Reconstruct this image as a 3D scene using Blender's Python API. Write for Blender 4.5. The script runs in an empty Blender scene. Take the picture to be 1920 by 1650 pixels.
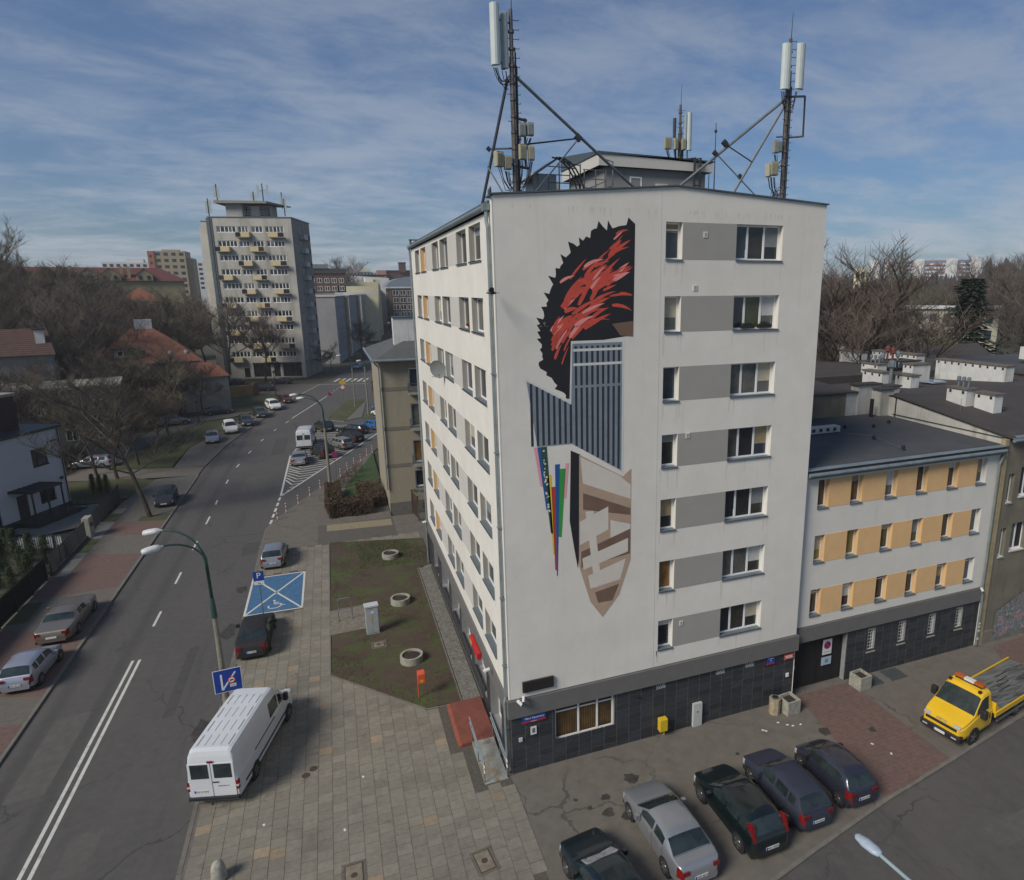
import bpy, bmesh, math, random
from mathutils import Vector, Matrix
R = math.radians
PI = math.pi
rnd = random.Random(7)
S = bpy.context.scene
COL = S.collection

# ---------------------------------------------------------------- camera, sky, sun, exposure
def cam_setup():
    yaw, pitch, roll = 0.36828, -0.22488, -0.00602
    f = Vector((math.cos(pitch)*math.sin(yaw), math.cos(pitch)*math.cos(yaw), math.sin(pitch)))
    r = Vector((math.cos(yaw), -math.sin(yaw), 0)); u = r.cross(f)
    c, s = math.cos(roll), math.sin(roll)
    r2 = r*c + u*s; u2 = u*c - r*s
    cd = bpy.data.cameras.new('camera'); co = bpy.data.objects.new('camera', cd); COL.objects.link(co)
    m = Matrix(((r2.x, u2.x, -f.x, -5.611), (r2.y, u2.y, -f.y, -23.544), (r2.z, u2.z, -f.z, 20.036), (0, 0, 0, 1)))
    co.matrix_world = m
    cd.sensor_fit = 'HORIZONTAL'; cd.sensor_width = 36; cd.lens = 36*1231.13/1920
    cd.shift_x = -140/1920; cd.clip_start = 0.3; cd.clip_end = 6000
    S.camera = co
cam_setup()
SUN_EL, SUN_AZ = 40, 25          # elevation; azimuth measured from -X towards -Y
sd = Vector((-math.cos(R(SUN_AZ))*math.cos(R(SUN_EL)), -math.sin(R(SUN_AZ))*math.cos(R(SUN_EL)), math.sin(R(SUN_EL))))
sl = bpy.data.lights.new('sun', 'SUN'); sl.energy = 2.95; sl.angle = R(22); sl.color = (1.0, 0.93, 0.82)
so = bpy.data.objects.new('sun', sl); COL.objects.link(so)
so.rotation_euler = sd.to_track_quat('Z', 'Y').to_euler(); so.location = (-60, -20, 80)
W = bpy.data.worlds.new('World'); S.world = W; W.use_nodes = True
def world():
    nt = W.node_tree; N = nt.nodes; L = nt.links; N.clear()
    out = N.new('ShaderNodeOutputWorld'); bg = N.new('ShaderNodeBackground'); bg.inputs[1].default_value = 0.11
    sky = N.new('ShaderNodeTexSky'); sky.sky_type = 'NISHITA'; sky.sun_disc = False
    sky.sun_elevation = R(SUN_EL); sky.sun_rotation = math.atan2(sd.x, sd.y)
    sky.altitude = 100; sky.air_density = 1.2; sky.dust_density = 1.0; sky.ozone_density = 3.5
    tc = N.new('ShaderNodeTexCoord'); sp = N.new('ShaderNodeSeparateXYZ'); L.new(tc.outputs['Generated'], sp.inputs[0])
    az = N.new('ShaderNodeMath'); az.operation = 'ABSOLUTE'; L.new(sp.outputs[2], az.inputs[0])
    ad = N.new('ShaderNodeMath'); ad.inputs[1].default_value = 0.14; L.new(az.outputs[0], ad.inputs[0])
    cb = N.new('ShaderNodeCombineXYZ')
    for i in (0, 1):
        d = N.new('ShaderNodeMath'); d.operation = 'DIVIDE'; L.new(sp.outputs[i], d.inputs[0]); L.new(ad.outputs[0], d.inputs[1]); L.new(d.outputs[0], cb.inputs[i])
    mp = N.new('ShaderNodeMapping'); mp.inputs['Rotation'].default_value = (0, 0, R(-38)); mp.inputs['Scale'].default_value = (1.0, 1.5, 1); L.new(cb.outputs[0], mp.inputs[0])
    n1 = N.new('ShaderNodeTexNoise'); n1.inputs['Scale'].default_value = 1.9; n1.inputs['Detail'].default_value = 10; n1.inputs['Roughness'].default_value = 0.68; n1.inputs['Distortion'].default_value = 0.3
    L.new(mp.outputs[0], n1.inputs['Vector'])
    n2 = N.new('ShaderNodeTexNoise'); n2.inputs['Scale'].default_value = 0.5; n2.inputs['Detail'].default_value = 3; L.new(cb.outputs[0], n2.inputs['Vector'])
    mx = N.new('ShaderNodeMath'); mx.operation = 'MULTIPLY_ADD'; mx.inputs[1].default_value = 0.9; L.new(n2.outputs[0], mx.inputs[0]); L.new(n1.outputs[0], mx.inputs[2])
    rp = N.new('ShaderNodeMapRange'); rp.inputs[1].default_value = 0.74; rp.inputs[2].default_value = 1.20; rp.inputs[3].default_value = 0.22; rp.inputs[4].default_value = 0.88; rp.interpolation_type = 'SMOOTHSTEP'
    L.new(mx.outputs[0], rp.inputs[0])
    # cloud colour: greyer and brighter near the horizon
    cr = N.new('ShaderNodeValToRGB'); e = cr.color_ramp.elements
    e[0].position = 0.0; e[0].color = (.38, .42, .47, 1); e[1].position = 0.75; e[1].color = (.10, .14, .215, 1)
    k = cr.color_ramp.elements.new(0.2); k.color = (.235, .285, .37, 1)
    L.new(az.outputs[0], cr.inputs[0])
    sc = N.new('ShaderNodeMix'); sc.data_type = 'RGBA'; sc.blend_type = 'MULTIPLY'; sc.inputs[0].default_value = 1
    sc.inputs[7].default_value = (10, 10, 10, 1); L.new(cr.outputs[0], sc.inputs[6])
    sk = N.new('ShaderNodeMix'); sk.data_type = 'RGBA'; sk.blend_type = 'MULTIPLY'; sk.inputs[0].default_value = 1
    sk.inputs[7].default_value = (0.245, 0.385, 0.55, 1); L.new(sky.outputs[0], sk.inputs[6])
    m = N.new('ShaderNodeMix'); m.data_type = 'RGBA'; L.new(rp.outputs[0], m.inputs[0]); L.new(sk.outputs[2], m.inputs[6]); L.new(sc.outputs[2], m.inputs[7])
    L.new(m.outputs[2], bg.inputs[0]); L.new(bg.outputs[0], out.inputs[0])
world()
S.view_settings.view_transform = 'Standard'; S.view_settings.look = 'None'
S.view_settings.exposure = 0.22; S.view_settings.gamma = 1.0; S.view_settings.use_curve_mapping = False

# ---------------------------------------------------------------- materials
def rgb(h):
    h = h.lstrip('#'); v = [int(h[i:i+2], 16)/255 for i in (0, 2, 4)]
    return tuple(x/12.92 if x <= .04045 else ((x+.055)/1.055)**2.4 for x in v)
MATS = {}
def mat(name, col, rough=.85, var=.12, scale=1.5, bump=0, bscale=30, metal=0, spec=.5, col2=None, lo=.35, hi=.65, detail=4, stretch=None, coords='pos', rand=0, coat=0):
    if name in MATS: return MATS[name]
    m = bpy.data.materials.new(name); m.use_nodes = True; nt = m.node_tree; N = nt.nodes; L = nt.links
    b = N['Principled BSDF']; b.inputs['Roughness'].default_value = rough; b.inputs['Metallic'].default_value = metal
    b.inputs['Specular IOR Level'].default_value = spec
    if coat: b.inputs['Coat Weight'].default_value = coat; b.inputs['Coat Roughness'].default_value = .06
    if coords == 'pos': g = N.new('ShaderNodeNewGeometry').outputs['Position']
    else: g = N.new('ShaderNodeTexCoord').outputs['Object']
    if stretch:
        mp = N.new('ShaderNodeMapping'); mp.inputs['Scale'].default_value = stretch; L.new(g, mp.inputs[0]); gs = mp.outputs[0]
    else: gs = g
    c1 = tuple(max(0, c*(1-var)) for c in col); c2 = col2 or tuple(min(1, c*(1+var)) for c in col)
    if var or col2:
        n = N.new('ShaderNodeTexNoise'); n.inputs['Scale'].default_value = scale; n.inputs['Detail'].default_value = detail; n.inputs['Roughness'].default_value = .65
        L.new(gs, n.inputs['Vector'])
        r = N.new('ShaderNodeValToRGB'); r.color_ramp.elements[0].position = lo; r.color_ramp.elements[1].position = hi
        r.color_ramp.elements[0].color = (*(col if col2 else c1), 1); r.color_ramp.elements[1].color = (*c2, 1)
        L.new(n.outputs[0], r.inputs[0]); o = r.outputs[0]
        if rand:
            oi = N.new('ShaderNodeObjectInfo'); ge = N.new('ShaderNodeNewGeometry')
            ad = N.new('ShaderNodeMath'); L.new(oi.outputs['Random'], ad.inputs[0]); L.new(ge.outputs['Random Per Island'], ad.inputs[1])
            fr = N.new('ShaderNodeMath'); fr.operation = 'FRACT'; L.new(ad.outputs[0], fr.inputs[0])
            mr = N.new('ShaderNodeMapRange'); mr.inputs[3].default_value = 1-rand; mr.inputs[4].default_value = 1+rand; L.new(fr.outputs[0], mr.inputs[0])
            hs = N.new('ShaderNodeHueSaturation'); L.new(mr.outputs[0], hs.inputs['Value']); L.new(o, hs.inputs['Color']); o = hs.outputs[0]
        L.new(o, b.inputs['Base Color'])
    else: b.inputs['Base Color'].default_value = (*col, 1)
    if bump:
        n = N.new('ShaderNodeTexNoise'); n.inputs['Scale'].default_value = bscale; n.inputs['Detail'].default_value = 3; L.new(g, n.inputs['Vector'])
        bp = N.new('ShaderNodeBump'); bp.inputs['Strength'].default_value = bump; bp.inputs['Distance'].default_value = .02; L.new(n.outputs[0], bp.inputs['Height']); L.new(bp.outputs[0], b.inputs['Normal'])
    MATS[name] = m; return m
def over(m, fn):
    """insert a colour layer before the base colour: fn(nodes, links, socket) -> socket"""
    nt = m.node_tree; b = nt.nodes['Principled BSDF']; l = b.inputs['Base Color'].links[0]; s = l.from_socket
    nt.links.remove(l); nt.links.new(fn(nt.nodes, nt.links, s), b.inputs['Base Color']); return m
def streaks(m, col, amount=.5, sx=6, sz=.25, lo=.55, hi=.75, vec='xyz'):
    """vertical grime runs"""
    def f(N, L, s):
        g = N.new('ShaderNodeNewGeometry'); mp = N.new('ShaderNodeMapping'); mp.inputs['Scale'].default_value = (sx, sx, sz); L.new(g.outputs['Position'], mp.inputs[0])
        n = N.new('ShaderNodeTexNoise'); n.inputs['Scale'].default_value = 1; n.inputs['Detail'].default_value = 5; L.new(mp.outputs[0], n.inputs['Vector'])
        r = N.new('ShaderNodeMapRange'); r.inputs[1].default_value = lo; r.inputs[2].default_value = hi; r.inputs[4].default_value = amount; L.new(n.outputs[0], r.inputs[0])
        x = N.new('ShaderNodeMix'); x.data_type = 'RGBA'; L.new(r.outputs[0], x.inputs[0]); L.new(s, x.inputs[6]); x.inputs[7].default_value = (*col, 1); return x.outputs[2]
    return over(m, f)
def patches(m, col, scale=.5, lo=.55, hi=.62, amount=.6, detail=6, stretch=(1, 1, 1), seed=0):
    def f(N, L, s):
        g = N.new('ShaderNodeNewGeometry'); mp = N.new('ShaderNodeMapping'); mp.inputs['Scale'].default_value = stretch; mp.inputs['Location'].default_value = (seed*7.3, seed*3.1, 0); L.new(g.outputs['Position'], mp.inputs[0])
        n = N.new('ShaderNodeTexNoise'); n.inputs['Scale'].default_value = scale; n.inputs['Detail'].default_value = detail; n.inputs['Roughness'].default_value = .7; L.new(mp.outputs[0], n.inputs['Vector'])
        r = N.new('ShaderNodeMapRange'); r.inputs[1].default_value = lo; r.inputs[2].default_value = hi; r.inputs[4].default_value = amount; L.new(n.outputs[0], r.inputs[0])
        x = N.new('ShaderNodeMix'); x.data_type = 'RGBA'; L.new(r.outputs[0], x.inputs[0]); L.new(s, x.inputs[6]); x.inputs[7].default_value = (*col, 1); return x.outputs[2]
    return over(m, f)
def cracks(m, col, scale=.22, w=.012, amount=.7, seed=0):
    def f(N, L, s):
        g = N.new('ShaderNodeNewGeometry'); n = N.new('ShaderNodeTexNoise'); n.inputs['Scale'].default_value = .9; n.inputs['Detail'].default_value = 6; L.new(g.outputs['Position'], n.inputs['Vector'])
        ad = N.new('ShaderNodeVectorMath'); ad.operation = 'MULTIPLY_ADD'; ad.inputs[1].default_value = (1.6, 1.6, 0); L.new(n.outputs['Color'], ad.inputs[0]); L.new(g.outputs['Position'], ad.inputs[2])
        v = N.new('ShaderNodeTexVoronoi'); v.feature = 'DISTANCE_TO_EDGE'; v.inputs['Scale'].default_value = scale; L.new(ad.outputs[0], v.inputs['Vector'])
        n2 = N.new('ShaderNodeTexNoise'); n2.inputs['Scale'].default_value = .18; n2.inputs['Detail'].default_value = 2; L.new(g.outputs['Position'], n2.inputs['Vector'])
        r2 = N.new('ShaderNodeMapRange'); r2.inputs[1].default_value = .46; r2.inputs[2].default_value = .6; r2.inputs[4].default_value = amount; L.new(n2.outputs[0], r2.inputs[0])
        lt = N.new('ShaderNodeMapRange'); lt.inputs[1].default_value = w*scale; lt.inputs[2].default_value = w*scale*.4; L.new(v.outputs['Distance'], lt.inputs[0])
        mu = N.new('ShaderNodeMath'); mu.operation = 'MULTIPLY'; L.new(lt.outputs[0], mu.inputs[0]); L.new(r2.outputs[0], mu.inputs[1])
        x = N.new('ShaderNodeMix'); x.data_type = 'RGBA'; L.new(mu.outputs[0], x.inputs[0]); L.new(s, x.inputs[6]); x.inputs[7].default_value = (*col, 1); return x.outputs[2]
    return over(m, f)
def lines(m, axis, period, width, col, amount=.7, offset=0):
    """thin regular joints along one world axis, for surfaces too far to build"""
    def f(N, L, s):
        g = N.new('ShaderNodeNewGeometry'); sp = N.new('ShaderNodeSeparateXYZ'); L.new(g.outputs['Position'], sp.inputs[0])
        a = N.new('ShaderNodeMath'); a.operation = 'MULTIPLY_ADD'; a.inputs[1].default_value = 1/period; a.inputs[2].default_value = offset+100; L.new(sp.outputs[axis], a.inputs[0])
        fr = N.new('ShaderNodeMath'); fr.operation = 'FRACT'; L.new(a.outputs[0], fr.inputs[0])
        lt = N.new('ShaderNodeMath'); lt.operation = 'LESS_THAN'; lt.inputs[1].default_value = width/period; L.new(fr.outputs[0], lt.inputs[0])
        mu = N.new('ShaderNodeMath'); mu.operation = 'MULTIPLY'; mu.inputs[1].default_value = amount; L.new(lt.outputs[0], mu.inputs[0])
        x = N.new('ShaderNodeMix'); x.data_type = 'RGBA'; L.new(mu.outputs[0], x.inputs[0]); L.new(s, x.inputs[6]); x.inputs[7].default_value = (*col, 1); return x.outputs[2]
    return over(m, f)

# ---------------------------------------------------------------- mesh helpers
class MB:
    def __init__(s): s.v = []; s.f = []; s.mi = []; s.m = 0
    def face(s, pts):
        i = len(s.v); s.v += [tuple(p) for p in pts]; s.f.append(tuple(range(i, i+len(pts)))); s.mi.append(s.m)
    def box(s, x0, x1, y0, y1, z0, z1, M=None, bottom=True):
        P = [(x, y, z) for z in (z0, z1) for y in (y0, y1) for x in (x0, x1)]
        if M is not None: P = [tuple(M @ Vector(p)) for p in P]
        i = len(s.v); s.v += P
        F = [(4, 5, 7, 6), (0, 1, 5, 4), (1, 3, 7, 5), (3, 2, 6, 7), (2, 0, 4, 6)] + ([(0, 2, 3, 1)] if bottom else [])
        for f in F: s.f.append(tuple(i+k for k in f)); s.mi.append(s.m)
        return s
    def tube(s, pts, r, n=6, cap=True):
        pts = [Vector(p) for p in pts]; rs = r if isinstance(r, (list, tuple)) else [r]*len(pts)
        rings = []; prev = None
        for k, p in enumerate(pts):
            d = (pts[min(k+1, len(pts)-1)] - pts[max(k-1, 0)]).normalized()
            if d.length < 1e-6: d = Vector((0, 0, 1))
            a = Vector((1, 0, 0)) if abs(d.x) < .7 else Vector((0, 1, 0))
            if prev is not None: a = prev
            u = (a - d*a.dot(d)).normalized(); w = d.cross(u); prev = u
            i = len(s.v); rings.append(i)
            for j in range(n):
                t = 2*PI*j/n; q = p + u*(math.cos(t)*rs[k]) + w*(math.sin(t)*rs[k]); s.v.append((q.x, q.y, q.z))
        for a, b in zip(rings, rings[1:]):
            for j in range(n): s.f.append((a+j, a+(j+1) % n, b+(j+1) % n, b+j)); s.mi.append(s.m)
        if cap and n > 2:
            s.f.append(tuple(rings[0]+j for j in reversed(range(n)))); s.mi.append(s.m)
            s.f.append(tuple(rings[-1]+j for j in range(n))); s.mi.append(s.m)
        return s
    def lathe(s, prof, c=(0, 0, 0), n=16, axis='z', M=None, sx=1, sy=1):
        rings = []
        for r, h in prof:
            i = len(s.v); rings.append(i)
            for j in range(n):
                t = 2*PI*j/n
                if axis == 'z': p = Vector((c[0]+r*math.cos(t)*sx, c[1]+r*math.sin(t)*sy, c[2]+h))
                else: p = Vector((c[0]+r*math.cos(t), c[1]+h, c[2]-r*math.sin(t)))
                if M is not None: p = M @ p
                s.v.append(tuple(p))
        for a, b in zip(rings, rings[1:]):
            for j in range(n): s.f.append((a+j, a+(j+1) % n, b+(j+1) % n, b+j)); s.mi.append(s.m)
        for i, rev in ((rings[0], True), (rings[-1], False)):
            s.f.append(tuple(i+j for j in (reversed(range(n)) if rev else range(n)))); s.mi.append(s.m)
        return s
    def prism(s, poly, z0, z1, bottom=False):
        """vertical prism over a counter-clockwise outline; z1 may be a list of heights"""
        n = len(poly); i = len(s.v); Z = z1 if isinstance(z1, (list, tuple)) else [z1]*n
        s.v += [(p[0], p[1], z0) for p in poly] + [(p[0], p[1], Z[k]) for k, p in enumerate(poly)]
        for k in range(n): s.f.append((i+k, i+(k+1) % n, i+n+(k+1) % n, i+n+k)); s.mi.append(s.m)
        s.f.append(tuple(i+n+k for k in range(n))); s.mi.append(s.m)
        if bottom: s.f.append(tuple(i+k for k in reversed(range(n)))); s.mi.append(s.m)
        return s
    def mesh(s, name, mats, smooth=False):
        me = bpy.data.meshes.new(name); me.from_pydata(s.v, [], s.f)
        if not isinstance(mats, (list, tuple)): mats = [mats]
        for m in mats: me.materials.append(m)
        if len(mats) > 1: me.polygons.foreach_set('material_index', s.mi)
        if smooth: me.polygons.foreach_set('use_smooth', [True]*len(me.polygons))
        me.update(); return me
    def build(s, name, mats, parent=None, loc=(0, 0, 0), rot=(0, 0, 0), smooth=False, bevel=0, kind=None):
        o = bpy.data.objects.new(name, s.mesh(name, mats, smooth)); COL.objects.link(o)
        o.location = loc; o.rotation_euler = rot
        if parent: o.parent = parent
        if bevel:
            b = o.modifiers.new('bevel', 'BEVEL'); b.width = bevel; b.segments = 2; b.limit_method = 'ANGLE'
        if kind: o['kind'] = kind
        return o
def put(name, me, parent=None, loc=(0, 0, 0), rot=(0, 0, 0)):
    o = bpy.data.objects.new(name, me); COL.objects.link(o); o.location = loc; o.rotation_euler = rot
    if parent: o.parent = parent
    return o
def tag(o, label, cat, group=None):
    o['label'] = label; o['category'] = cat
    if group: o['group'] = group
    return o
def thing(name, label, cat, loc=(0, 0, 0), rz=0, group=None):
    o = bpy.data.objects.new(name, None); COL.objects.link(o); o.location = loc; o.rotation_euler = (0, 0, rz)
    o.empty_display_size = .2
    return tag(o, label, cat, group)
def struct(name, mb, m, **k): return mb.build(name, m, kind='structure', **k)
def kids(o): return [c for c in ALLOBJ if c.parent == o]
def copy_tree(src, loc, rz, label, group=None, scale=None):
    """copy a thing with its parts and sub-parts"""
    r = src.copy(); COL.objects.link(r); r.location = loc; r.rotation_euler = (0, 0, rz); r['label'] = label
    if group: r['group'] = group
    if scale: r.scale = scale if isinstance(scale, tuple) else (scale,)*3
    for ch in src.children:
        c = ch.copy(); COL.objects.link(c); c.parent = r
        for gc in ch.children:
            d = gc.copy(); COL.objects.link(d); d.parent = c
    return r
TEXTC = {}
def text_part(txt, size, m, parent, loc, rot, name='lettering', depth=.002, align='CENTER'):
    key = (txt, size)
    if key not in TEXTC:
        cu = bpy.data.curves.new('lettering', 'FONT'); cu.body = txt; cu.size = size; cu.align_x = align; cu.align_y = 'CENTER'; cu.extrude = depth; cu.resolution_u = 3
        o = bpy.data.objects.new('tmp', cu); COL.objects.link(o)
        dg = bpy.context.evaluated_depsgraph_get(); me = bpy.data.meshes.new_from_object(o.evaluated_get(dg))
        bpy.data.objects.remove(o); bpy.data.curves.remove(cu); TEXTC[key] = me
    me = TEXTC[key].copy(); me.materials.clear(); me.materials.append(m)
    return put(name, me, parent, loc, rot)
class Fac:
    """a facade plane: u along it (left to right seen from outside), d inwards, z up"""
    def __init__(s, O, ang): s.O = Vector((O[0], O[1], 0)); s.a = ang; s.U = Vector((math.cos(ang), math.sin(ang), 0)); s.D = Vector((-math.sin(ang), math.cos(ang), 0))
    def p(s, u, d, z): return s.O + s.U*u + s.D*d + Vector((0, 0, z))
    def M(s): return Matrix.Translation(s.O) @ Matrix.Rotation(s.a, 4, 'Z')
    def wall(s, mb, u0, u1, z0, z1, ops, depth, d=0, top=None):
        us = sorted({u0, u1} | {x for o in ops for x in o[:2]}); zs = sorted({z0, z1} | {x for o in ops for x in o[2:4]})
        for a, b in zip(us, us[1:]):
            for c, e in zip(zs, zs[1:]):
                if any(o[0] <= a+1e-5 and b-1e-5 <= o[1] and o[2] <= c+1e-5 and e-1e-5 <= o[3] for o in ops): continue
                mb.face([s.p(a, d, c), s.p(b, d, c), s.p(b, d, e), s.p(a, d, e)])
        for a, b, c, e in [o[:4] for o in ops]:
            q = d+depth
            mb.face([s.p(a, d, c), s.p(b, d, c), s.p(b, q, c), s.p(a, q, c)]); mb.face([s.p(a, q, e), s.p(b, q, e), s.p(b, d, e), s.p(a, d, e)])
            mb.face([s.p(a, d, e), s.p(a, d, c), s.p(a, q, c), s.p(a, q, e)]); mb.face([s.p(b, d, c), s.p(b, d, e), s.p(b, q, e), s.p(b, q, c)])
    def box(s, mb, u0, u1, d0, d1, z0, z1): mb.box(u0, u1, d0, d1, z0, z1, M=s.M())
WINC = {}
def window(fac, parent, u0, u1, z0, z1, depth, mull=(), sill=.0, panes=None, fm=None, fw=.06, dd=0, transom=None, sillm=None, blind=None, name='window', seed=0, sdepth=None):
    """a window: frame mesh with panes and sill as sub-parts"""
    w, h = round(u1-u0, 3), round(z1-z0, 3); fm = fm or M_frame
    key = ('f', w, h, tuple(mull), fw, transom, fm.name)
    if key not in WINC:
        mb = MB(); t = .06
        mb.box(0, w, 0, t, 0, fw); mb.box(0, w, 0, t, h-fw, h); mb.box(0, fw, 0, t, fw, h-fw); mb.box(w-fw, w, 0, t, fw, h-fw)
        for q in mull: mb.box(q*w-fw*.6, q*w+fw*.6, -.004, t, fw, h-fw)
        if transom:
            ed = [0]+list(mull)+[1]
            for a, b in zip(ed, ed[1:]): mb.box(a*w+fw, b*w-fw, 0, t*.8, transom*h-fw*.4, transom*h+fw*.4)
        WINC[key] = mb.mesh('window', fm)
    o = put(name, WINC[key], parent, fac.p(u0, dd+depth, z0), (0, 0, fac.a))
    ed = [0]+list(mull)+[1]
    for i, (a, b) in enumerate(zip(ed, ed[1:])):
        pm = (panes[i % len(panes)] if panes else M_glass[(seed*7+i*3) % len(M_glass)])
        pw = round((b-a)*w-fw, 3); k2 = ('p', pw, h, pm.name)
        if k2 not in WINC: WINC[k2] = MB().box(0, pw, .03, .04, 0, h-fw*1.6).mesh('pane', pm)
        put('pane', WINC[k2], o, (a*w+fw*.5, 0, fw*.8))
    if seed and w > .5 and h < 1.5 and depth > .2 and seed % 3 != 1:
        i = seed % (len(ed)-1); a = ed[i]; b = ed[i+1]; hb = round(h*(.22, .38, .55)[seed % 3], 3); pw = round((b-a)*w-fw, 3); kb = ('b', pw, hb, seed % 4)
        if kb not in WINC: WINC[kb] = MB().box(0, pw, .022, .029, 0, hb).mesh('roller_blind', M_blinds[seed % 4])
        put('roller_blind', WINC[kb], o, (a*w+fw*.5, 0, h-fw-hb))
    if seed and depth > .2 and seed % 4 == 2:
        a, b = ed[0], ed[1]; pw = round((b-a)*w-fw*.4, 3); kt = ('t', pw, h)
        if kt not in WINC:
            mb = MB(); hh = h-fw*1.2; mb.box(0, pw, 0, .04, 0, .05); mb.box(0, pw, 0, .04, hh-.05, hh); mb.box(0, .05, 0, .04, .05, hh-.05); mb.box(pw-.05, pw, 0, .04, .05, hh-.05); WINC[kt] = mb.mesh('tilted_sash', M_frame)
        put('tilted_sash', WINC[kt], o, (a*w+fw*.2, -.01, fw*.6), (R(-6), 0, 0))
    if sill:
        k3 = ('s', w, sill, depth, (sillm or M_sill).name)
        if k3 not in WINC:
            mb = MB(); e = .03
            mb.box(-.02, w+.02, -depth-sill, .0, -.045, -.012)
            mb.box(-.02, w+.02, -depth-sill, -depth-sill+.012, -.075, -.012); WINC[k3] = mb.mesh('sill', sillm or M_sill)
        put('sill', WINC[k3], o, (0, 0, .016))
    return o

M_frame = mat('window_frame_white', (.80, .80, .78), .4, .03)
M_frame_dark = mat('window_frame_dark', (.03, .03, .035), .4, 0)
M_frame_brown = mat('window_frame_brown', (.10, .06, .04), .5, .1)
M_sill = mat('sill_grey_metal', (.17, .20, .22), .5, .08, metal=.3)
def glass(name, c, rough=.06, fold=False, c2=None):
    m = mat(name, c, rough, .3, 1.3, spec=.6, col2=c2)
    if fold: lines(m, 0, .11, .05, tuple(x*.6 for x in c), .6)
    return m
g1 = glass('glass_dark', (.018, .02, .025)); g2 = glass('glass_blueish', (.03, .04, .055)); g3 = glass('glass_room', (.05, .045, .035), c2=(.02, .02, .02))
g4 = glass('glass_net_curtain', (.16, .16, .14), .12, True, c2=(.05, .05, .045)); g5 = glass('glass_dim', (.025, .03, .026))
g_yel = glass('glass_yellow_blind', (.30, .22, .04), .2, c2=(.16, .13, .03)); g_grn = glass('glass_green_blind', (.055, .065, .03), .2); g_org = glass('glass_orange_curtain', (.35, .18, .05), .2, c2=(.12, .06, .02))
g_brn = glass('glass_brown_curtain', (.05, .03, .018), .15, True, c2=(.15, .09, .03))
M_blinds = [mat('blind_cream', (.42, .38, .28), .8, .1, 3), mat('blind_white', (.50, .50, .47), .8, .08, 3), mat('blind_grey', (.20, .21, .21), .8, .1, 3), mat('blind_sand', (.30, .23, .13), .8, .1, 3)]
M_glass = [g1, g2, g3, g5, g1, g4, g2, g3]
FARG = [g1, g2, g4, g3, g1]
# ---------------------------------------------------------------- ground
M_earth = mat('earth', (.055, .045, .032), .95, .3, .3, col2=(.050, .060, .028), bump=.3, bscale=8)
M_asph = mat('asphalt', (.080, .075, .071), .85, .10, 3.0, bump=.25, bscale=60, detail=8)
patches(M_asph, (.100, .092, .082), .16, .50, .66, .55, stretch=(1.3, .35, 1)); patches(M_asph, (.045, .043, .043), .22, .56, .68, .5, stretch=(2.0, .18, 1), seed=3)
def tracks(N, L, s):
    g = N.new('ShaderNodeNewGeometry'); sp = N.new('ShaderNodeSeparateXYZ'); L.new(g.outputs['Position'], sp.inputs[0])
    a = N.new('ShaderNodeMath'); a.operation = 'MULTIPLY_ADD'; a.inputs[1].default_value = 2*PI/2.0; a.inputs[2].default_value = 1.2; L.new(sp.outputs[0], a.inputs[0])
    si = N.new('ShaderNodeMath'); si.operation = 'SINE'; L.new(a.outputs[0], si.inputs[0])
    r = N.new('ShaderNodeMapRange'); r.inputs[1].default_value = .1; r.inputs[2].default_value = .95; r.inputs[4].default_value = .38; L.new(si.outputs[0], r.inputs[0])
    r2 = N.new('ShaderNodeMapRange'); r2.inputs[1].default_value = -17.4; r2.inputs[2].default_value = -17.9; L.new(sp.outputs[0], r2.inputs[0])
    mu = N.new('ShaderNodeMath'); mu.operation = 'MULTIPLY'; L.new(r.outputs[0], mu.inputs[0]); L.new(r2.outputs[0], mu.inputs[1])
    x = N.new('ShaderNodeMix'); x.data_type = 'RGBA'; L.new(mu.outputs[0], x.inputs[0]); L.new(s, x.inputs[6]); x.inputs[7].default_value = (.036, .036, .038, 1); return x.outputs[2]
over(M_asph, tracks); cracks(M_asph, (.03, .03, .03), .16, .05, .8)
M_asph2 = mat('asphalt_worn', (.095, .085, .074), .9, .10, 2.2, bump=.3, bscale=50, detail=8)
patches(M_asph2, (.055, .050, .046), .5, .58, .70, .6, seed=2)
M_park = mat('parking_tarmac', (.130, .116, .098), .92, .12, 1.6, bump=.35, bscale=45, detail=8)
patches(M_park, (.150, .140, .125), .45, .57, .68, .55, seed=5); patches(M_park, (.05, .046, .042), .9, .64, .72, .7, seed=1)
M_slab = mat('paving_slab', (.200, .181, .145), .9, .10, 5, bump=.25, bscale=40, rand=.11)
M_slabw = mat('paving_slab_warm', (.255, .20, .14), .9, .12, 5, bump=.25, bscale=40, rand=.12)
M_joint = mat('joint_sand', (.085, .075, .060), .95, .2, 6)
M_kerb = mat('kerb_concrete', (.15, .138, .12), .9, .15, 2, bump=.2)
cracks(M_park, (.05, .045, .04), .25, .05, .7)
patches(M_slab, (.115, .10, .082), .55, .50, .68, .55, seed=4); patches(M_slab, (.075, .066, .055), 1.6, .60, .70, .6, seed=7); patches(M_slab, (.22, .195, .16), .35, .55, .7, .4, seed=9)
M_red = mat('red_block_paving', (.145, .088, .075), .9, .16, 3.5, bump=.3, bscale=30)
patches(M_red, (.10, .085, .075), .5, .5, .68, .6, seed=4); lines(M_red, 1, .2, .014, (.05, .035, .03), .6); lines(M_red, 0, .1, .012, (.05, .035, .03), .5)
M_grass = mat('lawn', (.068, .047, .032), .95, .3, .55, col2=(.060, .085, .020), lo=.47, hi=.64, bump=.5, bscale=25, detail=9)
patches(M_grass, (.050, .034, .024), 1.4, .50, .62, .6, seed=6); patches(M_grass, (.105, .082, .052), 2.2, .58, .68, .6, seed=11)
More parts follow.
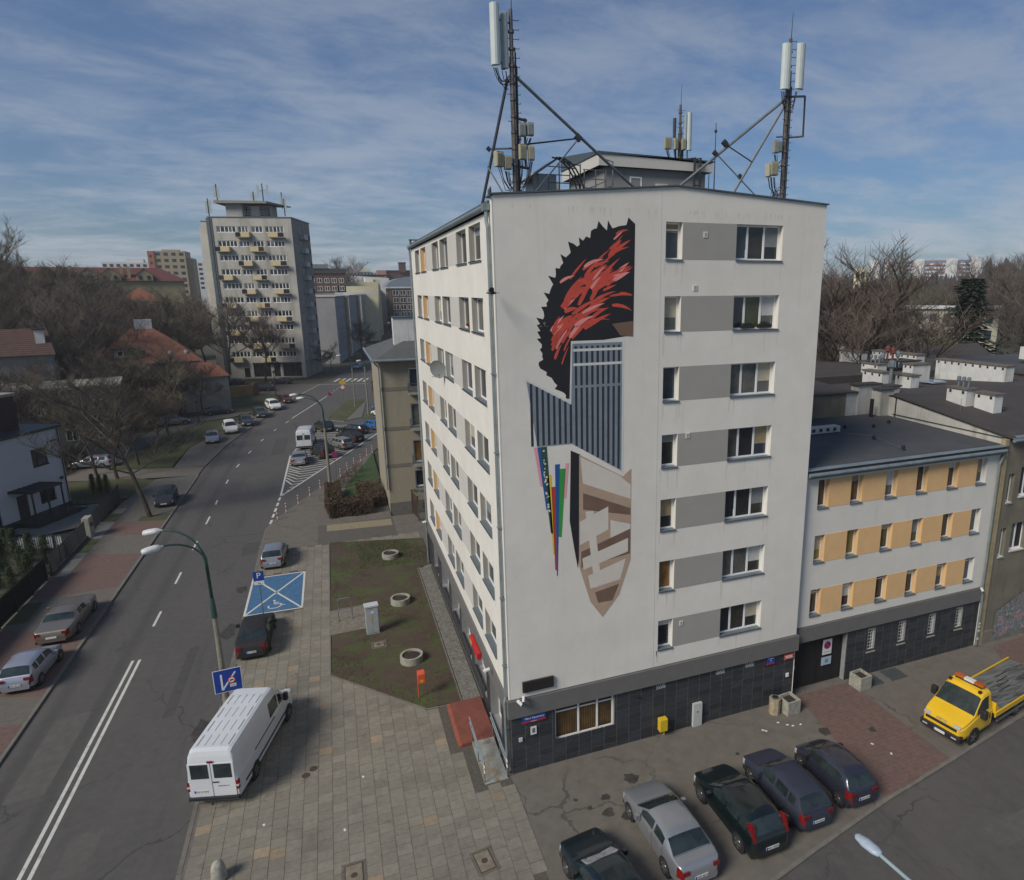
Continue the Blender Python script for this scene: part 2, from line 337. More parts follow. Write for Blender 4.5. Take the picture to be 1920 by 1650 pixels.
M_verge = mat('verge_grass', (.060, .052, .026), .95, .3, .35, col2=(.066, .085, .024), lo=.4, hi=.62, bump=.5, bscale=20, detail=9)
M_gravel = mat('pebble_strip', (.16, .15, .13), .95, .45, 9, bump=.6, bscale=18)
M_white = mat('road_paint', (.55, .54, .50), .7, .10, 6); patches(M_white, (.14, .13, .12), 3.0, .56, .66, .55, seed=2)
M_blue = mat('blue_bay_paint', (.045, .13, .25), .8, .18, 3); patches(M_blue, (.11, .12, .13), 1.6, .55, .7, .55, seed=3)
M_conc = mat('concrete', (.25, .235, .20), .9, .14, 3, bump=.2)

def flat(poly, z): mb = MB(); mb.face([(x, y, z) for x, y in poly]); return mb
struct('ground', MB().box(-690, 790, -95, 890, -.6, -.20), M_earth)
# main street: left kerb list, right edge list
LK = [(-20.7, -60), (-20.7, 58.5), (-20.7, 62), (-19.9, 73.8), (-17.7, 87.6), (-15.6, 99.6), (-12.4, 115.9), (-9.9, 127.3), (-5, 145.4), (1, 172), (7, 198), (18, 245), (34, 310), (60, 400), (95, 510)]
RK = [(-12.3, -60), (-12.3, 36.5), (-11.68, 38.9), (-10.2, 42.6), (-8.2, 47.5), (-6.2, 51.4), (-4.6, 56), (-2.2, 61.7), (-.3, 66.5), (3.5, 76), (7.5, 88), (11, 104), (14.5, 125), (17, 150), (22, 188), (31, 240), (47, 305), (73, 396), (108, 505)]
road = MB(); road.face([(x, y, -.10) for x, y in RK] + [(x, y, -.10) for x, y in reversed(LK)])
struct('road', road, M_asph)
struct('side_street', flat([(-11.5, 118), (-8.2, 134), (-24, 139), (-70, 151), (-74, 139), (-28, 126)], -.104), M_asph2)
struct('lower_street', flat([(-3.6, -60), (60, -60), (60, 1.6), (23.86, -5.2), (18.06, -6.21), (13.7, -6.93), (9.7, -7.77), (7.26, -8.33), (3.6, -9.3), (.6, -11), (-1.6, -15), (-3, -22)], -.10), M_asph)
# pavements, raised 0.1
pv = [(-12.15, -40), (-3.8, -40), (-3.2, -22), (-1.8, -15), (.4, -11), (3.4, -9.2), (7.2, -8.2), (9.7, -7.62), (13.72, -6.78), (18.06, -6.06), (23.86, -5.05), (60, 1.75), (60, 36), (6, 36), (-1.8, 36), (-1.8, 62.2), (-4.45, 56.2), (-6.05, 51.5), (-8.05, 47.6), (-10.05, 42.7), (-11.5, 39), (-12.15, 36.5)]
struct('pavement', MB().prism(pv, -.2, -.012), M_park)
struct('pavement_base', flat([(-12.0, -20), (-.12, -20), (-.12, 2.5), (-.2, 5.6), (-.75, 5.78), (-2.76, 5.85), (-7.08, 10.66), (-7.13, 31), (-12.0, 31)], -.006), M_joint)
def kerb(pts, w, name='kerb', z0=-.15, z1=.0, seg=1.0):
    mb = MB(); n = 0
    for a, b in zip(pts, pts[1:]):
        A = Vector((*a, 0)); B = Vector((*b, 0)); d = B-A; l = d.length; d.normalize(); nr = Vector((-d.y, d.x, 0)); k = max(1, round(l/seg))
        if l > 60: k = max(1, int(l/6))
        for i in range(k):
            p = A + d*(l*i/k+.008); q = A + d*(l*(i+1)/k-.008); zz = z1 + rnd.uniform(-.008, .008)
            P = [p, q, q+nr*w, p+nr*w]; i0 = len(mb.v)
            mb.v += [(v.x, v.y, z) for z in (z0, zz) for v in P]
            mb.f += [tuple(i0+j for j in f) for f in ((4, 5, 6, 7), (0, 1, 5, 4), (1, 2, 6, 5), (2, 3, 7, 6), (3, 0, 4, 7))]; mb.mi += [0]*5
    o = mb.build(name, M_kerb); o['kind'] = 'structure'; return o
kerb([(-12.3, -25), (-12.3, 36.5), (-11.68, 38.9), (-10.2, 42.6), (-8.2, 47.5), (-6.2, 51.4), (-4.6, 56), (-2.2, 61.7)], -.16)
kerb([(-1.6, -15), (.6, -11), (3.6, -9.3), (7.26, -8.33), (9.7, -7.77), (13.7, -6.93), (18.06, -6.21), (23.86, -5.2), (40, -2.2)], .15)
kerb([(-20.7, -40), (-20.7, 58.5)], .15); kerb([(-20.7, 63), (-19.9, 73.8), (-17.7, 87.6), (-15.6, 99.6), (-12.4, 115.9)], .15)
struct('left_pavement', MB().prism([(-20.85, -40), (-20.85, 58.5), (-24.8, 58.5), (-26, 50), (-26, -40)], -.2, -.01), mat('left_pavement_blocks', (.12, .11, .095), .92, .12, 3, bump=.3))
struct('left_pavement_far', MB().prism([(-20.8, 63), (-20, 73.8), (-17.85, 87.6), (-15.7, 99.6), (-12.6, 115.9), (-15.5, 116.5), (-18.5, 100), (-20.5, 90), (-24.2, 74), (-24.0, 63)], -.2, -.01), M_park)
struct('verge', MB().prism([(-27.5, 51), (-24.9, 52.3), (-24.9, 58), (-27, 60), (-60, 64), (-60, 30), (-36, 30), (-36, 51)], -.2, -.02), M_verge)
struct('verge_far', MB().prism([(-24.3, 64), (-24.3, 74), (-20.6, 90), (-21.5, 96), (-25.5, 94), (-29.5, 80), (-30.8, 66)], -.2, .0), M_verge)
struct('verge_upper', MB().prism([(-18.6, 101), (-15.6, 116), (-24, 118.5), (-25, 103)], -.2, .0), M_verge)
struct('park_lane', flat([(-20.8, 58.6), (-20.8, 62.8), (-24, 63.4), (-30.9, 65), (-29.7, 80), (-25.7, 94.5), (-21.5, 97), (-18.6, 100.8), (-25, 102.5), (-31, 96), (-35.5, 80), (-36.5, 62), (-27, 59.5)], -.05), M_park)
struct('woodland_floor', flat([(-300, 66), (-36, 66), (-36, 82), (-31, 97), (-25, 104), (-24, 119), (-74, 139), (-74, 151), (-30, 141), (-30, 420), (-300, 420)], -.10), mat('leaf_litter', (.055, .043, .030), .95, .3, .4, col2=(.05, .055, .025)))
# red paved crossings
for nm, pl in [('driveway', [(-21, 28.0), (-21, 34.4), (-24.45, 35.5), (-25.8, 33), (-25.9, 27.6)]), ('driveway', [(-20.95, 38.8), (-20.95, 42.3), (-25, 43.7), (-25, 40.3)]),
               ('driveway', [(-20.9, 14.2), (-20.9, 20.6), (-25.7, 23.4), (-25.8, 16.2)]), ('driveway', [(-20.9, 4), (-20.9, 11.9), (-25.8, 12.5), (-25.8, 4)]),
               ('driveway', [(14.77, .1), (18.04, .1), (18.06, -6.1), (13.72, -6.8)]), ('driveway', [(28.2, -.2), (34, .2), (34, -3.5), (29.2, -2.6), (27.4, -1.5)])]:
    struct(nm, flat(pl, -.004), M_red)
M_padc = mat('pale_gate_paving', (.19, .19, .175), .9, .08, 3)
for pl in ([(-25.7, 31.6), (-24.9, 31.3), (-24.9, 36), (-25.7, 36.2)], [(-25.85, 39.7), (-24.95, 39.5), (-25, 43.7), (-26.2, 44.2)], [(-25.9, 46.5), (-25.1, 46.2), (-25.05, 48), (-25.9, 48)], [(-26.5, 44), (-26.4, 50.5), (-30, 50.5), (-33, 44), (-30, 42)]):
    struct('gate_paving', flat(pl, .002), M_padc)
for pl in ([(-25.9, 24), (-24.8, 24), (-24.9, 27), (-25.9, 27.2)], [(-25.9, 36.4), (-24.95, 36.2), (-24.95, 39.3), (-25.9, 39.5)], [(-26.1, 44.4), (-25, 43.9), (-25, 46.1), (-26, 46.4)], [(-20.9, 42.5), (-20.9, 44.6), (-23.2, 44.6), (-23.2, 43.3)]):
    struct('grass_strip', flat(pl, .000), M_verge)
struct('parking_apron', flat([(-8.0, 31.05), (-1.75, 31.05), (-1.75, 35.8), (-8, 35.8)], -.003), M_asph2)
struct('yellow_paving', flat([(-7.3, 34.0), (-1.9, 33.6), (-1.9, 35.3), (-7.3, 35.7)], .001), mat('yellowish_blocks', (.24, .20, .13), .9, .2, 4))
struct('service_path', flat([(-3.4, 107.4), (-.1, 106.8), (-1.9, 88), (-4.6, 85.9)], -.02), mat('plain_path', (.13, .12, .105), .9, .12, 2))
for pl in ([(-7.2, 89), (-4.6, 85.8), (-.1, 106.9), (-3.4, 107.5)], [(-1.9, 87.8), (1, 84), (5, 98), (2.3, 105)]):
    struct('traffic_island', MB().prism(pl, -.12, .02), M_verge)

# ---- painted markings (flat print on the asphalt)
mk = MB(); Z = -.096
def strip(a, b, w, z=Z):
    A = Vector((*a, 0)); B = Vector((*b, 0)); n = (B-A).normalized(); n = Vector((-n.y, n.x, 0))*w/2
    mk.face([(p.x, p.y, z) for p in (A-n, B-n, B+n, A+n)])
for x in (-17.48, -17.14): strip((x, -30), (x, 16.6), .14)
for y0, y1 in ((20.7, 22.8), (27.2, 29.3), (33.9, 35.9), (40.3, 42.5)): strip((-17.34, y0), (-17.34, y1), .14)
ctr = [(-17.38, 46.2), (-17.42, 47.7), (-17.42, 53.9), (-17.40, 55.5), (-17.2, 61), (-17.05, 62.6), (-16.6, 68), (-16.45, 69.5), (-15.75, 75.2), (-15.55, 76.7), (-14.6, 82), (-14.3, 83.5), (-13.3, 88), (-12.9, 89.6)]
for i in range(0, len(ctr), 2): strip(ctr[i], ctr[i+1], .14)
strip((-12.55, 91.8), (-7.2, 114.3), .16)
for i in range(7):
    t = i/7; strip((-7.0+4.0*t, 115.5+19*t), (-6.8+4.0*t, 116.6+19*t), .16)
for i in range(14): strip((1.6+i*1.35, 148+i*5.4), (2.1+i*1.35, 150+i*5.4), .15)
# hatched triangle
T0, TL, TR = (-11.64, 46.7), (-11.6, 84.0), (2.6, 82.5)
strip(T0, (-11.55, 64.6), .18); strip(T0, (.5, 76.6), .18); strip((-11.55, 64.6), (-8.2, 86.0), .14); strip((-8.0, 88.8), (-4.7, 85.5), .12)
for k in range(34):
    y = 47.6 + k*1.05
    xl = -11.55 + (max(0, y-64.6)*.157); xr = T0[0] + (y-T0[1])*.406
    xm = (xl+xr)/2
    if y > 55: xm = xl + 1.2 + (y-55)*.12
    if xr < 0.2:
        strip((xm, y+ (xr-xm)*0), (min(xr, xm+9), y+(min(xr, xm+9)-xm)*.42 if False else y+(xr-xm)*.25), .16)
    if y > 50: strip((xl+.1, y+2.0), (xm, y), .16)
for i in range(5): strip((-12.0+i*.07, 38.2+i*1.75), (-11.94+i*.07, 39.3+i*1.75), .2)
for i in range(6): strip((-5.6+i*1.25, 136.5-i*.45), (-4.3+i*1.25, 142-i*.45), .55)
strip((-8.5, 133), (1.5, 130), .25); strip((-12.2, 118.5), (-8.6, 133.5), .12)
# bay stripes on the lower street apron
struct('road_marking', mk, M_white)
M_rep = mat('asphalt_repair_dark', (.064, .061, .058), .9, .12, 2.5, bump=.3, bscale=50); M_rep2 = mat('asphalt_repair_pale', (.094, .088, .081), .9, .12, 2.5, bump=.3, bscale=50); M_oil = mat('oil_stain', (.045, .040, .036), .7, .3, 3)
qr = random.Random(14)
def blot(name, x, y, r, z, m, sy=1, n=12): struct(name, flat([(x+r*math.cos(2*PI*k/n)*(f_ := qr.uniform(.6, 1.1)), y+r*sy*math.sin(2*PI*k/n)*f_) for k in range(n)], z), m)
for x0, y0, w_, l_, m_ in ((-15.6, 47, 2.2, 9, M_rep2), (-13.6, 31, 1.1, 3.0, M_rep), (-19.6, 6, 1.4, 6, M_rep2), (-14.8, 10, .5, 7, M_rep), (-16.4, 1, 1.0, 2.2, M_rep2), (-13.9, 66, 1.6, 10, M_rep), (8, -13, 3.2, 1.2, M_rep), (16, -10.2, 4, 1.1, M_rep2)): struct('asphalt_repair', flat([(x0, y0), (x0+w_, y0+.1), (x0+w_+.05, y0+l_), (x0+.05, y0+l_-.15)], -.098), m_)
for x, y, r, s_ in ((-12.9, 18.2, .5, 2.2), (-12.8, 24.4, .45, 1.5), (-12.75, 8.2, .5, 2.4), (-12.8, 13.4, .35, 1.2)): blot('damp_patch', x, y, r, -.0965, M_oil, s_)
for x, y, r in ((4.6, -2.0, .38), (3.2, -2.6, .22), (3.0, -3.4, .28), (5.0, -2.7, .22), (2.4, -2.9, .13), (3.6, -3.8, .24), (9.6, -2.4, .12), (14.2, -2.6, .35), (2.0, -2.3, .10), (16.4, -3.3, .2), (13.0, -12.6, .25), (14.5, -11.6, .15), (11.4, -12.9, .2)): blot('oil_stain', x, y, r, -.003 if y > -7 else -.0965, M_oil)
bb = MB(); bb.face([(-12.2, 19.8, .012), (-8.82, 19.72, .012), (-8.82, 25.75, .012), (-12.2, 25.8, .012)])
# slab field -------------------------------------------------
lawn = [(-7.13, 31.24), (-7.18, 10.66), (-2.76, 5.85), (-.73, 5.78), (-.5, 23.0), (.66, 29.3)]
def inpoly(x, y, P):
    c = False; n = len(P)
    for i in range(n):
        x1, y1 = P[i]; x2, y2 = P[i-1]
        if (y1 > y) != (y2 > y) and x < (x2-x1)*(y-y1)/(y2-y1)+x1: c = not c
    return c
slabs = []; cw, rh = .545, .50
for i in range(22):
    x = -12.02 + i*cw + cw/2
    for j in range(-40, 62):
        y = j*rh + (0 if i % 2 == 0 else .25) + .04*math.sin(i*1.7)
        if x > -.15 or y > 30.8 or y < -13: continue
        if y < -5 and x > -.3 - (-5-y)*.32: continue
        if all(inpoly(x+dx, y+dy, lawn) for dx in (-.27, .27) for dy in (-.25, .25)): continue
        if -1.42 < x and -.3 < y < 2.6 or -1.95 < x and 2.3 < y < 6.1: continue
        if -12.3 < x < -8.7 and 19.5 < y < 26.1: continue
        if (abs(x+6.44) < .30 and abs(y+2.75) < .48) or (abs(x+2.04) < .30 and abs(y+3.83) < .44): continue
        d = math.dist((x, y, 0), (-5.6, -23.5, 20)); slabs.append((d, x, y))
slabs.sort()
SL = [MB().box(-cw/2+.008+k*.002, cw/2-.008, -rh/2+.007, rh/2-.008-k*.002, -.03, .004+k*.002, bottom=False).mesh('slab', M_slab) for k in range(3)]
SLW = MB().box(-cw/2+.008, cw/2-.008, -rh/2+.007, rh/2-.008, -.03, .006, bottom=False).mesh('slab', M_slabw)
fieldobj = thing('slab_paving', 'grey and tan square concrete slab pavement between the road and the lawn', 'pavement'); fieldobj['kind'] = 'structure'
del fieldobj['category']
stuff = MB(); stuffw = MB()
for k, (d, x, y) in enumerate(slabs):
    warm = rnd.random() < .03
    tilt = (rnd.uniform(-.006, .006), rnd.uniform(-.006, .006), rnd.uniform(-.008, .008))
    if k < 290: put('slab', SLW if warm else SL[rnd.randrange(3)], fieldobj, (x, y, rnd.uniform(-.002, .002)), tilt)
    else:
        (stuffw if warm else stuff).box(-cw/2+.008, cw/2-.008, -rh/2+.007, rh/2-.008, -.03, .004, M=Matrix.Translation((x, y, rnd.uniform(-.003, .003))) @ Matrix.Rotation(tilt[2], 4, 'Z') @ Matrix.Rotation(tilt[0], 4, 'X'), bottom=False)
stuff.build('slab_field', M_slab, fieldobj, kind='stuff'); stuffw.build('warm_slab_field', M_slabw, fieldobj, kind='stuff')
# disabled bay
bb.build('blue_parking_bay', M_blue, kind='structure')
mk = MB(); Z = .016
q = [(-12.2, 19.8), (-8.82, 19.72), (-8.82, 25.75), (-12.2, 25.8)]
for a, b in ((0, 1), (1, 2), (2, 3), (3, 0), (0, 2), (1, 3)): strip(q[a], q[b], .13, .016 if a+b != 2 and a+b != 4 else .017)
# wheelchair symbol, seen from the south end
def sym(px, py): return (-10.45+px*.62, 20.5+py*.78)
arc = [(math.cos(R(t))*.6-.1, math.sin(R(t))*.42+.15) for t in range(150, 390, 20)]
for a, b in zip(arc, arc[1:]): strip(sym(*a), sym(*b), .09, .018)
for a, b in (((-.15, 1.0), (-.1, .5)), ((-.1, .5), (.45, .5)), ((.45, .5), (.72, .1)), ((-.12, .8), (.3, .8)), ((.72, .1), (.95, .2))): strip(sym(*a), sym(*b), .10, .019)
mk.face([(sym(-.18+.14*math.cos(t*PI/4), 1.22+.14*math.sin(t*PI/4))[0], sym(-.18+.14*math.cos(t*PI/4), 1.22+.14*math.sin(t*PI/4))[1], .018) for t in range(8)])
struct('bay_marking', mk, M_white)
# lawn beside the building
lb = MB().prism([(-7.05, 31.0), (-7.08, 15.25), (-4.7, 15.3), (-4.7, 18.5), (-7.08, 18.6)][::-1], -.05, .03) if False else MB()
lb.prism([(-7.05, 10.75), (-2.72, 5.95), (-1.02, 5.95), (-.95, 23.2), (.1, 23.9), (.1, 29.35), (-7.05, 31.1)], -.05, .035)
struct('lawn', lb, M_grass)
struct('rack_paving', MB().prism([(-7.1, 15.2), (-4.85, 15.3), (-4.7, 18.7), (-7.1, 18.4)], -.05, .05), mat('rough_slabs', (.17, .15, .12), .9, .25, 4, bump=.5))
kerb([(-7.1, 31.1), (-7.1, 10.7), (-2.76, 5.85), (-.95, 5.85)], -.06, 'lawn_edging', -.1, .05)
struct('pebble_strip', MB().prism([(-.95, 5.85), (-.08, 5.85), (-.08, 23.2), (-.95, 23.2)], -.05, .05), M_gravel)
kerb([(-1.0, 5.85), (-1.0, 23.2)], .07, 'strip_edging', -.1, .065)
# grass blades: nobody could count them
M_blade = mat('grass_blade', (.050, .095, .018), .8, .4, 1.2, col2=(.10, .10, .035))
gb = MB(); rr = random.Random(3)
for k in range(26000):
    x = rr.uniform(-7, -1.05); y = rr.uniform(6, 31)
    if k % 3 == 0: x = rr.uniform(-5, .1); y = rr.uniform(23, 30)
    if not inpoly(x, y, [(-7.0, 10.8), (-2.7, 6.0), (-1.1, 6), (-1.0, 23.2), (.05, 23.9), (.05, 29.3), (-7, 31)]): continue
    if x < -4.6 and 15.1 < y < 18.8: continue
    g_ = math.sin(x*.9+1.3)*math.cos(y*.55)+.5*math.sin(x*2.1+y*1.3) + (1.1 if y > 24.5 else 0)
    if g_ < rr.uniform(-.3, 1.3): continue
    a = rr.uniform(0, 2*PI); h = rr.uniform(.04, .10); w = .02; dx, dy = math.cos(a)*w, math.sin(a)*w; lx, ly = rr.uniform(-.05, .05), rr.uniform(-.05, .05)
    gb.face([(x-dx, y-dy, .03), (x+dx, y+dy, .03), (x+lx, y+ly, .03+h)])
o = gb.build('grass', M_blade, kind='stuff')
# ---------------------------------------------------------------- main building
M_wall = mat('white_render', (.70, .668, .605), .9, .04, .8, bump=.12, bscale=90); streaks(M_wall, (.50, .47, .42), .35, 3.5, .16, .58, .85); patches(M_wall, (.60, .565, .50), .12, .45, .7, .6)
M_wallg = mat('grey_render_panel', (.32, .305, .275), .9, .03, 1, bump=.15, bscale=90)
M_walllg = mat('light_grey_panel', (.52, .50, .46), .9, .03, 1, bump=.15, bscale=90)
M_band = mat('dark_grey_render', (.130, .126, .120), .9, .05, 2, bump=.15, bscale=90)
M_orange = mat('orange_render', (.68, .43, .205), .9, .04, 2, bump=.1, bscale=90)
M_tile = mat('dark_plinth_tile', (.036, .038, .043), .5, .25, 5, bump=.1, bscale=25, rand=.25, stretch=(1, 1, 3))
M_grout = mat('tile_grout', (.24, .24, .24), .9, .1, 3)
M_zinc = mat('zinc_gutter', (.24, .28, .29), .45, .14, 2, metal=.4)
M_steel = mat('galvanised_steel', (.19, .21, .215), .5, .15, 5, metal=.5)
M_dsteel = mat('dark_mast_steel', (.040, .043, .048), .55, .2, 6, metal=.3)
M_roof = mat('bitumen_roof', (.052, .055, .062), .9, .12, 1.2, bump=.2, bscale=40)
M_coping = mat('coping_metal', (.10, .12, .13), .5, .1, metal=.4)
M_black = mat('black_board', (.02, .018, .018), .5, .1)
M_wplast = mat('white_plastic', (.6, .6, .57), .4, .05)
W_, D_ = 14.4, 23.9
FS = Fac((0, 0), 0)                 # mural gable, faces the camera
FW = Fac((0, D_), -PI/2)            # long side towards the lawn, u = D_-y
hotel = thing('office_block', 'tall white block with a mural on its gable and grey panels between windows', 'building', (0, 0, 0))
ZF = [4.35+2.8*k for k in range(7)]
ops_s = [(a, b, z, z+1.42) for z in ZF for a, b in ((6.8, 7.53), (10.0, 12.24))]
mb = MB()
FS.wall(mb, 0, W_, 3.5, 22.9, ops_s, .30)
mb.face([(0, 0, 22.9), (W_, 0, 22.9), (W_, 0, 23.45), (7.25, 0, 23.85), (0, 0, 23.25)])
ybays = [(21.95, 19.8), (19.15, 16.95), (14.45, 12.25), (11.75, 9.42), (7.05, 4.80), (4.22, 1.99)]
ops_w = [(D_-a, D_-b, z, z+1.40) for z in ZF for a, b in ybays]
FW.wall(mb, 0, D_-.01, 3.5, 22.75, ops_w, .30)
mb.face([(W_, 0, 3.5), (W_, D_, 3.5), (W_, D_, 23.4), (W_, 0, 23.4)]); mb.face([(W_, D_, 0), (0, D_, 0), (0, D_, 23.2), (W_, D_, 23.2)])
mb.face([(W_, 0, 0), (W_, D_, 0), (W_, D_, 3.5), (W_, 0, 3.5)])
# fin at the corner that rises to the gable coping
mb.box(0.003, .35, .004, .30, 22.75, 23.2)
mb.build('wall', M_wall, hotel)
# dark backing behind the window openings
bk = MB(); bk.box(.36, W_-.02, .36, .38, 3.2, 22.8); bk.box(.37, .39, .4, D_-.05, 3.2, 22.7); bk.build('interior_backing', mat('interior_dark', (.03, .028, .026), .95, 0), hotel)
# flush coloured panels between windows
for z in ZF:
    FS_b = MB(); FS.box(FS_b, 7.535, 9.995, -.006, .04, z+.02, z+1.42); FS_b.build('grey_panel', M_wallg, hotel)
    for a, b in ((16.945, 14.455), (9.415, 7.055)):
        pm = MB(); FW.box(pm, D_-a, D_-b, -.006, .04, z+.02, z+1.40); pm.build('grey_panel', M_walllg, hotel)
    for a in (19.15,):
        pm = MB(); FW.box(pm, D_-a-.02, D_-a+.006, -.012, .29, z+.02, z+1.40); pm.build('orange_reveal', M_orange, hotel)
    for a, b in ybays:
        pm = MB(); FW.box(pm, D_-a+.001 + (.006 if a == 19.15 else 0), D_-a+.012, .006, .295, z+.012, z+1.395)
        if a != 19.15: pm.build('reveal_shade', M_wallg, hotel)  # far jambs toned grey: their shade is put into the colour
k = 0
trn = {0: .8}
for i, z in enumerate(reversed(ZF)):
    pl = [[g2], [g4], [g2], [g5], [g1], [g_org], [g1]][i]
    window(FS, hotel, 6.8, 7.53, z+.02, z+1.42, .24, (), .05, pl, transom=.8 if i == 0 else None, fw=.07, seed=i*5+3)
    pr = [[g2, g3, g1], [g2, g_grn, g4], [g4, g4, g4], [g4, g1, g2], [g1, g5, g3], [g4, g4, g3], [g1, g3, g5]][i]
    window(FS, hotel, 10.0, 12.24, z+.02, z+1.42, .24, (.30, .66), .05, pr, fw=.075, seed=i*3+2)
    for j, (a, b) in enumerate(ybays):
        window(FW, hotel, D_-a, D_-b, z+.02, z+1.40, .24, (.5,), .06, seed=i*5+j+1, fw=.075, panes=[M_glass[(i*3+j*2) % 8], M_glass[(i+j*3+2) % 8]])
# small vents on the gable
for x, z in ((8.55, 22.02), (8.15, 19.98), (8.0, 13.95), (7.95, 5.35)):
    v = MB(); FS.box(v, x-.09, x+.09, -.03, 0, z, z+.22); v.build('vent_cover', M_wplast, hotel); v = MB(); FS.box(v, x-.05, x+.05, -.034, -.03, z+.04, z+.18); v.build('vent_opening', M_wallg, hotel)
# dark band and tiled plinth
bd = MB()
bd.box(-.10, W_+.12, -.10, -.001, 2.71, 3.52); bd.box(-.10, -.001, -.001, D_, 2.71, 3.50)
bd.box(-.05, W_+.06, -.02, .0, 3.52, 3.56)
bd.build('plinth_band', M_band, hotel)
ops_p = [(1.97, 4.72, 1.05, 2.69), (6.78, 7.26, 2.36, 2.69), (9.92, 10.4, 2.36, 2.69), (11.54, 12.02, 2.36, 2.69)]
pb = MB(); FSp = Fac((0, .05), 0); FSp.wall(pb, .03, W_, -.3, 2.71, ops_p, .22)
FWp = Fac((.05, D_), -PI/2)
ops_q = [(D_-a, D_-b, .65, 2.45) for a, b in ((21.9, 19.9), (18.4, 15.4), (14.6, 11.8), (11.3, 8.5), (7.7, 4.8))] + [(D_-4.1, D_-1.8, .12, 2.45)]
FWp.wall(pb, 0, D_-.03, -.3, 2.71, ops_q, .45); pb.build('plinth', M_grout, hotel)
tw, th = .60, .302
tm = {}
def tiles(fac, parent, u0, u1, z0, z1, ops, cap, d=0):
    """plinth tiles, each a part; cut to the openings"""
    n = int((u1-u0)/tw); extra = MB(); cnt = 0
    for j in range(int(round((z1-z0)/th))):
        for i in range(n+1):
            a = u0+i*tw; b = min(u1, a+tw); c = z0+j*th; e = c+th
            if b-a < .08: continue
            for o in ops:
                if o[0]-.02 <= a and b <= o[1]+.02 and o[2]-.1 <= c and e <= o[3]+.1: a = b; break
                if a < o[0] < b and c+e > 2*o[2] and c+e < 2*o[3]: b = o[0]
                elif a < o[1] < b and c+e > 2*o[2] and c+e < 2*o[3]: a = o[1]
            if b-a < .05: continue
            key = (round(b-a, 3),)
            if cnt < cap:
                if key not in tm: tm[key] = MB().box(.013, b-a-.013, -.010, 0, .009, th-.009).mesh('tile', M_tile)
                put('tile', tm[key], parent, fac.p(a, d-.001-rnd.random()*.003, c), (0, 0, fac.a)); cnt += 1
            else: fac.box(extra, a+.006, b-.006, d-.012-rnd.random()*.003, d, c+.006, e-.006)
    if extra.v: extra.build('tile_field', M_tile, parent, kind='stuff')
    return cnt
tiles(FSp, hotel, .04, W_-.01, -.06, 2.66, ops_p, 300)
tiles(FWp, hotel, 0, D_-.04, -.06, 2.64, ops_q, 0)
w = window(FSp, hotel, 1.97, 4.72, 1.05, 2.69, .12, (.40, .72), 0, [g_brn], fw=.07, transom=.80)
for a in (6.78, 9.92, 11.54):
    w = window(FSp, hotel, a, a+.48, 2.36, 2.69, .10, (), 0, [g2], fw=.04, name='grated_window')
    gr = MB()
    for q in range(5): gr.tube([(q*.12-.06+.0, -.06, .0), (q*.12+.12, -.06, .3)], .012, 4); gr.tube([(q*.12+.12, -.065, .0), (q*.12-.06, -.065, .3)], .012, 4)
    gr.build('grating', M_wplast, w)
for (a, b, z0, z1) in ops_q[:-1]: window(FWp, hotel, a, b, z0, z1, .40, (.5,), 0, [g1, g4, g2], fw=.07)
window(FWp, hotel, D_-4.1, D_-1.8, .12, 2.45, .40, (.35, .7), 0, [g1, g3], fw=.09, name='entrance_door')
# roof, coping, gutters, downpipes
rf = MB()
rf.face([(0.02, .25, 23.0), (7.25, .25, 23.6), (7.25, D_, 23.6), (0.02, D_, 23.0)]); rf.face([(7.25, .25, 23.6), (W_, .25, 23.2), (W_, D_, 23.2), (7.25, D_, 23.6)])
rf.build('roof', M_roof, hotel)
cp = MB()
def sbox(a, b, w, h, mb_):
    A = Vector(a); B = Vector(b); d = B-A; M_ = Matrix.Translation(A) @ d.to_track_quat('X', 'Z').to_matrix().to_4x4(); mb_.box(0, d.length, -w/2, w/2, -h/2, h/2, M=M_)
sbox((-.06, .12, 23.29), (7.26, .12, 23.89), .40, .05, cp); sbox((7.24, .121, 23.89), (W_+.06, .121, 23.48), .40, .052, cp)
cp.box(-.09, .03, .0, .55, 23.20, 23.26)
cp.build('coping', M_coping, hotel)
gt = MB(); gt.tube([(-.13, .55, 22.90), (-.13, D_-.1, 22.90)], .10, 10); gt.box(-.24, -.02, .26, .62, 22.78, 23.0); gt.box(-.24, -.02, D_-.35, D_-.02, 22.78, 23.0)
gt.build('gutter', M_zinc, hotel, smooth=False)
ed = MB(); sbox((-.03, .35, 23.06), (-.03, D_, 23.06), .08, .10, ed); ed.box(-.06, .04, D_-.3, D_, 22.95, 23.35); ed.box(-.10, .5, D_-.32, D_+.04, 23.35, 23.41); ed.build('eaves_flashing', M_coping, hotel)
dp = MB(); dp.tube([(-.13, .36, 22.85), (-.13, .34, 22.4), (-.10, .30, 22.2), (-.10, .26, 3.6), (-.16, .2, 3.4), (-.16, .12, .1)], .065, 8)
for z in (20, 17, 14, 11, 8, 5, 2): dp.box(-.18, .0, .17, .35, z, z+.05)
dp.build('downpipe', M_zinc, hotel); dp = MB()
dp.tube([(-.12, D_-.12, 22.85), (-.09, D_-.1, 22.3), (-.09, D_-.1, 3.6), (-.15, D_-.1, 3.4), (-.15, D_-.1, .1)], .065, 8)
dp.build('downpipe', M_zinc, hotel)
MB().box(6.585, 6.605, -.004, .001, 3.57, 23.6).build('wall_seam', M_walllg, hotel)
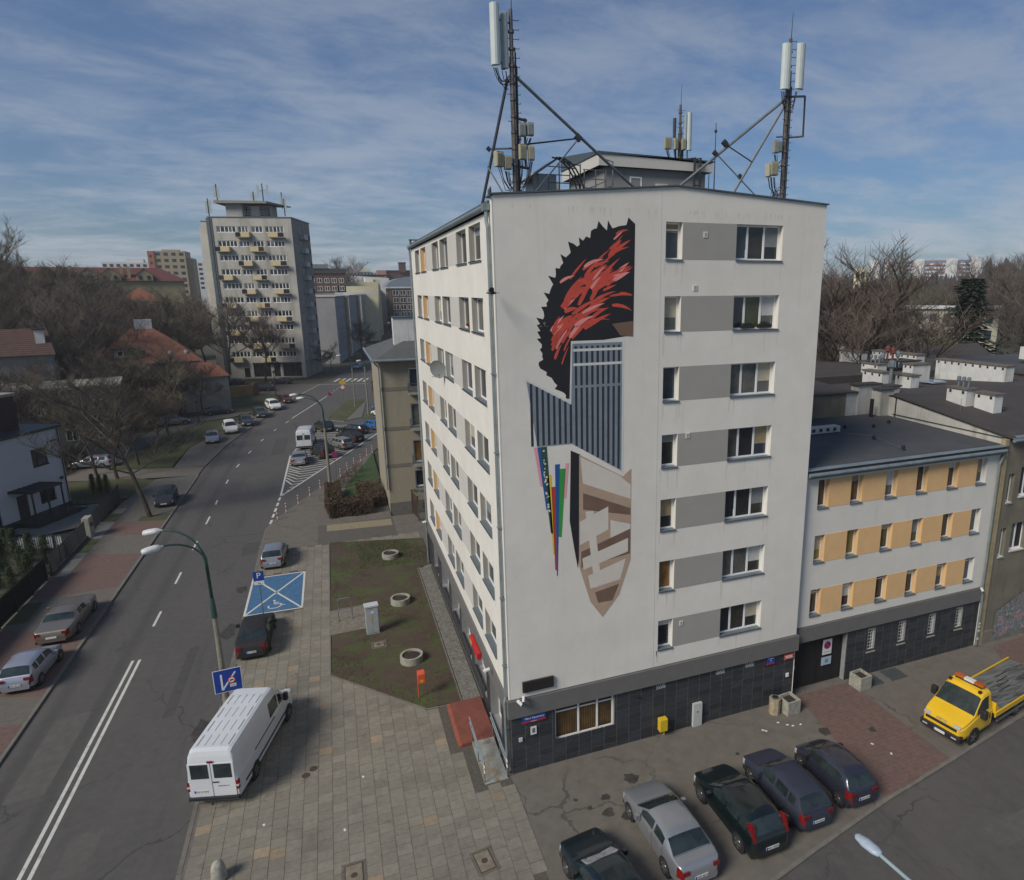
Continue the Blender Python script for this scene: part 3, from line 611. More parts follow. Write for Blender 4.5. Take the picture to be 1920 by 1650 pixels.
# white corner bead
bdm = MB(); bdm.box(-.006, .03, -.006, .001, 3.56, 23.2); bdm.build('corner_bead', M_wplast, hotel)
rs_ = MB(); qs = random.Random(31)
def rain(F, u, z, l, w, d=-.0016): rs_.face([F.p(u-w/2, d, z), F.p(u-w*.25, d, z-l), F.p(u+w*.2, d, z-l*.93), F.p(u+w/2, d, z)])
for z in ZF:
    for a, b in ((6.8, 7.53), (10.0, 12.24)):
        for u in (a-.01, b+.01, a+(b-a)*qs.random()):
            for k in range(2): rain(FS, u+qs.uniform(-.05, .05), z-.03, qs.uniform(.25, 1.0), qs.uniform(.03, .10), -.0016-.0004*k)
    for a, b in ybays:
        for u in (D_-a, D_-b): rain(FW, u+qs.uniform(-.04, .04), z-.03, qs.uniform(.25, .9), qs.uniform(.03, .09))
for k in range(40): rain(FS, qs.uniform(.2, 14.2), 23.0, qs.uniform(.12, .34), qs.uniform(.03, .12), -.001-.00005*k)
rs_.build('rain_streaks', mat('rain_streak_grime', (.62, .585, .525), .9, .05, 3), hotel, kind='stuff')
# ---------------- mural: flat paint on the wall, a plain abstract composition
mu_mats = [mat('paint_black', (.012, .012, .016), .8, .1), mat('paint_red', (.55, .07, .045), .8, .1, 3), mat('paint_pink', (.72, .27, .24), .8, .08),
           mat('paint_steel', (.19, .22, .25), .8, .1, 2), mat('paint_navy', (.02, .025, .045), .8, .1), mat('paint_tan', (.42, .30, .22), .8, .06, 2), mat('paint_cream', (.62, .57, .50), .8, .04),
           mat('paint_brown', (.16, .10, .07), .8, .1), mat('paint_white', (.60, .60, .58), .8, .04), mat('paint_yellow', (.70, .50, .03), .8, .05), mat('paint_blue', (.01, .09, .28), .8, .05),
           mat('paint_green', (.03, .28, .05), .8, .05), mat('paint_crimson', (.42, .04, .03), .8, .05), mat('paint_bottle', (.02, .07, .05), .8, .1), mat('paint_rose', (.72, .32, .38), .8, .05)]
mu = MB(); lay = [0]
def paint(poly, m, step=True):
    if step: lay[0] += 1
    mu.m = m; y = -.003-lay[0]*.00045
    mu.face([(x, y, z) for x, z in poly])
rm = random.Random(12)
edge = []
base = [(2.78, 15.9), (2.3, 16.5), (1.95, 16.9), (1.72, 17.5), (1.70, 18.3), (1.80, 19.1), (2.05, 19.9), (2.35, 20.7), (2.8, 21.3), (3.4, 21.8), (4.1, 22.1), (4.8, 22.35), (5.47, 22.45)]
for a, b in zip(base, base[1:]):
    n = max(2, int(math.dist(a, b)/.11))
    for i in range(n):
        t = i/n; x = a[0]+(b[0]-a[0])*t; z = a[1]+(b[1]-a[1])*t
        nx, nz = -(b[1]-a[1]), (b[0]-a[0]); l = math.hypot(nx, nz); k = rm.uniform(.05, .30)*(rm.random() < .5)
        edge.append((x+nx/l*k+rm.uniform(-.03, .03), z+nz/l*k+k*.5))
paint(edge+[(5.49, 22.45), (5.46, 18.9), (5.44, 18.3), (2.9, 18.0), (2.85, 16.0)], 0)
def lock(x, z, ang, L_, w, m, bend=.4):
    """a tapered curved brush stroke"""
    up, dn = [], []; n = 6; px, pz = x, z
    for k in range(n+1):
        t = k/n; a_ = ang-bend*t; hw = w*math.sin(PI*(.12+.88*t))**.7*(1-t*.55); up.append((px-math.sin(a_)*hw, pz+math.cos(a_)*hw)); dn.append((px+math.sin(a_)*hw, pz-math.cos(a_)*hw)); px += math.cos(a_)*L_/n; pz += math.sin(a_)*L_/n
    P = up+dn[::-1]
    if any(p[0] > 5.45 or p[0] < 1.85 or p[1] > 20.75+(p[0]-2.2)*.62 or p[1] > 22.25 or (p[0] > 2.8 and p[1] < 18.2) or p[1] < 16.35+max(0, (2.9-p[0]))*.55 for p in P): return
    lay[0] += .012; paint(P, m, False)
for cx, cz, sx, sz, n_, a0 in ((4.4, 20.5, 1.3, .55, 44, 38), (3.1, 19.9, .7, .6, 26, 48), (4.9, 21.6, .6, .5, 26, 42), (2.5, 17.9, .5, .8, 36, 60), (4.9, 19.8, .6, .35, 18, 12), (3.0, 18.9, .7, .35, 20, 35)):
    for i in range(n_):
        x = cx+rm.uniform(-1, 1)*sx; z = cz+rm.uniform(-1, 1)*sz
        lock(x, z, R(a0+rm.uniform(-14, 14)), rm.uniform(.5, 1.25), rm.uniform(.04, .105), 2 if i % 6 == 0 else 1, rm.uniform(.1, .7))
# grey striped field with pale keylines
paint([(1.02, 16.85), (2.62, 15.95), (2.78, 15.95), (2.86, 18.15), (5.06, 18.15), (5.06, 12.72), (2.82, 14.25), (1.36, 14.1)], 8)
paint([(1.08, 16.72), (2.84, 15.72), (2.92, 18.05), (4.98, 18.05), (4.98, 12.85), (2.86, 14.16), (2.74, 14.16), (1.44, 14.16)], 3)
for i in range(17):
    x = 1.2+i*.225
    zt = 16.68-(x-1.08)*.56 if x < 2.84 else 17.95
    zb = 14.2 if x < 2.86 else 14.14-(x-2.86)*.61
    if zb < zt-.1: lay[0] += .01; paint([(x, zb), (x+.10, zb), (x+.10, zt), (x, zt)], 4, False)
for z in (16.35, 17.2, 17.75):
    lay[0] += .2; paint([(2.94, z), (4.97, z), (4.97, z+.10), (2.94, z+.10)], 8 if z > 17 else 3)
# coloured slivers converging downwards
tip = (2.14, 8.70)
sl_ = [(1.30, 1.44, 14), (1.44, 1.56, 10), (1.56, 1.82, 13), (1.82, 1.98, 9), (1.98, 2.14, 12), (2.14, 2.34, 10), (2.34, 2.58, 11), (2.58, 2.72, 14)]
for i, (a, b, m) in enumerate(sl_):
    zt = (14.15, 14.15, 14.15, 13.0, 12.5, 13.4, 13.2, 13.4)[i]
    zb = (12.6, 11.6, 10.6, 9.7, 9.0, 8.75, 10.4, 12.0)[i]
    ta = (zt-zb)/(14.15-tip[1]); f = lambda x: x+(tip[0]-x)*min(1, ta*.95)
    paint([(a, zt), (f(a), zb), (f(b), zb-.05), (b, zt)], m, i == 0)
for i in range(26):
    z = rm.uniform(11.2, 14.0); x = 1.62+(14-z)*.07+rm.uniform(0, .12); r_ = rm.uniform(.025, .05)
    lay[0] += .02; paint([(x+r_*math.cos(t*PI/3), z+r_*math.sin(t*PI/3)) for t in range(6)], 8, False)
# lower field: plain overlapping blocks of black, tan, cream and brown
paint([(2.80, 13.9), (3.2, 13.7), (3.3, 11.0), (3.05, 8.9), (2.9, 9.8), (2.72, 11.0)], 0)
paint([(3.15, 13.70), (5.05, 12.6), (5.42, 12.9), (5.42, 8.9), (4.9, 7.4), (4.15, 6.5), (3.6, 7.3), (3.1, 9.0)], 5)
for P, m in (([(3.2, 13.6), (4.9, 12.65), (5.4, 12.2), (5.4, 11.6), (3.3, 12.5)], 6), ([(3.3, 12.1), (5.4, 11.2), (5.4, 10.9), (3.3, 11.4)], 7), ([(3.15, 10.9), (4.4, 11.4), (4.4, 10.4), (3.15, 9.9)], 6), ([(4.5, 10.8), (5.4, 10.5), (5.4, 9.6), (4.5, 9.9)], 6),
             ([(3.2, 9.6), (5.4, 10.3), (5.4, 9.2), (3.2, 8.9)], 7), ([(3.25, 9.3), (5.3, 9.9), (5.3, 9.3), (3.3, 8.8)], 6), ([(3.5, 8.5), (5.2, 9.0), (4.95, 8.1), (3.6, 7.9)], 6), ([(3.8, 7.7), (4.9, 7.9), (4.6, 7.2), (3.95, 7.2)], 7), ([(3.4, 11.3), (3.75, 11.3), (4.1, 8.0), (3.8, 7.9)], 6)): paint(P, m)
paint([(4.55, 18.75), (5.44, 18.85), (5.44, 18.25), (4.9, 18.3)], 7)
mu.build('mural', mu_mats, hotel)

# ---------------- penthouse and roof structures (all on the main building's roof)
ph = MB(); ph.box(6.35, 11.5, 5.1, 9.6, 23.3, 25.35)
ph.build('lift_house_wall', mat('lift_house_render', (.25, .245, .235), .9, .05, 2), hotel)
pf = MB(); pf.prism([(6.0, 4.85), (11.75, 4.85), (11.75, 9.8), (6.0, 9.8)], 25.35, [25.85, 25.70, 26.3, 26.45]); pf.build('lift_house_fascia', M_walllg, hotel)
pr = MB(); pr.prism([(5.95, 4.8), (11.8, 4.8), (11.8, 9.85), (5.95, 9.85)], 25.84, [25.93, 25.78, 26.38, 26.53]); pr.build('lift_house_roof', M_coping, hotel)
FP = Fac((6.35, 5.1), 0); window(FP, hotel, 1.25, 1.85, 23.9, 25.0, -.02, (), 0, [g1], M_frame)
bx = MB(); bx.box(8.9, 9.5, 5.02, 5.1, 24.0, 24.75); bx.build('roof_hatch_door', M_walllg, hotel)
# sloped canopy, ladder cage and guard rail
cn = MB(); sbox((2.1, 3.6, 24.25), (3.45, 3.6, 25.15), 1.7, .06, cn); cn.build('sloping_canopy', M_dsteel, hotel)
cb = MB(); cb.box(2.5, 3.5, 3.3, 4.4, 23.2, 24.6); cb.box(4.0, 4.25, 5.0, 6.0, 23.2, 24.6); cb.build('plant_cabin', mat('cabin_panel', (.36, .40, .40), .5, .1), hotel)
lc = MB()
for x in (2.55, 3.0, 3.45, 3.9, 4.35): lc.tube([(x, 2.8, 23.3), (x, 2.8, 24.95 if x > 3 else 24.5)], .025, 5)
for z in (23.6, 23.9, 24.2, 24.5, 24.8): lc.tube([(3.0, 2.8, z), (3.9 if z > 24 else 4.35, 2.8, z)], .02, 5)
for k in range(7):
    a = PI*k/6; lc.tube([(3.9+.0, 2.8+.35*math.sin(a)*0, 24.95), (4.35, 2.8, 24.9)], .02, 4) if k == 0 else None
ar = [(3.45+1.1*math.sin(t*PI/14), 2.75, 23.4+1.75*math.cos(t*PI/14)) for t in range(8)]
for o_ in (0, .14, .28): lc.tube([(p[0]-o_, p[1]+o_*.3, p[2]) for p in ar], .035, 5)
for p in ar[1:]: lc.tube([(p[0]-.3, p[1], p[2]), (p[0], p[1], p[2])], .02, 4)
lc.build('ladder_cage', M_dsteel, hotel)
gr = MB()
for x in (4.6, 5.1, 5.55): gr.tube([(x, 3.0, 23.4), (x, 3.0, 24.8)], .028, 5)
for z in (24.8, 24.45, 24.1): gr.tube([(4.55, 3.0, z), (5.6, 3.0, z)], .02, 5)
gr.tube([(4.6, 3.0, 24.0), (5.55, 3.0, 24.4)], .02, 5); gr.tube([(5.75, 3.2, 24.2), (5.95, 3.2, 24.25), (5.95, 3.2, 25.2), (5.5, 3.2, 25.3)], .03, 5)
gr.build('guard_rail', M_steel, hotel)
ct = MB()
for x in (10.7, 11.0): ct.tube([(x-.2, 5.6, 25.95), (x, 4.7, 25.9), (x, 4.75, 23.8)], .06, 5)
for z in (24.2, 24.7, 25.2, 25.7): ct.box(10.66, 11.04, 4.74, 4.78, z, z+.05)
ct.build('cable_ladder', M_dsteel, hotel)
# ---------------- masts
M_ant = mat('antenna_panel_plastic', (.50, .55, .53), .5, .05, 3)
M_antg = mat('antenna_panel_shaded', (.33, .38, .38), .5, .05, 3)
M_rru = mat('radio_unit_cream', (.33, .32, .23), .6, .08, 6); M_rrug = mat('radio_unit_grey', (.25, .28, .28), .6, .08, 6)
M_cable = mat('black_cable', (.012, .012, .014), .6, 0)
def antenna(parent, x, y, z0, h, w=.30, d=.16, rz=0, m=None):
    mb = MB(); n = 8; prof = [(w/2*math.cos(t*PI/(n-1)), -d*math.sin(t*PI/(n-1))-.02) for t in range(n)]
    mb.prism([(px, py) for px, py in prof][::-1], 0, h, bottom=True)
    mb.build('antenna_panel', m or M_ant, parent, (x, y, z0), (0, 0, rz), bevel=.015)
def radio(parent, x, y, z, rz=0, m=None, w=.32, h=.5, d=.2):
    mb = MB(); mb.box(-w/2, w/2, -d/2, d/2, 0, h)
    for k in range(7): mb.box(-w/2+.02+k*(w-.04)/7, -w/2+.035+k*(w-.04)/7, -d/2-.03, -d/2, .03, h-.05)
    mb.build('radio_unit', m or M_rru, parent, (x, y, z), (0, 0, rz), bevel=.01)
def cables(parent, pts, n=7, drop=.35, seed=0):
    mb = MB(); q = random.Random(seed)
    for i in range(n):
        a = Vector(pts[q.randrange(len(pts)-1)]); b = Vector(pts[-1]); a = a+Vector((q.uniform(-.1, .1), q.uniform(-.05, .05), 0)); b = b+Vector((q.uniform(-.06, .06), 0, q.uniform(-.3, .3)))
        m1 = (a+b)/2+Vector((q.uniform(-.1, .1), 0, -drop*q.uniform(.4, 1))); mb.tube([a, a*.8+b*.2+Vector((0, 0, -drop*.6)), m1, b*.8+a*.2+Vector((0, 0, -drop*.3)), b], .014, 4, cap=False)
    mb.build('cable_loops', M_cable, parent)
def mast(name, label, x, y, z0, z1, whip=0):
    t = thing(name, label, 'antenna mast', (x, y, z0))
    h = z1-z0; mb = MB(); mb.tube([(0, 0, 0), (0, 0, h)], [.085, .07], 8); 
    for z in range(int(h/.55)): mb.tube([(0, 0, z*.55+.3), (0, 0, z*.55+.38)], .11, 8)
    mb.build('pole', mat('mottled_pole', (.06, .055, .05), .6, .5, 8, col2=(.16, .14, .12), metal=.3), t)
    fd = MB()
    for k, (dx, dy) in enumerate(((.12, 0), (.15, .03), (-.06, .05), (.09, -.06), (.17, -.03))): fd.tube([(dx, dy, 0), (dx, dy, h-1.2-k*.15)], .022, 5)
    fd.build('feeder_cable', M_cable, t)
    pg = MB()
    for k in range(int(h/.3)):
        pg.tube([(.05, -.05, k*.3+.2), (.27, -.05, k*.3+.2), (.27, -.05, k*.3+.25)], .012, 4)
        if k % 3 == 0: pg.tube([(-.05, -.05, k*.3+.2), (-.22, -.05, k*.3+.2)], .012, 4)
    pg.build('climbing_peg_run', M_dsteel, t, kind='stuff')
    if whip: MB().tube([(.03, 0, h), (.05, 0, h+whip)], [.018, .008], 5).build('whip_rod', M_dsteel, t)
    return t
def strut(t, a, b, r=.055, name='strut', m=None):
    A = Vector(a)-t.location; B = Vector(b)-t.location
    MB().tube([A, B], r, 8).build(name, m or M_steel, t)
def clampbit(t, p, r=.1):
    q = Vector(p)-t.location; MB().box(-r, r, -r*.6, r*.6, -r*.8, r*.8, M=Matrix.Translation(q) @ Matrix.Rotation(.7, 4, 'Y')).build('clamp', M_dsteel, t)
m1 = mast('antenna_mast', 'tall antenna mast at the left corner of the white block roof', 1.28, 1.5, 23.1, 29.65, 1.2)
antenna(m1, -.60, -.12, 4.65, 1.95, .35, .18, R(-35)); antenna(m1, -.20, .05, 4.62, 1.8, .34, .18, R(-60), M_antg)
strut(m1, (.72, 1.5, 29.3), (1.25, 1.5, 29.2), .03, 'bracket', M_dsteel); strut(m1, (.8, 1.5, 27.9), (1.28, 1.5, 27.9), .03, 'bracket', M_dsteel)
strut(m1, (1.0, 1.5, 29.35), (1.0, 1.5, 27.7), .028, 'bracket', M_dsteel)
cables(m1, [(-.62, -.1, 4.6), (-.3, 0, 4.55), (-.1, 0, 4.2)], 8, .4, 1)
strut(m1, (1.25, 1.5, 26.15), (1.78, 1.5, 26.08), .05, 'bracket', M_dsteel); strut(m1, (1.70, 1.5, 26.15), (1.70, 1.5, 24.45), .045, 'bracket', M_dsteel); strut(m1, (1.2, 1.5, 24.5), (1.8, 1.5, 24.45), .05, 'bracket', M_dsteel)
radio(m1, .30, -.05, 2.42, 0, M_rrug, .26, .45); radio(m1, .60, -.05, 2.46, 0, M_rrug, .24, .45); radio(m1, .28, -.06, 1.62, .2, None, .28, .52); radio(m1, .62, -.06, 1.62, -.1, None, .22, .50)
radio(m1, -.62, -.1, 1.32, .4, None, .32, .52); radio(m1, -.28, -.05, 1.25, 0, None, .26, .48)
cables(m1, [(.3, 0, 1.6), (.6, 0, 1.6), (.1, 0, .5)], 9, .5, 2); cables(m1, [(-.6, -.1, 1.3), (-.3, 0, 1.2), (0, 0, .6)], 9, .45, 3); cables(m1, [(.3, 0, 2.4), (.6, 0, 2.4), (.1, 0, 1.9)], 6, .3, 5)
strut(m1, (1.1, 1.5, 27.4), (.12, 2.1, 23.1), .055, m=M_dsteel); strut(m1, (1.36, 1.5, 27.55), (7.1, 3.0, 24.0), .06)
strut(m1, (.42, 1.9, 25.1), (1.25, 1.5, 25.1), .03, 'tie', M_dsteel); strut(m1, (1.3, 1.5, 25.2), (3.9, 2.2, 25.75), .03, 'tie', M_dsteel); strut(m1, (4.05, 2.2, 25.75), (2.0, 2.4, 23.4), .028, 'tie')
strut(m1, (.35, 1.9, 24.5), (.95, 1.5, 23.3), .03, 'tie'); clampbit(m1, (4.05, 2.2, 25.8), .13); clampbit(m1, (.42, 1.9, 25.1), .08)
m3 = mast('antenna_mast', 'antenna mast at the right end of the white block roof, two white panels', 13.2, 1.5, 23.2, 30.1, 1.0)
antenna(m3, -.28, -.14, 4.90, 1.72, .44, .18, R(-8)); antenna(m3, .42, -.12, 4.98, 1.72, .44, .18, R(8))
cables(m3, [(-.3, -.1, 4.85), (.4, -.1, 4.9), (0, 0, 4.4)], 12, .45, 6)
strut(m3, (13.2, 1.5, 27.9), (14.1, 1.5, 28.0), .045, 'bracket', M_steel); strut(m3, (14.1, 1.5, 28.0), (14.12, 1.5, 26.4), .04, 'bracket', M_dsteel); strut(m3, (13.2, 1.5, 26.3), (14.12, 1.5, 26.42), .04, 'bracket', M_steel)
strut(m3, (12.75, 1.5, 26.3), (13.2, 1.5, 26.35), .035, 'bracket', M_steel)
radio(m3, -.50, -.05, 2.45, 0, M_rrug, .26, .5); radio(m3, -.30, -.02, 2.5, .3, M_rrug, .2, .42); radio(m3, -.56, -.08, 1.55, 0, None, .36, .55); radio(m3, -.78, 0, 1.50, .6, None, .24, .5)
cables(m3, [(-.5, 0, 1.5), (-.7, 0, 1.5), (-.1, 0, .8)], 10, .5, 7); cables(m3, [(-.5, 0, 2.4), (-.4, 0, 2.4), (-.1, 0, 2.0)], 6, .3, 8); cables(m3, [(-.3, 0, 1.1), (-.5, 0, .9), (-.6, 0, .1)], 6, .1, 9)
strut(m3, (13.1, 1.5, 27.8), (8.1, 2.6, 23.8), .06); strut(m3, (13.12, 1.5, 27.6), (10.7, 2.0, 23.5), .055)
strut(m3, (10.6, 2.0, 25.95), (11.75, 1.75, 25.3), .028, 'tie', M_dsteel); strut(m3, (10.2, 2.1, 25.6), (12.6, 1.6, 23.4), .03, 'tie'); clampbit(m3, (10.55, 2.0, 26.0), .12); clampbit(m3, (10.15, 2.1, 25.6), .1); clampbit(m3, (11.3, 1.9, 24.7), .1)
m2 = mast('antenna_mast', 'shorter antenna mast rising behind the lift house, with cream radio boxes at its foot', 14.0, 12.2, 23.4, 30.2, 1.1)
for ch in (): pass
antenna(m2, .50, -.1, 4.4, 2.0, .34, .16, R(25)); antenna(m2, .28, .0, 4.5, 1.8, .26, .16, R(50), M_antg); antenna(m2, -.22, .1, 4.6, 1.5, .2, .16, R(-90), M_dsteel)
radio(m2, -.80, -.05, 4.4, 0, None, .42, .62); radio(m2, -.32, -.1, 4.4, .2, None, .26, .6); radio(m2, .18, -.12, 4.4, 0, M_rru, .24, .6); radio(m2, -.65, -.05, 3.4, 0, M_rrug, .34, .42)
cables(m2, [(-.8, 0, 4.4), (-.3, 0, 4.4), (.2, 0, 4.4), (0, 0, 3.4)], 16, .5, 10)
for dx in (.22, .50): MB().tube([(dx, 0, 1.8), (dx, 0, 4.5)], .035, 5).build('support_pipe', M_dsteel, m2)
lr = thing('lightning_rod', 'slim lightning rod standing right of the lift house', 'lightning rod', (12.55, 6.0, 23.3))
MB().tube([(0, 0, 0), (0, 0, 4.5)], [.035, .02], 6).build('rod', M_dsteel, lr); MB().lathe([(.02, 0), (.07, .05), (.07, .12), (.02, .17)], (0, 0, 4.05), 8).build('rod_head', M_dsteel, lr)
bx = MB(); bx.box(-.38, -.08, -.15, .15, .4, 1.25); bx.build('control_box', M_cable, lr); MB().tube([(-.3, 0, 1.2), (-.3, 0, 2.6)], .02, 5).build('side_rod', M_dsteel, lr)
# ---------------------------------------------------------------- lower wing with orange panels
M_wallb = mat('pale_render_wing', (.63, .605, .55), .9, .03, .8, bump=.12, bscale=90); streaks(M_wallb, (.44, .44, .43), .3, 2.5, .15, .58, .8)
wing = thing('wing_building', 'lower three storey white wing with orange panels between narrow windows, joined to the tall block', 'building')
FA = Fac((0, .3), 0)
AX = [(15.35, 15.98), (17.32, 18.04), (19.5, 20.25), (21.55, 22.28), (23.68, 24.42), (25.75, 26.48)]
AZ = [4.15, 6.98, 9.78]
opa = [(a, b, z, z+1.42) for z in AZ for a, b in AX]
mb = MB(); FA.wall(mb, 14.42, 27.4, 3.5, 11.55, opa, .30); mb.face([(27.4, .3, 0), (27.4, 9.4, 0), (27.4, 9.4, 11.6), (27.4, .3, 11.6)]); mb.face([(27.4, 9.5, 0), (14.5, 9.5, 0), (14.5, 9.5, 11.7), (27.4, 9.5, 11.7)])
mb.build('wall', M_wallb, wing)
MB().box(14.5, 27.3, .66, .68, 0, 11.4).build('interior_backing', MATS['interior_dark'], wing)
for z in AZ:
    for (a, b), (c, d) in zip(AX, AX[1:]):
        p = MB(); FA.box(p, b+.004, c-.004, -.012, .05, z+.012, z+1.42); p.build('orange_panel', M_orange, wing)
        p = MB(); FA.box(p, b-.012, b+.003, -.010, .29, z+.012, z+1.415); p.build('orange_reveal', M_orange, wing)
wp = [[g_brn, g_brn, g4, g3, g3, g2], [g_yel, g_yel, g_grn, g_grn, g1, g2], [g3, g1, g3, g1, g2, g2]]
for i, z in enumerate(reversed(AZ)):
    for j, (a, b) in enumerate(AX): window(FA, wing, a, b, z+.02, z+1.42, .24, (), .05, [wp[i][j]], transom=.82 if i == 2 else None, fw=.065, seed=i*7+j*2+1)
bd = MB(); bd.box(14.53, 27.45, .20, .299, 2.85, 3.62); bd.box(14.53, 27.45, .26, .3, 3.62, 3.66); bd.build('plinth_band', M_band, wing)
opv = [(a, a+.5, 1.35, 2.55) for a in (19.35, 21.45, 23.6, 25.65)] + [(14.6, 17.95, -.3, 2.84)] + [(19.1, 19.6, -.3, .1), (20.6, 21.1, -.3, .1)]
FAp = Fac((0, .35), 0)
pb = MB(); FAp.wall(pb, 14.4, 27.4, -.3, 2.86, opv, .4); pb.build('plinth', M_grout, wing)
tiles(FAp, wing, 17.97, 27.38, -.06, 2.86, opv[:4], 300)
for a in (19.35, 21.45, 23.6, 25.65):
    w = window(FAp, wing, a, a+.5, 1.35, 2.55, .12, (), 0, [g1], fw=.05, name='grated_window')
    gr = MB()
    for q in range(6): gr.box(.02, .48, -.10, -.085, .1+q*.19, .115+q*.19)
    for q in range(3): gr.box(.05+q*.18, .065+q*.18, -.10, -.085, .02, 1.18)
    gr.build('grating', M_wplast, w)
    MB().box(-.05, .55, -.2, .0, -.08, -.03).build('sill', M_conc, w)
# driveway gate of thin bars
gate = thing('driveway_gate', 'black barred driveway gate between the tall block and the wing', 'gate', (14.6, .62, 0))
gf = MB(); gf.box(0, 3.35, 0, .05, 2.55, 2.62); gf.box(0, 3.35, 0, .05, .08, .15); gf.box(1.62, 1.72, -.01, .06, .05, 2.6); gf.box(0, .06, 0, .05, .05, 2.6); gf.box(3.29, 3.35, 0, .05, .05, 2.6); gf.build('gate_frame', M_cable, gate)
bar = MB().box(0, .022, .01, .032, .15, 2.55).mesh('gate_bar', M_cable)
for q in range(30): put('gate_bar', bar, gate, (.08+q*.108, 0, 0))
MB().box(0, 3.35, 3.0, 3.05, 0, 2.8).build('passage_end', mat('passage_dark', (.012, .012, .012), .9, 0), gate)
# roof
rf = MB(); rf.prism([(14.42, .1), (27.7, .1), (28.0, 8.6), (27.2, 9.5), (14.42, 9.5)], 11.55, [11.78, 11.78, 11.92, 11.95, 11.95]); 
M_roofw = mat('wing_roof_felt', (.058, .061, .066), .85, .12, .9, bump=.2, bscale=30, detail=7); lines(M_roofw, 1, 1.05, .02, (.10, .11, .12), .5); patches(M_roofw, (.10, .095, .08), .35, .60, .72, .5)
rf.build('roof', M_roofw, wing)
gt = MB(); gt.tube([(14.5, -.02, 11.58), (27.35, -.02, 11.58)], .10, 8); gt.box(14.45, 27.4, .02, .42, 11.785, 11.80); gt.build('gutter', M_zinc, wing)
sf = MB(); sf.box(14.45, 27.4, -.05, .3, 11.42, 11.50); sf.build('eaves_flashing', M_coping, wing)
dp = MB(); dp.tube([(27.35, -.02, 11.55), (27.42, .1, 11.4), (27.25, .18, 10.8), (27.25, .18, 3.7), (27.28, .14, 3.4), (27.28, .14, .1)], .065, 8); dp.build('downpipe', M_zinc, wing)
st = MB()
for z in (.5, 1.0, 1.25, 1.45): st.box(27.2, 27.34, .06, .075, z, z+.1)
st.build('stickers', M_wplast, wing)
va = MB(); va.box(19.4, 21.6, 6.0, 6.5, 11.9, 12.25); va.build('low_roof_vent', M_walllg, wing)
for k in range(4): MB().box(19.6+k*.5, 19.8+k*.5, 5.97, 6.0, 12.0, 12.18).build('vent_opening', M_black, wing)
for x, y in ((22.5, 6.6), (22.0, 3.8), (21.6, 1.4), (26.1, 6.8), (24.3, 6.2)): MB().lathe([(.1, 0), (.1, .15), (.05, .2)], (x, y, 11.9), 8).build('roof_vent', M_cable, wing)
MB().tube([(26.5, 8.7, 11.9), (26.5, 8.7, 13.1)], .12, 8).build('vent_pipe', M_cable, wing)
lc = MB(); lc.tube([(20.0, 7.4, 12.0), (22.0, 3.8, 12.05), (21.6, 1.4, 11.9)], .012, 4); lc.build('lightning_wire', M_steel, wing)
# ---------------------------------------------------------------- olive neighbour at the right edge with its roofs
M_olive = mat('old_olive_render', (.17, .152, .112), .92, .14, .9, bump=.3, bscale=30, detail=8); streaks(M_olive, (.075, .065, .05), .6, 1.2, .22, .5, .72)
M_party = mat('stained_white_wall', (.46, .45, .41), .92, .1, 1.0, bump=.2); streaks(M_party, (.20, .16, .11), .65, 1.6, .2, .52, .72)
M_oldroof = mat('old_brown_felt', (.052, .045, .042), .92, .14, .8, bump=.3, bscale=20)
M_beam = mat('cornice_tan', (.32, .26, .15), .9, .15, 3)
olive = thing('neighbour_tenement', 'old stained olive grey tenement at the right edge of the picture', 'building')
FO = Fac((0, .3), 0)
opo = [(28.28, 28.75, 8.45, 10.1), (28.25, 28.7, 5.25, 6.95), (29.2, 30.4, 8.7, 10.4), (29.1, 30.3, 5.5, 7.15), (31.2, 32.4, 8.7, 10.4), (31.2, 32.4, 5.5, 7.15), (33.6, 34.8, 8.7, 10.4), (33.6, 34.8, 5.5, 7.15)]
mb = MB(); FO.wall(mb, 27.85, 48, -.3, 12.1, opo, .25); mb.build('wall', M_olive, olive)
MB().box(28, 48, .56, .58, 0, 12).build('interior_backing', MATS['interior_dark'], olive)
for i, o_ in enumerate(opo):
    window(FO, olive, *o_[:4], .2, (.5,) if o_[1]-o_[0] > .6 else (), .06, seed=i, fw=.07, sillm=M_wplast)
MB().box(27.55, 27.84, .22, .5, -.2, 12.1).build('corner_pilaster', M_beam, olive)
MB().box(27.86, 48, .22, .295, -.3, .75).build('plinth', mat('olive_plinth', (.15, .135, .11), .9, .2, 2), olive)
gff = mat('graffiti_paint', (.20, .17, .19), .8, .3, 6, col2=(.10, .16, .14), lo=.42, hi=.58, detail=3); patches(gff, (.38, .20, .22), 2.4, .54, .60, .8, 3, seed=2); patches(gff, (.36, .36, .38), 3.5, .58, .62, .8, 3, seed=5); patches(gff, (.03, .03, .04), 4, .6, .63, .8, 2, seed=8)
g_ = MB(); g_.face([(28.66, .21, .15), (31.6, .21, .45), (31.7, .21, 3.2), (28.64, .21, 1.85)]); g_.build('graffiti', gff, olive)
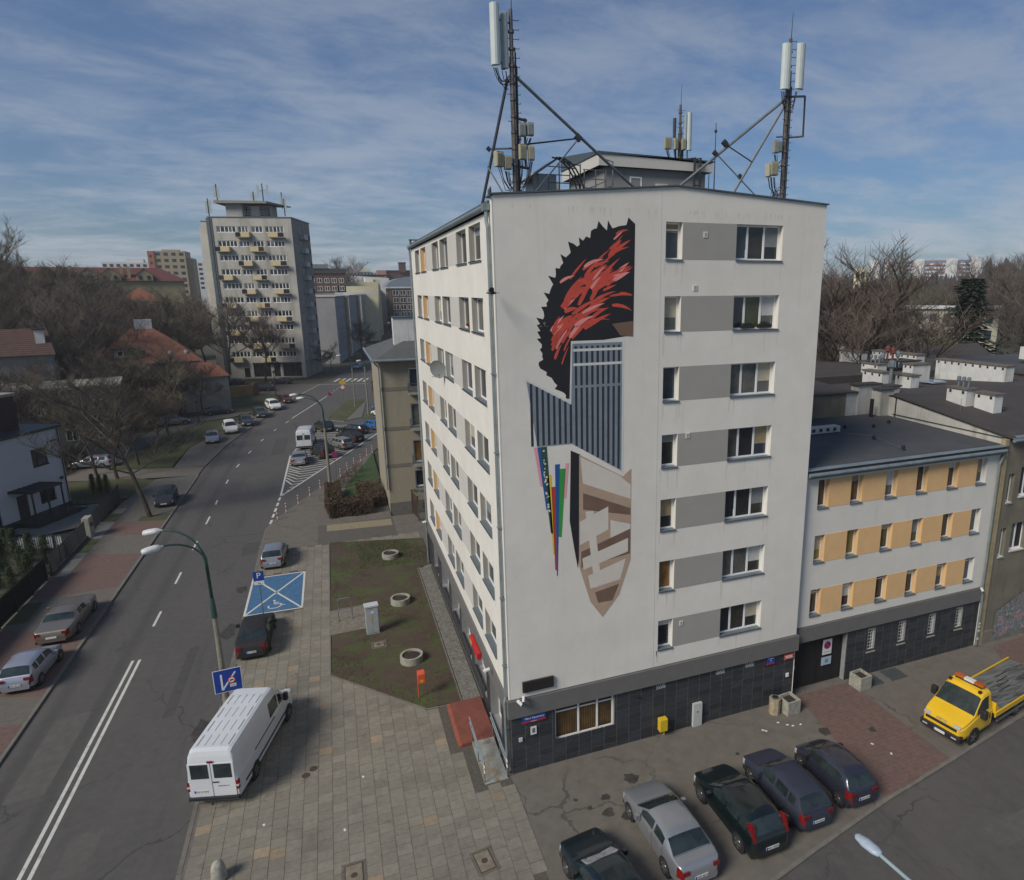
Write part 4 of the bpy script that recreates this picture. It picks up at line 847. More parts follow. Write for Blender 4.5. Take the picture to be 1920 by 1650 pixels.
# party wall (faces the wing roof): sloping parapet
pw = MB()
prof = [(.5, 12.15), (2.33, 12.42), (5.9, 12.92), (8.0, 13.12), (8.0, 11.7), (.5, 11.6)]
X0, X1 = 27.95, 28.25
pw.face([(X0, y, z) for y, z in [(.3, 11.5), (8.2, 11.5), (8.2, 13.15), (.3, 12.1)]][::-1]); pw.build('party_wall', M_party, olive)
ro = MB(); ro.face([(27.9, .1, 12.15), (48, .1, 12.15), (48, 8.2, 13.3), (27.9, 8.2, 13.3)]); ro.face([(27.9, 8.2, 13.3), (48, 8.2, 13.3), (48, 19, 12.4), (26, 19, 12.4)])
ro.box(27.86, 28.2, .1, 8.3, 12.1, 12.1); ro.build('roof', M_oldroof, olive)
cpb = MB(); sbox((27.98, .12, 12.2), (27.98, 8.3, 13.32), .34, .10, cpb); cpb.build('parapet_coping', M_oldroof, olive)
gt = MB(); gt.tube([(27.9, .02, 12.05), (48, .02, 12.05)], .10, 8); gt.box(27.9, 48, .05, .5, 12.16, 12.2); gt.build('gutter', M_zinc, olive)
bwl = MB(); bwl.box(26.1, 28.0, 9.52, 10.2, 11.7, 13.85); bwl.box(27.2, 28.3, 8.7, 9.5, 11.7, 13.6); bwl.box(28.0, 29.7, 9.6, 10.4, 11.7, 13.6); bwl.box(27.95, 28.25, 8.1, 8.7, 11.5, 13.15); bwl.build('stepped_chimney_wall', M_party, olive)
cpb = MB(); cpb.box(26.0, 27.99, 9.42, 10.3, 13.85, 13.95); cpb.box(27.1, 28.4, 8.6, 9.41, 13.6, 13.7); cpb.box(28.0, 29.8, 9.5, 10.5, 13.6, 13.7); cpb.build('chimney_capping', M_oldroof, olive)
MB().box(20.5, 25.2, 9.6, 9.9, 11.6, 13.35).build('olive_rear_wall', M_olive, olive); MB().box(25.2, 26.1, 9.62, 9.95, 11.6, 13.4).build('rear_wall_end', M_party, olive)
MB().box(20.4, 26.1, 9.5, 10.1, 13.4, 13.5).build('parapet_coping', M_oldroof, olive)
MB().tube([(29.2, 4.5, 12.5), (29.2, 4.5, 13.6)], .015, 4).build('aerial_rod', M_steel, olive)
jb = MB(); jb.box(31.2, 32.4, 4.0, 4.5, 12.75, 12.95); jb.build('roof_junk', M_coping, olive)
MB().box(36.4, 37.7, 12.8, 14.3, 13.0, 13.12).build('skylight', mat('skylight_glass', (.25, .32, .38), .1, 0), olive)
# back block that the chimneys stand on
hb = thing('rear_tenement', 'dark flat roofed tenement crowded with chimneys behind the neighbour', 'building')
mb = MB(); mb.prism([(20, 10.1), (27.5, 10.1), (27.5, 22), (20, 22)], 0, [12.9, 12.9, 12.6, 12.6]); mb.build('wall', M_party, hb)
mb = MB(); mb.prism([(19.8, 10), (27.6, 10), (30, 19), (60, 19), (60, 24), (30, 30), (19.8, 30)], 12.0, 13.0); mb.prism([(27, 30.2), (60, 26), (75, 40), (27, 48)], 10, 12.8); mb.build('roof', M_oldroof, hb)
M_chim = mat('whitewashed_chimney', (.55, .55, .53), .9, .08, 1.4); streaks(M_chim, (.20, .16, .11), .6, 2.2, .25, .55, .75)
chs = [  # x0,x1,y0,y1,z0,z1
 (31.9, 32.6, 13.4, 15.3, 13.0, 13.95, 'white chimney stack left of the tall flue pipe'), (32.9, 33.7, 11.7, 13.1, 13.0, 13.85, 'white chimney stack with three dark vents right of the tall flue pipe'),
 (36.6, 37.6, 18.6, 20.4, 13.0, 13.8, 'white chimney stack carrying small metal cowls'), (38.0, 39.9, 16.3, 17.3, 13.0, 13.95, 'slanting capped white chimney stack beside the aerial cluster'),
 (42.2, 43.2, 19.9, 25.0, 12.9, 14.25, 'long stained white chimney wall with a row of vents, in the back row'), (41.6, 42.6, 26.0, 28.6, 12.9, 14.0, 'white chimney stack at the left end of the back row'),
 (41.5, 42.4, 11.0, 17.2, 12.4, 14.2, 'long whitewashed chimney wall in front of the yellow building'),
 (30.5, 31.35, 5.25, 6.65, 12.3, 13.9, 'square white chimney with three metal flues on the near dark roof'), (31.0, 31.7, 3.75, 5.05, 12.3, 13.75, 'square white chimney without flues on the near dark roof'),
 (46.6, 47.6, 35.6, 37.3, 12.9, 14.2, 'small white chimney by the edge of the tall block'), (46.0, 46.8, 32.4, 33.8, 12.9, 14.0, 'small white chimney second from the tall block'), (47.5, 53.5, 32.6, 33.6, 12.6, 13.4, 'pale low chimney wall behind the aerial cluster')]
cowl = mat('cowl_metal', (.22, .27, .29), .45, .1, metal=.5)
for i, (x0, x1, y0, y1, z0, z1, lb_) in enumerate(chs):
    c = thing('chimney', lb_, 'chimney', ((x0+x1)/2, (y0+y1)/2, z0-.3), 0, 'whitewashed chimneys on the dark roofs')
    w, d, h = (x1-x0)/2, (y1-y0)/2, z1-z0+.3
    MB().box(-w, w, -d, d, 0, h).build('stack', M_chim, c); MB().box(-w-.08, w+.08, -d-.08, d+.08, h, h+.1).build('capping', mat('chimney_capping', (.13, .11, .09), .9, .2, 3), c)
    hl = MB(); n = max(2, int(d*2/.6))
    for k in range(n): y = -d+.25+(2*d-.5)*k/max(1, n-1); hl.box(-w-.012, -w, y-.08, y+.08, h-.26, h-.08)
    hl.build('flue_openings', M_black, c)
    for k in range(3 if i in (2, 7) else 0):
        y = -d*.6+k*d*.5; MB().lathe([(.06, 0), (.06, .35), (.12, .4), (.12, .6), (.05, .65)], (0, y, h+.1), 10).build('cowl', cowl, c)
fl = thing('flue_pipe', 'tall grey metal flue pipe between the two nearest white chimney stacks', 'flue pipe', (31.6, 12.3, 12.9))
MB().tube([(0, 0, 0), (0, 0, 1.7)], .12, 10).build('pipe', cowl, fl); MB().lathe([(.15, 0), (.24, .1), (.24, .45), (.12, .55)], (0, 0, 1.55), 10).build('cowl', cowl, fl)
ac = thing('aerial_cluster', 'cluster of rusty red and grey flues and aerials on the chimney roofs', 'aerials', (40.0, 20.5, 12.9))
for k, (x, h, mm) in enumerate(((-1.0, 1.7, cowl), (-.5, 2.3, mat('rusty_pipe', (.16, .04, .03), .8, .3, 5)), (.1, 2.1, MATS['rusty_pipe']), (.7, 1.8, cowl))): MB().tube([(x, 0, 0), (x, 0, h)], .1, 7).lathe([(.1, 0), (.2, .1), (.2, .4), (.1, .5)], (x, 0, h-.6), 8).build('flue', mm, ac)
MB().prism([(-3, -1), (2.5, -1), (2.5, 1), (-3, 1)], .9, 1.0).build('shelf_roof', M_oldroof, ac)
# further roofs to the right
M_yel = mat('yellow_render', (.42, .33, .17), .9, .1, 1)
def simple_block(name, label, x0, x1, y0, y1, h, wm, rm, rz=0, roofh=.3, over_=.3, cat='building', group=None):
    t = thing(name, label, cat, ((x0+x1)/2, (y0+y1)/2, 0), rz, group); w, d = (x1-x0)/2, (y1-y0)/2
    MB().box(-w, w, -d, d, -.5, h).build('wall', wm, t); MB().box(-w-over_, w+over_, -d-over_, d+over_, h, h+roofh).build('roof', rm, t); return t
yb = simple_block('yellow_house', 'pale yellow building with grey roof behind the chimney roofs', 48, 76, 12, 24, 13.0, M_yel, M_roofw)
bush_spots = []
gb_ = simple_block('flat_roof_house', 'flat roofed house with glazed top floor between the chimney roofs', 44.5, 52, 24.5, 30, 13.0, M_olive, M_roofw)
FG = Fac((-3.7, -2.78), 0)
for k in range(3): window(FG, gb_, .6+k*2.4, 2.6+k*2.4, 11.8, 12.8, 0, (.5,), 0, [g4, g3])
cr = MB(); cr.box(-11, 11, -3.4, -3.0, 13.9, 14.1); cr.build('red_tile_ridge', mat('red_ridge_tile', (.24, .07, .04), .8, .2, 3), yb)
for k, x in enumerate((-9.5, -3, 3, 8)): MB().box(x, x+1.3, -1, 0, 13.7, 14.8 if k != 1 else 14.3).build('roof_box', M_wplast, yb)
gh = thing('gabled_house', 'house with a whitewashed gable and red roof behind the chimneys', 'house', (52.5, 38.5, 0), R(-43))
MB().prism([(-3.6, -.2), (3.6, -.2), (3.6, 8), (-3.6, 8)], 0, 12.3).build('wall', M_chim, gh)
g_ = MB(); g_.face([(-3.6, -.2, 12.3), (3.6, -.2, 12.3), (0, -.2, 15.0)]); g_.build('gable', M_chim, gh)
g_ = MB(); g_.face([(-4, -.5, 12.1), (0, -.5, 15.2), (0, 9, 15.2), (-4, 9, 12.1)]); g_.face([(0, -.5, 15.2), (4, -.5, 12.1), (4, 9, 12.1), (0, 9, 15.2)]); g_.build('roof', mat('dull_red_roof', (.12, .045, .035), .9, .2, 1), gh)
MB().box(-1.2, 1.2, -1.2, -.4, 12, 13.3).build('chimney', mat('brick_dull', (.16, .07, .05), .9, .2, 3), gh)

# ---------------------------------------------------------------- beige block behind the lawn
M_beige = mat('beige_pebbledash', (.30, .262, .195), .95, .10, 9, bump=.5, bscale=50, detail=8); streaks(M_beige, (.17, .145, .11), .35, 1.0, .2, .54, .75)
M_beiged = mat('beige_band', (.17, .155, .125), .95, .08, 4)
be = thing('beige_apartment_block', 'four storey beige rendered block with hipped grey roof behind the white block', 'building')
FB = Fac((-1.75, 36.9), 0)
opb = [(2.40, 3.9, z, z+h) for z, h in ((11.2, 2.1), (7.95, 2.15), (4.6, 2.1), (2.25, 1.6))] + [(6.5, 8, z, z+1.6) for z in (2.2, 5, 8, 11.3)]
mb = MB(); FB.wall(mb, 0, 13, .95, 14.0, opb, .22); mb.face([(-1.75, 50, 0), (-1.75, 36.9, 0), (-1.75, 36.9, 14), (-1.75, 50, 14)]); mb.face([(11.25, 36.9, 0), (11.25, 50, 0), (11.25, 50, 14), (11.25, 36.9, 14)]); mb.build('wall', M_beige, be)
MB().box(-1.7, 11.2, 37.2, 37.22, 0, 14).build('interior_backing', MATS['interior_dark'], be)
MB().box(-1.7, 11.3, 36.86, 36.98, -.2, .95).build('plinth', mat('grey_plinth', (.13, .125, .11), .9, .15, 2), be)
for z in (11.35, 7.75, 4.30): MB().box(-1.78, 11.3, 36.875, 36.9, z, z+.32).build('string_course', M_beiged, be)
for i, o_ in enumerate(opb): window(FB, be, *o_[:4], .16, (.6,) if i < 4 else (.5,), .04, fw=.11, panes=[[g2, g4], [g4, g2], [g_org, g4], [g1, g1], [g2], [g4], [g1], [g3]][i])
for i, z in enumerate((11.0, 7.72, 4.35)):
    bl = MB(); bl.box(2.1-1.75+.15, 4.4-1.75, 36.0, 36.87, z, z+.12); bl.build('balcony_slab', M_conc, be)
    br = MB()
    for k in range(16): br.box(.55+k*.13, .565+k*.13, 36.02, 36.035, z+.12, z+1.0)
    br.box(.5, 2.65, 36.0, 36.04, z+1.0, z+1.04); br.box(.5, .53, 36.0, 36.87, z+1.0, z+1.04)
    for k in range(6): br.box(.5, .515, 36.05+k*.15, 36.065+k*.15, z+.12, z+1.0)
    br.build('balcony_railing', M_coping, be)
rf = MB(); E = [(-2.3, 36.2), (11.8, 36.2), (11.8, 50.8), (-2.3, 50.8)]; T = [(3.2, 43.5), (6.5, 43.5)]; ze, zt = 14.15, 16.6
e3 = [(x, y, ze) for x, y in E]; t3 = [(x, y, zt) for x, y in T]
rf.face([e3[0], e3[1], t3[1], t3[0]]); rf.face([e3[1], e3[2], t3[1]]); rf.face([e3[2], e3[3], t3[0], t3[1]]); rf.face([e3[3], e3[0], t3[0]])
rf.build('roof', mat('grey_roof_sheet', (.085, .09, .09), .85, .12, 1.5, bump=.2), be)
MB().box(-2.25, 11.75, 36.25, 50.7, 13.95, 14.12).build('eaves', M_beiged, be)
g_ = MB(); g_.tube([(-2.35, 36.12, 14.12), (11.8, 36.12, 14.12)], .13, 8); g_.tube([(-2.38, 36.2, 14.1), (-2.38, 50.7, 14.1)], .12, 8); g_.tube([(-2.3, 36.2, 14.0), (-1.9, 36.75, 13.5), (-1.88, 36.78, 2.5), (-1.88, 36.78, 2.3)], .07, 8); g_.build('gutter', M_zinc, be)
MB().box(-.1, 2.7, 40.2, 41.5, 14.4, 17.6).build('chimney', M_chim, be)
v_ = MB(); v_.box(-.15, 2.75, 40.1, 41.6, 17.6, 17.72)
for k in range(4): v_.lathe([(.1, 0), (.1, .4), (.05, .45)], (1.3+k*.35, 40.6, 17.7), 8)
v_.build('chimney_capping', M_coping, be)
MB().box(1.2, 4, 36.84, 36.89, .15, .6).build('cellar_window', g1, be)
sc = MB(); q = random.Random(5)
for k in range(14): x = .3+k*.11; sc.tube([(x, 36.885, 1.75+q.uniform(-.12, .05)), (x+.08, 36.885, 1.95+q.uniform(-.1, .15)), (x+.14, 36.885, 1.78)], .018, 4)
sc.build('scrawl', mat('faint_spray', (.14, .16, .17), .8, 0), be)
# brown fence and gate between the beige and white blocks
fn = thing('barred_fence', 'rusty brown bar fence between the beige block and the lawn corner', 'fence', (0, 0, 0))
def barfence(t, a, b, h, sp, m, post=2.2, bar_w=.02):
    A = Vector((*a, 0)); B = Vector((*b, 0)); d = B-A; L_ = d.length; ang = math.atan2(d.y, d.x)
    bmz = MB().box(0, bar_w, -bar_w/2, bar_w/2, .08, h).mesh('bar', m); n = min(290, int(L_/sp))
    for k in range(n): put('bar', bmz, t, A+d*(k/n)-t.location, (0, 0, ang))
    M_ = Matrix.Translation(A-t.location) @ Matrix.Rotation(ang, 4, 'Z')
    for z in (.12, h-.12): MB().box(0, L_, -.02, .02, z, z+.05, M=M_).build('rail', m, t)
    for k in range(int(L_/post)+1): MB().box(k*post-.04, k*post+.04, -.05, .05, -.1, h+.12, M=M_).build('post', m, t)
M_rust = mat('rusty_fence_paint', (.075, .045, .035), .8, .25, 4)
barfence(fn, (.4, 33.8), (.1, 36.5), 2.2, .14, M_rust); barfence(fn, (.4, 33.8), (2.8, 33.9), 1.5, .13, mat('olive_fence_paint', (.11, .10, .08), .8, .2, 4)); barfence(fn, (1.9, 31.5), (-.2, 24.2), 1.8, .13, M_rust)
# ---------------------------------------------------------------- tower block far left
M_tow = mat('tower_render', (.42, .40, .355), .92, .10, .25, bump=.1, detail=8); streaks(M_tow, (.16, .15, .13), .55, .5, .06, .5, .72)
M_towd = mat('tower_side_shaded', (.26, .255, .24), .92, .12, .3, detail=8); streaks(M_towd, (.12, .115, .11), .5, .5, .08, .5, .72)  # tower render again, colour darkened to carry the shade of its right face
tow = thing('tower_block', 'twelve storey grey concrete tower block with staggered cream balconies', 'building', (0, 0, 0))
ta = math.atan2(146.17-150.6, -11.6+28.85); FT = Fac((-28.85, 150.6), ta)
rows = [34.45-3.115*k for k in range(10)]
cols_ = [(1.55, 5.7, (.2, .42, .62, .8)), (6.1, 8.35, (.35, .68)), (9.0, 11.45, (.35, .68)), (12.0, 16.0, (.2, .42, .62, .8))]
opt = [(a, b, z-1.35, z) for z in rows for a, b, _ in cols_]
mb = MB(); FT.wall(mb, 0, 17.8, 4.0, 36.3, opt, .15)
B_ = FT.p(17.8, 0, 0); FR = Fac((B_.x, B_.y), ta+PI/2); opr = [(5.6, 7.0, z-1.5, z+.2) for z in rows] + [(1.4+0, 1.9, z-1.0, z-.3) for z in rows[5:]]
mb.build('wall', M_tow, tow)
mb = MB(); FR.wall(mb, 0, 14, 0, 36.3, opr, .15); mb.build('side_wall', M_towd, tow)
mb = MB(); mb.face([FT.p(17.8, 14, 0), FT.p(0, 14, 0), FT.p(0, 14, 36.3), FT.p(17.8, 14, 36.3)]); mb.face([FT.p(0, 14, 0), FT.p(0, 0, 0), FT.p(0, 0, 36.3), FT.p(0, 14, 36.3)]); mb.face([FT.p(0, .2, 36.2), FT.p(17.6, .2, 36.2), FT.p(17.6, 14, 36.2), FT.p(0, 14, 36.2)])
FT.box(mb, 0, 17.82, 0, .0, 36.3, 36.3) if False else None
mb.build('back_wall', M_tow, tow)
mb = MB(); FT.box(mb, .3, 17.6, .3, .34, 0, 36); FR.box(mb, .3, 13.6, .3, .34, 0, 36); mb.build('interior_backing', MATS['interior_dark'], tow)
cp = MB(); FT.box(cp, -.1, 17.95, -.12, 14.1, 36.3, 36.5); cp.build('coping', M_coping, tow)
q = random.Random(4)
FGL = [g2, g4, g1, g4, g3, g2, g1]
for r, z in enumerate(rows):
    for c, (a, b, ml) in enumerate(cols_): window(FT, tow, a, b, z-1.35, z, .1, ml, 0, [FGL[q.randrange(7)] for _ in range(3)], fw=.13)
    window(FR, tow, 5.6, 7.0, z-1.5, z+.2, .1, (.5,), 0, [g2, g1], fw=.1)
M_balc = mat('cream_balcony_panel', (.56, .45, .26), .8, .1, 3)
def balcony(fac, u0, u1, z, side, pm=None):
    b = MB(); fac.box(b, u0, u1, -1.1, -.02, z-.12, z); b.build('balcony_floor', M_conc, tow)
    m_ = u0+(u1-u0)*.38 if side == 0 else u0+(u1-u0)*.62
    p = MB(); fac.box(p, *((m_, u1) if side == 0 else (u0, m_)), -1.14, -1.08, z, z+1.05)
    e = u1 if side == 0 else u0; fac.box(p, e-.04, e+.04, -1.08, -.02, z, z+1.05); p.build('balcony_panel', pm or M_balc, tow)
    g = MB(); a, c = ((u0, m_) if side == 0 else (m_, u1)); n = 5
    for k in range(n+1): x = a+(c-a)*k/n; fac.box(g, x-.02, x+.02, -1.12, -1.08, z, z+1.05)
    for zz in (.1, .5, .98): fac.box(g, a, c, -1.13, -1.09, z+zz, z+zz+.06)
    fac.box(g, a, c, -1.06, -1.05, z+.05, z+.95); g.build('balcony_railing', M_black if q.random() < .6 else M_rust, tow)
for r, z in enumerate(rows):
    zb = z-2.4
    if r % 2 == 0: balcony(FT, 5.9, 8.8, zb, 0); balcony(FT, 12.9, 16.2, zb, 1)
    else: balcony(FT, 1.2, 4.2, zb, 0); balcony(FT, 8.7, 11.6, zb, 1)
    balcony(FR, 5.2, 9.8, zb, 1 if True else 0, mat('pale_glass_panel', (.30, .34, .36), .4, .1))
# ground floor shop with dark glazing
sh = MB(); FT.wall(sh, 0, 17.8, 0, 4.0, [(3.9, 5.2, .1, 2.5), (6.0, 9.9, .4, 3.4), (10.6, 12.0, .4, 3.4), (12.6, 16.9, .4, 3.4)], .3); sh.build('shop_wall', M_tow, tow)
for a, b in ((6.0, 9.9), (10.6, 12.0), (12.6, 16.9)): window(FT, tow, a, b, .4, 3.4, .15, (.33, .66) if b-a > 2 else (), 0, [g1], M_frame_dark, name='shop_window')
window(FT, tow, 3.9, 5.2, .1, 2.5, .2, (), 0, [g1], M_frame_dark, name='door')
sg = MB(); FT.box(sg, 5.9, 17.0, -.12, -.01, 3.35, 3.75); sg.build('shop_fascia', M_black, tow)
cs = MB(); FR.box(cs, .8, 1.6, -.5, -.4, 3.3, 4.1); cs.build('green_shop_sign', mat('green_sign', (.03, .35, .08), .5, 0), tow)
st = MB(); FT.box(st, 0, 17, -1.0, 0, 0, .35); st.build('shop_steps', M_conc, tow)
# stair mass to the left
s_ = MB(); FT.box(s_, -2.4, -.02, 2.0, 12, 0, 35.6); FT.box(s_, -3.4, -2.42, 3.2, 11, 0, 34.4); s_.build('stair_tower', mat('tower_warm_render', (.46, .44, .385), .92, .08, .4), tow)
s_ = MB(); FT.box(s_, -2.5, .1, 1.9, 12.1, 35.6, 35.75); FT.box(s_, -.35, .35, -.2, .1, .2, 36.2); FT.box(s_, .55, .75, -.15, 0, 1, 36.4); s_.build('dark_pilaster', M_coping, tow)
# roof pavilion
p_ = MB(); FT.box(p_, 3.5, 7.0, 1.5, 7, 36.3, 39.4); FT.box(p_, 7.0, 12.8, 3.2, 7, 36.3, 39.2); p_.build('roof_pavilion', mat('tower_pavilion', (.36, .35, .32), .9, .1), tow)
p_ = MB(); FT.box(p_, 7.2, 12.4, 3.1, 3.2, 37.0, 39.0); p_.build('pavilion_window', g1, tow)
p_ = MB(); FT.box(p_, 8.4, 10.2, 3.04, 3.09, 36.9, 39.1); p_.build('pavilion_door', M_walllg, tow)
p_ = MB(); P = [FT.p(u, d, 0) for u, d in ((1.6, .2), (12.8, .2), (15.8, 8), (1.6, 8))]; p_.prism([(v.x, v.y) for v in P], 39.4, [40.0, 39.9, 39.6, 39.9]); p_.build('pavilion_roof', M_conc, tow)
p_ = MB()
for k in range(9): FT.box(p_, 7+k*.7, 7.05+k*.7, .6, .65, 36.5, 37.6)
for z in (37.0, 37.6): FT.box(p_, 7, 12.7, .6, .66, z, z+.06)
p_.build('pavilion_railing', M_coping, tow)
def rooftop_mast(u, d, z, h, panels, lb_):
    t = thing('small_antenna_mast', lb_, 'antenna mast', FT.p(u, d, z), 0, 'antenna masts on the tower block roof')
    MB().tube([(0, 0, 0), (0, 0, h)], .11, 6).build('pole', M_dsteel, t)
    for k, (dx, z0, hh) in enumerate(panels):
        MB().box(dx-.22, dx+.22, -.34, -.12, z0, z0+hh).build('antenna_panel', M_ant, t); MB().tube([(dx, -.12, z0+hh*.5), (0, 0, z0+hh*.5)], .04, 4).build('bracket', M_dsteel, t)
for a in ((2.2, 1.0, 39.9, 3.6, [(-.35, .9, 2.4), (.3, .6, 2.2)], 'twin panel antenna mast at the left edge of the pavilion roof'), (.2, .6, 36.4, 4.0, [(-.3, .8, 2.6), (.4, 1.0, 2.6)], 'low antenna mast at the left corner of the tower roof'),
          (9.6, 2.0, 39.9, 2.2, [(-.4, .3, 1.6), (.4, .2, 1.4)], 'short antenna mast in the middle of the pavilion roof'), (11.8, 1.6, 39.8, 4.0, [(-.9, 1.2, 2.4), (1.0, 1.5, 2.2)], 'tallest antenna mast on the pavilion roof with dark camera head'),
          (14.6, 5.5, 38.9, 3.6, [(-.2, .6, 2.2), (.6, .9, 2.0)], 'antenna mast near the right end of the tower roof'), (15.6, 3.5, 37.0, 3.8, [(.3, 1.6, 2.0)], 'rightmost antenna mast of the tower block')): rooftop_mast(*a)

# ---------------------------------------------------------------- blocks along the far street
def street_block(name, label, p0, p1, depth, h, wm, rows_, ncol, ww, wh, z0=1.6, fh=3.0, roofm=None, frame=None, endm=None, cat='building', ends=True, mull=(.5,)):
    """facade from p0 (right end seen from the street) to p1"""
    d = Vector((p1[0]-p0[0], p1[1]-p0[1], 0)); L_ = d.length; F = Fac(p0, math.atan2(d.y, d.x)); t = thing(name, label, cat)
    sp = L_/ncol; ops = [(k*sp+(sp-ww)/2, k*sp+(sp+ww)/2, z0+r*fh, z0+r*fh+wh) for r in range(rows_) for k in range(ncol)]
    mb = MB(); F.wall(mb, 0, L_, -.3, h, ops, .15)
    for a, b in (((0, depth), (0, 0)), ((L_, 0), (L_, depth)), ((L_, depth), (0, depth))): mb.face([F.p(*a, -.3), F.p(*b, -.3), F.p(*b, h), F.p(*a, h)])
    mb.build('wall', wm, t); mb = MB(); F.box(mb, .2, L_-.2, .25, .3, 0, h-.2); mb.build('interior_backing', MATS['interior_dark'], t)
    mb = MB(); F.box(mb, -.2, L_+.2, -.25, depth+.2, h, h+.25); mb.build('roof', roofm or M_roof, t)
    for i, o_ in enumerate(ops): window(F, t, *o_[:4], .1, mull, 0, [FARG[(i*7+i//5) % 5], FARG[(i*3) % 5]], frame or M_frame, fw=.08)
    return t, F
M_gryb = mat('grey_blue_render', (.30, .30, .31), .92, .06, .4); M_gryy = mat('dull_ochre_render', (.36, .31, .20), .92, .06, .5)
M_limeb = mat('dull_yellow_green_render', (.34, .31, .16), .92, .05, .5); M_blub = mat('pale_blue_grey_render', (.24, .26, .30), .92, .05, .5); M_crm = mat('pale_cream_render', (.62, .56, .38), .92, .05, .5); M_whb = mat('white_painted_block', (.58, .58, .57), .9, .05, .4)
secs = [((-3.5, 178.6), (-.3, 199.5), 18.5), ((1.1, 209), (4.6, 232), 18.6), ((6.75, 247.5), (9.3, 266), 18.9), ((10.2, 272), (12.5, 287), 19.3)]
wdn = ['nearest', 'second', 'third', 'farthest']
for i, (a, b, h) in enumerate(secs):
    t, F = street_block('street_block_section', wdn[i]+' grey section of the long stepped block beyond the tower', a, b, 16, h, M_gryb, 5, 4, 1.6, 1.5, 2.2, 3.1, mat('pale_roof_edge', (.42, .42, .40), .9, .1))
    t['group'] = 'stepped grey block sections beyond the tower'
    mb = MB(); F.box(mb, math.dist(a, b)-2.4, math.dist(a, b)+1.2, -.8, -.02, 0, h+.1); mb.build('ochre_bay', M_gryy, t)
street_block('lime_block', 'yellow green painted block with many small windows on the far street', (14.2, 300), (25.3, 398), 18, 20.3, M_limeb, 5, 8, 3.2, 1.8, 2.2, 3.4, M_roof, mull=(.5,))
street_block('pale_blue_block', 'pale blue grey block beyond the yellow green one', (26.6, 408), (39, 490), 18, 21.8, M_blub, 5, 7, 3.4, 1.7, 2.4, 3.4)
cb_ = thing('cream_block', 'cream stepped block rising behind the grey sections', 'building')
for (u, y, w, h, z) in ((-1.5, 262, 17, 0, 22.0), (-.5, 285, 18, 0, 24.0), (12, 300, 12, 0, 25.2)): MB().box(u, u+w-1.5 if w > 14 else u+6, y, y+18, 0, z).build('wall', M_crm, cb_)
MB().box(11, 14.5, 292, 300, 0, 26.0).build('stair_tower', M_whb, cb_)
for k in range(6): MB().box(-3+k*2.6, -.5+k*2.6, 205+k*9, 206+k*9, 18.9, 19.7).build('roof_parapet', M_whb, cb_)
wb = thing('white_hall', 'long low white hall with dark roof edge on the skyline above the street', 'building', (0, 0, 0))
MB().prism([(9.5, 396), (30, 394), (30, 430), (9.5, 430)], 0, [29.0, 27.5, 27.5, 29.0]).build('wall', M_whb, wb); MB().prism([(9.3, 398), (30, 396.5), (30, 430), (9.3, 430)], 29.0, 29.6).build('roof', M_black, wb)
dm = thing('glazed_building', 'brown brick office with curved metal roof at the end of the street', 'building', (0, 0, 0))
MB().box(26, 52, 340, 372, 0, 21.5).build('wall', mat('brown_brick', (.075, .045, .038), .9, .15, 1), dm)
FD = Fac((26, 340), 0)
for r in range(5):
    for c in range(7): window(FD, dm, .8+c*3.6, 3.8+c*3.6, 3+r*3.7, 5.6+r*3.7, -.06, (.5,), 0, [FARG[(r+c*2) % 5], g1], fw=.14)
for z in (21.4,): MB().box(25.6, 52.4, 339.5, 340.2, z, z+.8).build('cornice', M_whb, dm)
mb = MB(); n = 10
for k in range(n): a, b = PI*k/n, PI*(k+1)/n; mb.face([(39-15*math.cos(a), 342, 22+5.5*math.sin(a)), (39-15*math.cos(b), 342, 22+5.5*math.sin(b)), (39-15*math.cos(b), 372, 22+5.5*math.sin(b)), (39-15*math.cos(a), 372, 22+5.5*math.sin(a))]); mb.face([(39, 342, 22), (39-15*math.cos(b), 342, 22+5.5*math.sin(b)), (39-15*math.cos(a), 342, 22+5.5*math.sin(a))])
mb.build('curved_roof', mat('blue_grey_sheet', (.20, .24, .29), .6, .1), dm)
bk_ = thing('brick_landmark', 'dark red brick building with a stubby tower on the skyline', 'building', (0, 0, 0))
mbr = mat('dark_red_brick', (.10, .045, .045), .9, .15, .6)
MB().box(34, 56, 476, 490, 0, 33.5).build('wall', mbr, bk_); MB().box(33.6, 56.4, 475.5, 490.5, 33.5, 34.4).build('roof', M_black, bk_); MB().box(44.5, 49, 474, 480, 33, 39.2).build('chimney', mbr, bk_); MB().box(44.2, 49.3, 473.7, 480.3, 39.2, 39.9).build('chimney_cap', M_black, bk_); MB().box(28.5, 35, 470, 476, 0, 34.2).build('pink_stair_tower', mat('pink_render', (.40, .22, .19), .9, .05), bk_)
bl_ = thing('brick_block', 'dark brick block with flat roof immediately right of the tower block', 'building', (0, 0, 0))
MB().box(-12, 2, 262, 285, 0, 27).build('wall', mat('brown_red_brick', (.12, .065, .05), .9, .15, .6), bl_); MB().box(-12.5, 2.5, 261.5, 285.5, 27, 28.8).build('roof', M_roof, bl_); MB().box(-11, -4, 261.2, 275, 28.8, 30.4).build('roof_house', mat('grey_plant_room', (.18, .2, .22), .8, .1), bl_)
FK = Fac((-12, 262), 0)
for r in range(4):
    for c in range(5): window(FK, bl_, .8+c*2.7, 2.6+c*2.7, 14+r*3.1, 15.8+r*3.1, -.05, (.5,), 0, [g2, g1], fw=.12)
fw_ = thing('far_white_block', 'small cream block on the skyline above the white hall', 'building', (0, 0, 0)); MB().box(14, 44, 676, 700, 0, 38.5).build('wall', M_whb, fw_); MB().box(24, 37, 675, 690, 38.5, 41.0).build('roof_house', M_crm, fw_)
